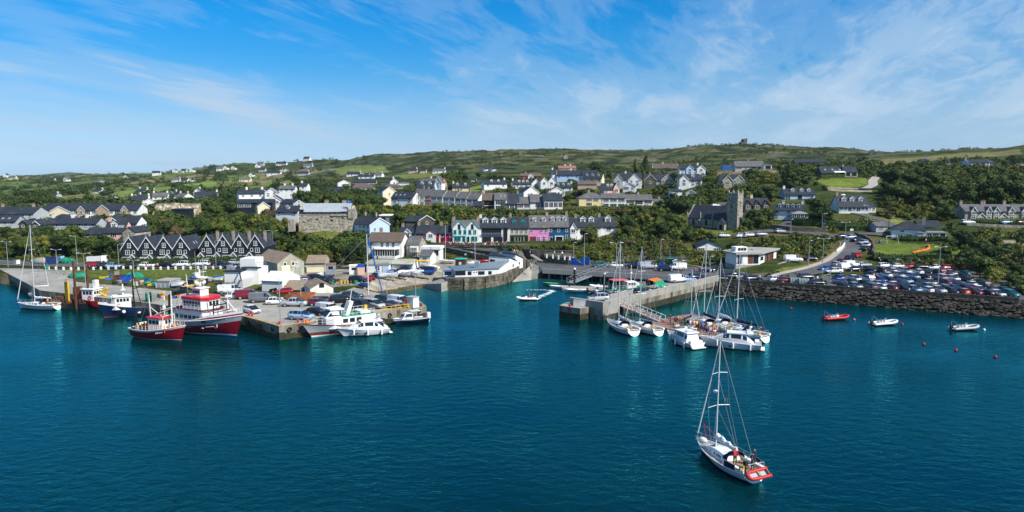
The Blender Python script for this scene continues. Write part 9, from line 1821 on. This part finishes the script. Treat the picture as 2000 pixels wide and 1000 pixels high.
# --- trees and shrubs
def leaf_mat(name,a,b,trans=.0):
 m=BD.materials.new(name);m.use_nodes=True;nt=m.node_tree;N=nt.nodes;L=nt.links;p=N['Principled BSDF'];p.inputs['Roughness'].default_value=.75;p.inputs['Specular IOR Level'].default_value=.25
 oi=N.new('ShaderNodeObjectInfo');g=N.new('ShaderNodeNewGeometry');t=N.new('ShaderNodeTexNoise');t.inputs['Scale'].default_value=.9;t.inputs['Detail'].default_value=4;L.new(g.outputs['Position'],t.inputs[0])
 mx=N.new('ShaderNodeMix');mx.data_type='RGBA';mx.inputs[6].default_value=(*a,1);mx.inputs[7].default_value=(*b,1)
 ad=N.new('ShaderNodeMath');ad.operation='MULTIPLY_ADD';ad.use_clamp=True;L.new(oi.outputs['Random'],ad.inputs[0]);ad.inputs[1].default_value=.75;
 r=N.new('ShaderNodeMapRange');r.inputs[1].default_value=.35;r.inputs[2].default_value=.65;r.inputs[3].default_value=-.25;r.inputs[4].default_value=.35;L.new(t.outputs[0],r.inputs[0]);L.new(r.outputs[0],ad.inputs[2]);L.new(ad.outputs[0],mx.inputs[0])
 i=N.new('ShaderNodeNewGeometry');mr=N.new('ShaderNodeMapRange');mr.inputs[3].default_value=.7;mr.inputs[4].default_value=1.3;L.new(i.outputs['Random Per Island'],mr.inputs[0])
 m2=N.new('ShaderNodeMix');m2.data_type='RGBA';m2.blend_type='MULTIPLY';m2.inputs[0].default_value=1;L.new(mx.outputs[2],m2.inputs[6]);L.new(mr.outputs[0],m2.inputs[7]);L.new(m2.outputs[2],p.inputs['Base Color'])
 return m
LEAF=[leaf_mat('leaf_dark',(.012,.030,.005),(.070,.104,.015)),leaf_mat('leaf_olive',(.045,.070,.008),(.155,.155,.022)),leaf_mat('leaf_brown',(.070,.058,.022),(.14,.10,.045))]
def crown_mesh(seed,kind):
 rr=random.Random(seed);mb=MB();lobes=[]
 n={'tree':13,'shrub':9,'pine':11}[kind]
 for k in range(n):
  if kind=='tree':a=U(rr,0,6.28);r=U(rr,0,.36);z=U(rr,.34,.84);lobes.append((Ve((r*cos(a),r*sin(a),z-r*.35)),U(rr,.13,.22)))
  elif kind=='shrub':a=U(rr,0,6.28);r=U(rr,0,.42);z=U(rr,.16,.66);lobes.append((Ve((r*cos(a),r*sin(a),z*(1-r*.8))),U(rr,.17,.27)))
  else:z=.22+.74*k/(n-1);a=U(rr,0,6.28);r=.30*(1.08-z)*U(rr,.2,1);lobes.append((Ve((r*cos(a),r*sin(a),z)),.10+.22*(1-z)*U(rr,.7,1.1)))
 for c,R_ in lobes:
  s=[];
  core=MB();core.sphere(c,R_*.74,7,5,0,(1,1,.8));core.v=[tuple(Ve(p)+Ve((U(rr,-1,1),U(rr,-1,1),U(rr,-1,1)))*R_*.16)for p in core.v];mb.add(core.v,core.f,0,False)
  m=105 if kind!='shrub' else 85
  for j in range(m):
   d=Ve((rr.gauss(0,1),rr.gauss(0,1),rr.gauss(.15,1))).normalized();p=c+Ve((d.x,d.y,d.z*.85))*R_*U(rr,.72,1.12);nn=(d+Ve((U(rr,-.7,.7),U(rr,-.7,.7),U(rr,-.3,.8)))).normalized();t=nn.orthogonal().normalized();b=nn.cross(t);ang=U(rr,0,6.28);t,b=t*cos(ang)+b*sin(ang),b*cos(ang)-t*sin(ang);w=U(rr,.018,.042)*(1. if kind!='shrub' else 1.25);h=w*U(rr,.5,.9)
   mb.add([p-t*w,p-b*h+t*w*.1,p+t*w,p+b*h],[(0,1,2,3)],0,False)
 return mb
def trunk_mesh(seed,kind):
 rr=random.Random(seed);mb=MB();h=.62 if kind!='pine' else .9;pts=[Ve((0,0,-.08)),Ve((U(rr,-.02,.02),U(rr,-.02,.02),h*.4)),Ve((U(rr,-.05,.05),U(rr,-.05,.05),h))]
 for a,b,r0,r1 in((pts[0],pts[1],.035,.025),(pts[1],pts[2],.025,.012)):mb.tube(a,b,r0,r1,7)
 for k in range(5 if kind!='pine' else 3):a=U(rr,0,6.28);s=pts[1].lerp(pts[2],U(rr,0,.7));mb.tube(s,s+Ve((.26*cos(a),.26*sin(a),U(rr,.12,.24))),.014,.006,5)
 return mb.mesh('trunk','bark')
CROWNS={}
for kd,cnt in(('tree',6),('shrub',5),('pine',2)):
 for k in range(cnt):
  mb=crown_mesh(100+k*7+len(kd),kd)
  for li in range(3):me=mb.mesh('crown',LEAF[li]);CROWNS[(kd,k,li)]=me
TRUNKS={kd:[trunk_mesh(k,kd)for k in range(3)]for kd in('tree','shrub','pine')}
def blocked(p,hgt,wid,relax=.45,road=True):
 if road:
  for x,y,r in ROADPTS:
   if(x-p.x)**2+(y-p.y)**2<(r+wid*.42)**2:return True
 for x,y,r in FOOT:
  if(x-p.x)**2+(y-p.y)**2<(r+wid*.22)**2:return True
 u,v=pix(p);hp=hgt*FPX/p.y;wp=wid*FPX/p.y*.45
 for u0,u1,v0,v1,Y,wpx in KEEP:
  if p.y<Y+2 and u+wp>u0+1 and u-wp<u1-1 and v-hp<v1-(v1-v0)*relax and v>v0:return True
 return False
NT={'tree':0,'shrub':0,'pine':0};PLACED=[]
def plant(kd,p,h,w,label,group,li,cat=None):
 NT[kd]+=1;k=rnd.randrange({'tree':6,'shrub':5,'pine':2}[kd])
 t=tg({'tree':'broadleaf_tree','shrub':'shrub','pine':'conifer'}[kd],label,{'tree':'tree','shrub':'shrub','pine':'tree'}[kd],p,U(rnd,0,6.28),group);t.scale=(w,w,h)
 ob('crown',CROWNS[(kd,k,li)],t)
 if kd!='shrub' or h>2.2:ob('trunk',TRUNKS[kd][k%3],t)
 PLACED.append((p.x,p.y,w));return t
def grove(kd,poly,n,hr,label,group,mix=(.7,.25,.05),wr=(.9,1.35),relax=.45,space=.42):
 us=[q[0]for q in poly];vs_=[q[1]for q in poly];k=tries=0;n=max(3,round(n*(.70 if kd=='tree' else .66)));new=[]
 while k<n and tries<n*14:
  tries+=1;u,v=U(rnd,min(us),max(us)),U(rnd,min(vs_),max(vs_))
  if not inpoly(np.array([u]),np.array([v]),poly)[0]:continue
  p=G(u,v);h=U(rnd,*hr);w=h*U(rnd,*wr)
  if p.z<2.2:continue
  if blocked(p,h,w,relax):continue
  if any((x-p.x)**2+(y-p.y)**2<((w+w2)*.5*space)**2 for x,y,w2 in PLACED):continue
  li=rnd.choices((0,1,2),mix)[0];p.z-=.1;new.append(plant(kd,p,h,w,label,group,li));k+=1
 number(new);return k
def rect(u0,u1,v0,v1):return[(u0,v0),(u1,v0),(u1,v1),(u0,v1)]
GROVES=[('tree',[(-30,505),(-30,462),(120,458),(230,475),(225,508),(100,508)],34,(4.5,7.5),'round dark tree behind the left harbour road','trees behind the left harbour road',(.75,.25,0)),('tree',[(0,466),(120,460),(170,468),(100,474)],10,(5,7),'taller dark tree below the cream apartment block','trees below the cream apartments',(.8,.2,0)),('tree',rect(160,290,432,442),10,(3.5,5),'low bushy tree in front of the cream apartment block','trees in front of the apartments',(.8,.2,0)),('tree',[(262,470),(300,440),(380,425),(530,430),(560,470),(530,494),(390,496),(270,492)],42,(5.5,9),'dense tree behind the slate-hung houses','trees behind the slate-hung houses',(.6,.28,.12)),('tree',[(380,430),(390,405),(470,395),(480,425),(420,440)],14,(7,10.5),'big dark tree left of the dark block','big trees left of the dark block',(.9,.1,0)),('tree',[(470,432),(560,428),(580,450),(560,470),(500,470)],12,(6,9),'olive-green tree on the left flank of the castle','trees left of the castle',(.35,.6,.05)),('shrub',[(525,500),(560,470),(600,462),(700,475),(720,520),(640,512),(560,512)],34,(2.5,5),'shrub on the castle knoll above the boat shed','shrubs on the castle knoll',(.5,.45,.05)),('tree',[(660,520),(668,495),(705,490),(722,520),(700,531)],7,(6.5,9.5),'large dark tree left of the hotel','dark trees left of the hotel',(1,0,0)),('tree',[(565,402),(600,392),(760,395),(790,402),(760,420),(700,412),(580,412)],30,(6.5,10.5),'tall dark tree in the wood behind the castle','wood behind the castle',(.85,.15,0)),('tree',[(610,378),(650,372),(668,380),(640,390)],6,(9,12),'big sunlit tree above the castle wood','round trees above the castle',(.2,.8,0)),('tree',[(690,440),(700,415),(800,418),(880,428),(880,445),(760,450)],30,(5.5,8.5),'dense tree above the harbour pubs','trees above the pubs',(.75,.25,0)),('shrub',[(860,428),(880,414),(1010,416),(1140,414),(1200,420),(1200,428),(1000,427)],46,(2.2,3.8),'green shrub behind the harbour terrace','shrubs behind the harbour terrace',(.5,.5,0)),('tree',[(1205,470),(1205,420),(1300,415),(1345,425),(1345,448),(1300,470)],32,(4.5,8),'tree in the wood left of the church','wood left of the church',(.6,.35,.05)),('tree',[(1142,480),(1150,474),(1164,476),(1160,482)],3,(5.5,7),'leafy tree before the curved dormers','trees before the white dormer house',(.3,.7,0),(.8,1.),9),('shrub',[(1088,492),(1120,484),(1220,476),(1320,478),(1350,498),(1290,506),(1140,506)],70,(1.6,3.8),'scrubby bush above the quay road','scrub above the quay road',(.3,.4,.3)),('shrub',[(960,490),(1000,483),(1120,484),(1120,490)],70,(.8,1.9),'garden shrub above the dark retaining wall','garden shrubs on the retaining wall',(.5,.4,.1)),('shrub',[(1300,500),(1340,480),(1430,482),(1430,505),(1360,508)],22,(1.6,3.2),'bush around the white quay bungalow','bushes round the white bungalow',(.25,.35,.4)),('tree',[(1330,476),(1345,462),(1400,468),(1420,474),(1360,484)],9,(3.5,5.5),'small tree in the hedge below the church lawn','trees below the church lawn',(.6,.4,0)),('shrub',[(1430,485),(1450,470),(1560,462),(1620,470),(1625,492),(1520,500)],46,(1.6,3.6),'thick bush behind the pavilion','bushes behind the pavilion',(.6,.4,0)),('tree',[(1455,455),(1455,430),(1510,425),(1525,445),(1500,458)],10,(4.5,7),'dark tree right of the church tower','trees right of the church tower',(.7,.3,0)),('tree',[(1580,438),(1590,415),(1635,415),(1635,440),(1605,446)],7,(6.5,9),'big dark tree left of the three-dormer bungalow','big trees beside the slate bungalow',(.9,.1,0)),('tree',[(1440,400),(1450,385),(1525,385),(1530,402)],12,(4.5,7),'tree on the slope above the church tower','trees above the church tower',(.7,.3,0)),('shrub',[(1400,385),(1440,345),(1590,340),(1620,385),(1520,380)],46,(2,4),'rounded bush below the skyline bungalow','scrub below the skyline bungalow',(.6,.35,.05)),('tree',[(1540,372),(1545,352),(1590,350),(1592,370)],6,(7,10),'large dark tree left of the bright green field','dark trees beside the green field',(.95,.05,0)),('tree',[(1705,398),(1712,375),(1770,366),(1830,378),(1830,402),(1760,405)],18,(8,12.5),'tall dark tree above the hip-roofed house','left wood on the right-hand slope',(1,0,0)),('tree',[(1860,405),(1870,382),(1960,380),(2010,395),(2010,410),(1900,412)],16,(8,12),'tall dark tree behind the stone cottages','wood behind the stone cottages',(1,0,0)),('tree',[(1835,440),(1845,425),(1878,425),(1880,445)],5,(6,8.5),'very dark tree left of the stone cottage row','trees left of the stone cottages',(1,0,0)),('shrub',[(1705,428),(1720,405),(1850,408),(1840,428),(1780,430)],30,(1.8,4),'garden shrub above the hip-roofed house','shrubs above the hip-roofed house',(.5,.5,0)),('tree',[(1850,540),(1840,510),(1860,480),(1890,470),(1935,520),(1930,552),(1890,548)],16,(4.5,7.5),'dark spreading tree at the car park corner','trees at the corner of the car park',(.9,.1,0)),('shrub',[(1905,560),(1915,520),(1940,470),(2010,450),(2030,580),(1960,572)],70,(2,4.6),'overgrown bush right of the car park','bushes right of the car park',(.5,.35,.15)),('tree',rect(1150,1185,335,344),6,(8,11),'dark skyline tree left of the white house','dark skyline trees left',(1,0,0),(.55,.8)),('pine',[(1232,340),(1262,338),(1266,346),(1234,347)],7,(9,13),'dark conifer left of the brown bungalow','skyline conifers',(1,0,0),(.5,.7)),('tree',[(1000,346),(1090,338),(1240,345),(1330,350),(1320,358),(1100,352)],20,(4,7),'bushy tree among the upper houses','trees among the upper houses',(.7,.3,0)),('tree',[(850,350),(900,346),(1000,352),(1000,360),(870,362)],16,(4.5,7.5),'dark tree in the belt above the yellow house','trees above the yellow house',(.9,.1,0)),('tree',[(740,378),(780,362),(880,358),(890,372),(800,380)],14,(4.5,7),'tree above the long upper terrace','trees behind the long upper terrace',(.8,.2,0)),('shrub',[(960,384),(1000,378),(1080,385),(1150,378),(1150,395),(1000,392)],22,(2.2,4),'garden bush between the upper rows','garden bushes on the upper street',(.6,.35,.05)),('tree',[(1100,402),(1130,386),(1150,390),(1126,402)],6,(5,7),'bushy tree left of the cream hip-roofed house','trees left of the cream house',(.8,.2,0)),('tree',[(1290,402),(1310,385),(1345,392),(1345,420),(1310,420)],12,(5,8),'round tree ending the upper street','trees at the end of the upper street',(.8,.2,0)),('shrub',[(1690,325),(1800,322),(1990,322),(2000,345),(1850,350),(1700,340)],36,(2.5,5),'dark scrub bush under the right skyline','scrub under the right skyline',(.85,.1,.05)),('shrub',[(1510,322),(1700,312),(1720,322),(1540,332)],26,(3,5.5),'hedge bush along the foot of the ridge','hedge bushes under the ridge',(.85,.15,0)),('tree',[(560,396),(470,390),(480,372),(560,372)],12,(5,8),'tree among the pale houses left of the castle','trees among the pale houses',(.75,.25,0)),('tree',[(400,405),(390,385),(340,395),(300,412),(340,420)],12,(4.5,7.5),'tree by the pale hillside cluster','trees by the pale hillside cluster',(.85,.15,0)),]
for g in GROVES:grove(*g)
NEWP=[]
for u,v,w in((1563,537,1.),(1555,537,.9),(1530,541,1.2),(1538,541,1.),(1503,538,1.3),(1497,541,1.2),(1604,549,1.3),(1613,552,1.2),(1518,533,1.),(1511,534,1.1),(1638,470,2.4),(1622,473,2.),(1700,506,1.8),(1712,505,1.8)):
 p=G(u,v);p.z=max(p.z,2.35);NEWP.append(plant('shrub',p,w*.8,w*1.2,'clipped little shrub by the pavilion road','planted shrubs by the pavilion',rnd.choice((0,1))))
number(NEWP)
for u,v in((981,410),(1508,432),(1141,456)):
 p=G(u,v)if u!=981 else aY(981,411,326);t=tg('palm_tree','small shaggy palm %s'%{981:'in front of the narrow white house',1508:'at the left of the four-dormer house',1141:'beside the white house with curved dormers'}[u],'palm',p);pt('trunk',MB().tube((0,0,-.3),(.1,0,2.8),.16,.12,7),'bark',t);mb=MB();rr=random.Random(u)
 for k in range(60):a=U(rr,0,6.28);e=U(rr,-.6,1.2);d=Ve((cos(a)*cos(e),sin(a)*cos(e),sin(e)));s=d.cross(Ve((0,0,1))).normalized()*.08;c=Ve((.1,0,2.8));mb.add([c-s,c+s,c+d*.8+s*.9-Ve((0,0,.05)),c+d*1.25-Ve((0,0,.35)),c+d*.8-s*.9-Ve((0,0,.05))],[(0,1,2,3,4)])
 pt('crown',mb,LEAF[1],t)
LAWNS=[[(q.x,q.y)for q in[G(*a)for a in z[1]]]for z in ZONES if z[0][1]>.125 or z[0][0]>.19]
def far_scrub():
 rg=np.random.default_rng(4);V=[];n=0
 def blob(P,h,w,q):
  m=len(P)*q;c=np.repeat(P,q,0);hh=np.repeat(h,q)[:,None];ww=np.repeat(w,q)[:,None]
  d=rg.normal(size=(m,3));d/=np.linalg.norm(d,axis=1)[:,None];rad=U(rg,.55,1.,(m,1));off=d*rad*np.concatenate([ww*.5,ww*.5,hh*.5],1);off[:,2]+=hh[:,0]*.48
  ctr=c+off;nrm=d+rg.normal(scale=.5,size=(m,3));nrm[:,2]+=.3;nrm/=np.linalg.norm(nrm,axis=1)[:,None]
  t=np.cross(nrm,rg.normal(size=(m,3)));t/=np.linalg.norm(t,axis=1)[:,None]+1e-9;b=np.cross(nrm,t);s=(np.maximum(ww,hh)*U(rg,.055,.13,(m,1)))
  return np.stack([ctr-t*s,ctr-b*s*.7,ctr+t*s,ctr+b*s*.7],1).reshape(-1,3)
 def scatter(n,a0,a1,y0,y1,hr,dens=None):
  A=U(rg,a0,a1,n);Y=np.exp(U(rg,np.log(y0),np.log(y1),n));X=A*Y;k=fbm(X/70+3,Y/70+31,4)>(dens or .5);X,Y=X[k],Y[k];Z=hz(X,Y)
  ok=np.ones(len(X),bool)
  for x,y,r in FOOT:ok&=(X-x)**2+(Y-y)**2>(r+3)**2
  for u0,u1,v0,v1,Yh,wpx in KEEP:
   uu=ucol(X,Y);ok&=~((Y<Yh+3)&(Y>Yh-13)&(uu>u0-3)&(uu<u1+3))
  for x,y,r in ROADPTS[::3]:ok&=(X-x)**2+(Y-y)**2>(r+2)**2
  for poly in LAWNS:ok&=~inpoly(X,Y,poly)
  X,Y,Z=X[ok],Y[ok],Z[ok];h=U(rg,*hr,len(X));return np.stack([X,Y,Z-.2],1),h,h*U(rg,1.,1.9,len(X))
 def build(name,parts,li):
  v=np.concatenate([blob(*p,q)for p,q in parts]);nf=len(v)//4;me=BD.meshes.new(name);me.vertices.add(len(v));me.vertices.foreach_set('co',v.ravel());me.loops.add(nf*4);me.loops.foreach_set('vertex_index',np.arange(nf*4));me.polygons.add(nf);me.polygons.foreach_set('loop_start',np.arange(0,nf*4,4));me.polygons.foreach_set('loop_total',np.full(nf,4));me.update();me.materials.append(LEAF[li]);o=ob(name,me);o['kind']='stuff'
 A=U(rg,-.85,-.24,26000);Y=np.exp(U(rg,np.log(430),np.log(2600),26000));X=A*Y;n3=fbm(X/140+4,Y/140+8,4);cr,sr=cos(.35),sin(.35);fx=(X*cr+Y*sr)/95+n3*1.1;fy=(-X*sr+Y*cr)/150+n3*.8;ex=np.minimum(fx-np.floor(fx),1-fx+np.floor(fx))*95;ey=np.minimum(fy-np.floor(fy),1-fy+np.floor(fy))*150
 k=np.minimum(ex,ey)<2.6;X,Y=X[k],Y[k];h=U(rg,2.2,5.5,len(X));hed=(np.stack([X,Y,hz(X,Y)-.3],1),h,h*1.3)
 build('field_hedges',[(hed,40)],0)
 build('hillside_scrub',[(scatter(1100,-.75,-.2,420,1500,(2,4.5),.6),80),(scatter(5200,-.25,.8,430,990,(1.,3.2),.52),46)],0)
 build('village_scrub',[(scatter(4200,-.75,.8,262,430,(1.4,3.4),.40),110),(scatter(4200,.08,.8,196,330,(.9,2.4),.36),90),(scatter(1300,-.75,-.05,206,262,(.9,2.2),.40),100)],1)
 build('village_bushes',[(scatter(3000,-.75,.8,262,460,(2.,4.5),.44),130),(scatter(700,.14,.8,205,290,(1.4,3.),.46),110),(scatter(900,-.7,-.1,215,300,(2.,4.),.42),130)],0)
 build('dark_copse',[(scatter(420,-.72,-.28,340,560,(3.5,6.5),.55),190)],0)
far_scrub()
def lawn_grass():
 rg=np.random.default_rng(9);v=[]
 for poly,n in(([(92,528),(480,524),(478,546),(275,550),(100,536)],5000),([(1508,531),(1540,521),(1602,512),(1614,510),(1540,533)],2500)):
  P=[G(*q)for q in poly];xs,ys=[p.x for p in P],[p.y for p in P];X=U(rg,min(xs),max(xs),n);Y=U(rg,min(ys),max(ys),n);k=inpoly(X,Y,[(p.x,p.y)for p in P]);X,Y=X[k],Y[k];Z=hz(X,Y);a=U(rg,0,6.28,len(X));w=U(rg,.05,.14,len(X));h=U(rg,.08,.28,len(X))
  c,s=np.cos(a)*w,np.sin(a)*w;v.append(np.stack([np.stack([X-c,Y-s,Z],1),np.stack([X+c,Y+s,Z],1),np.stack([X+c*.2+rg.normal(scale=.06,size=len(X)),Y+s*.2,Z+h],1)],1).reshape(-1,3))
 v=np.concatenate(v);nf=len(v)//3;me=BD.meshes.new('grass_tufts');me.vertices.add(len(v));me.vertices.foreach_set('co',v.ravel());me.loops.add(nf*3);me.loops.foreach_set('vertex_index',np.arange(nf*3));me.polygons.add(nf);me.polygons.foreach_set('loop_start',np.arange(0,nf*3,3));me.polygons.foreach_set('loop_total',np.full(nf,3));me.update();me.materials.append(M['grass']);o=ob('grass',me);o['kind']='stuff'
lawn_grass()
print('PLANTS',NT,'HOUSES',NHOUSE,'OBJECTS',len(BD.objects))
# --- sea air
mb=MB();mb.box(-6200,6200,-400,7200,-9,120);hm=BD.materials.new('sea_air');hm.use_nodes=True;hm.node_tree.nodes.clear()
_o=hm.node_tree.nodes.new('ShaderNodeOutputMaterial');_v=hm.node_tree.nodes.new('ShaderNodeVolumePrincipled');_v.inputs['Color'].default_value=(.62,.80,1,1);_v.inputs['Density'].default_value=.00004
hm.node_tree.links.new(_v.outputs[0],_o.inputs['Volume']);o=ob('haze',mb.mesh('haze',hm));o['kind']='stuff'
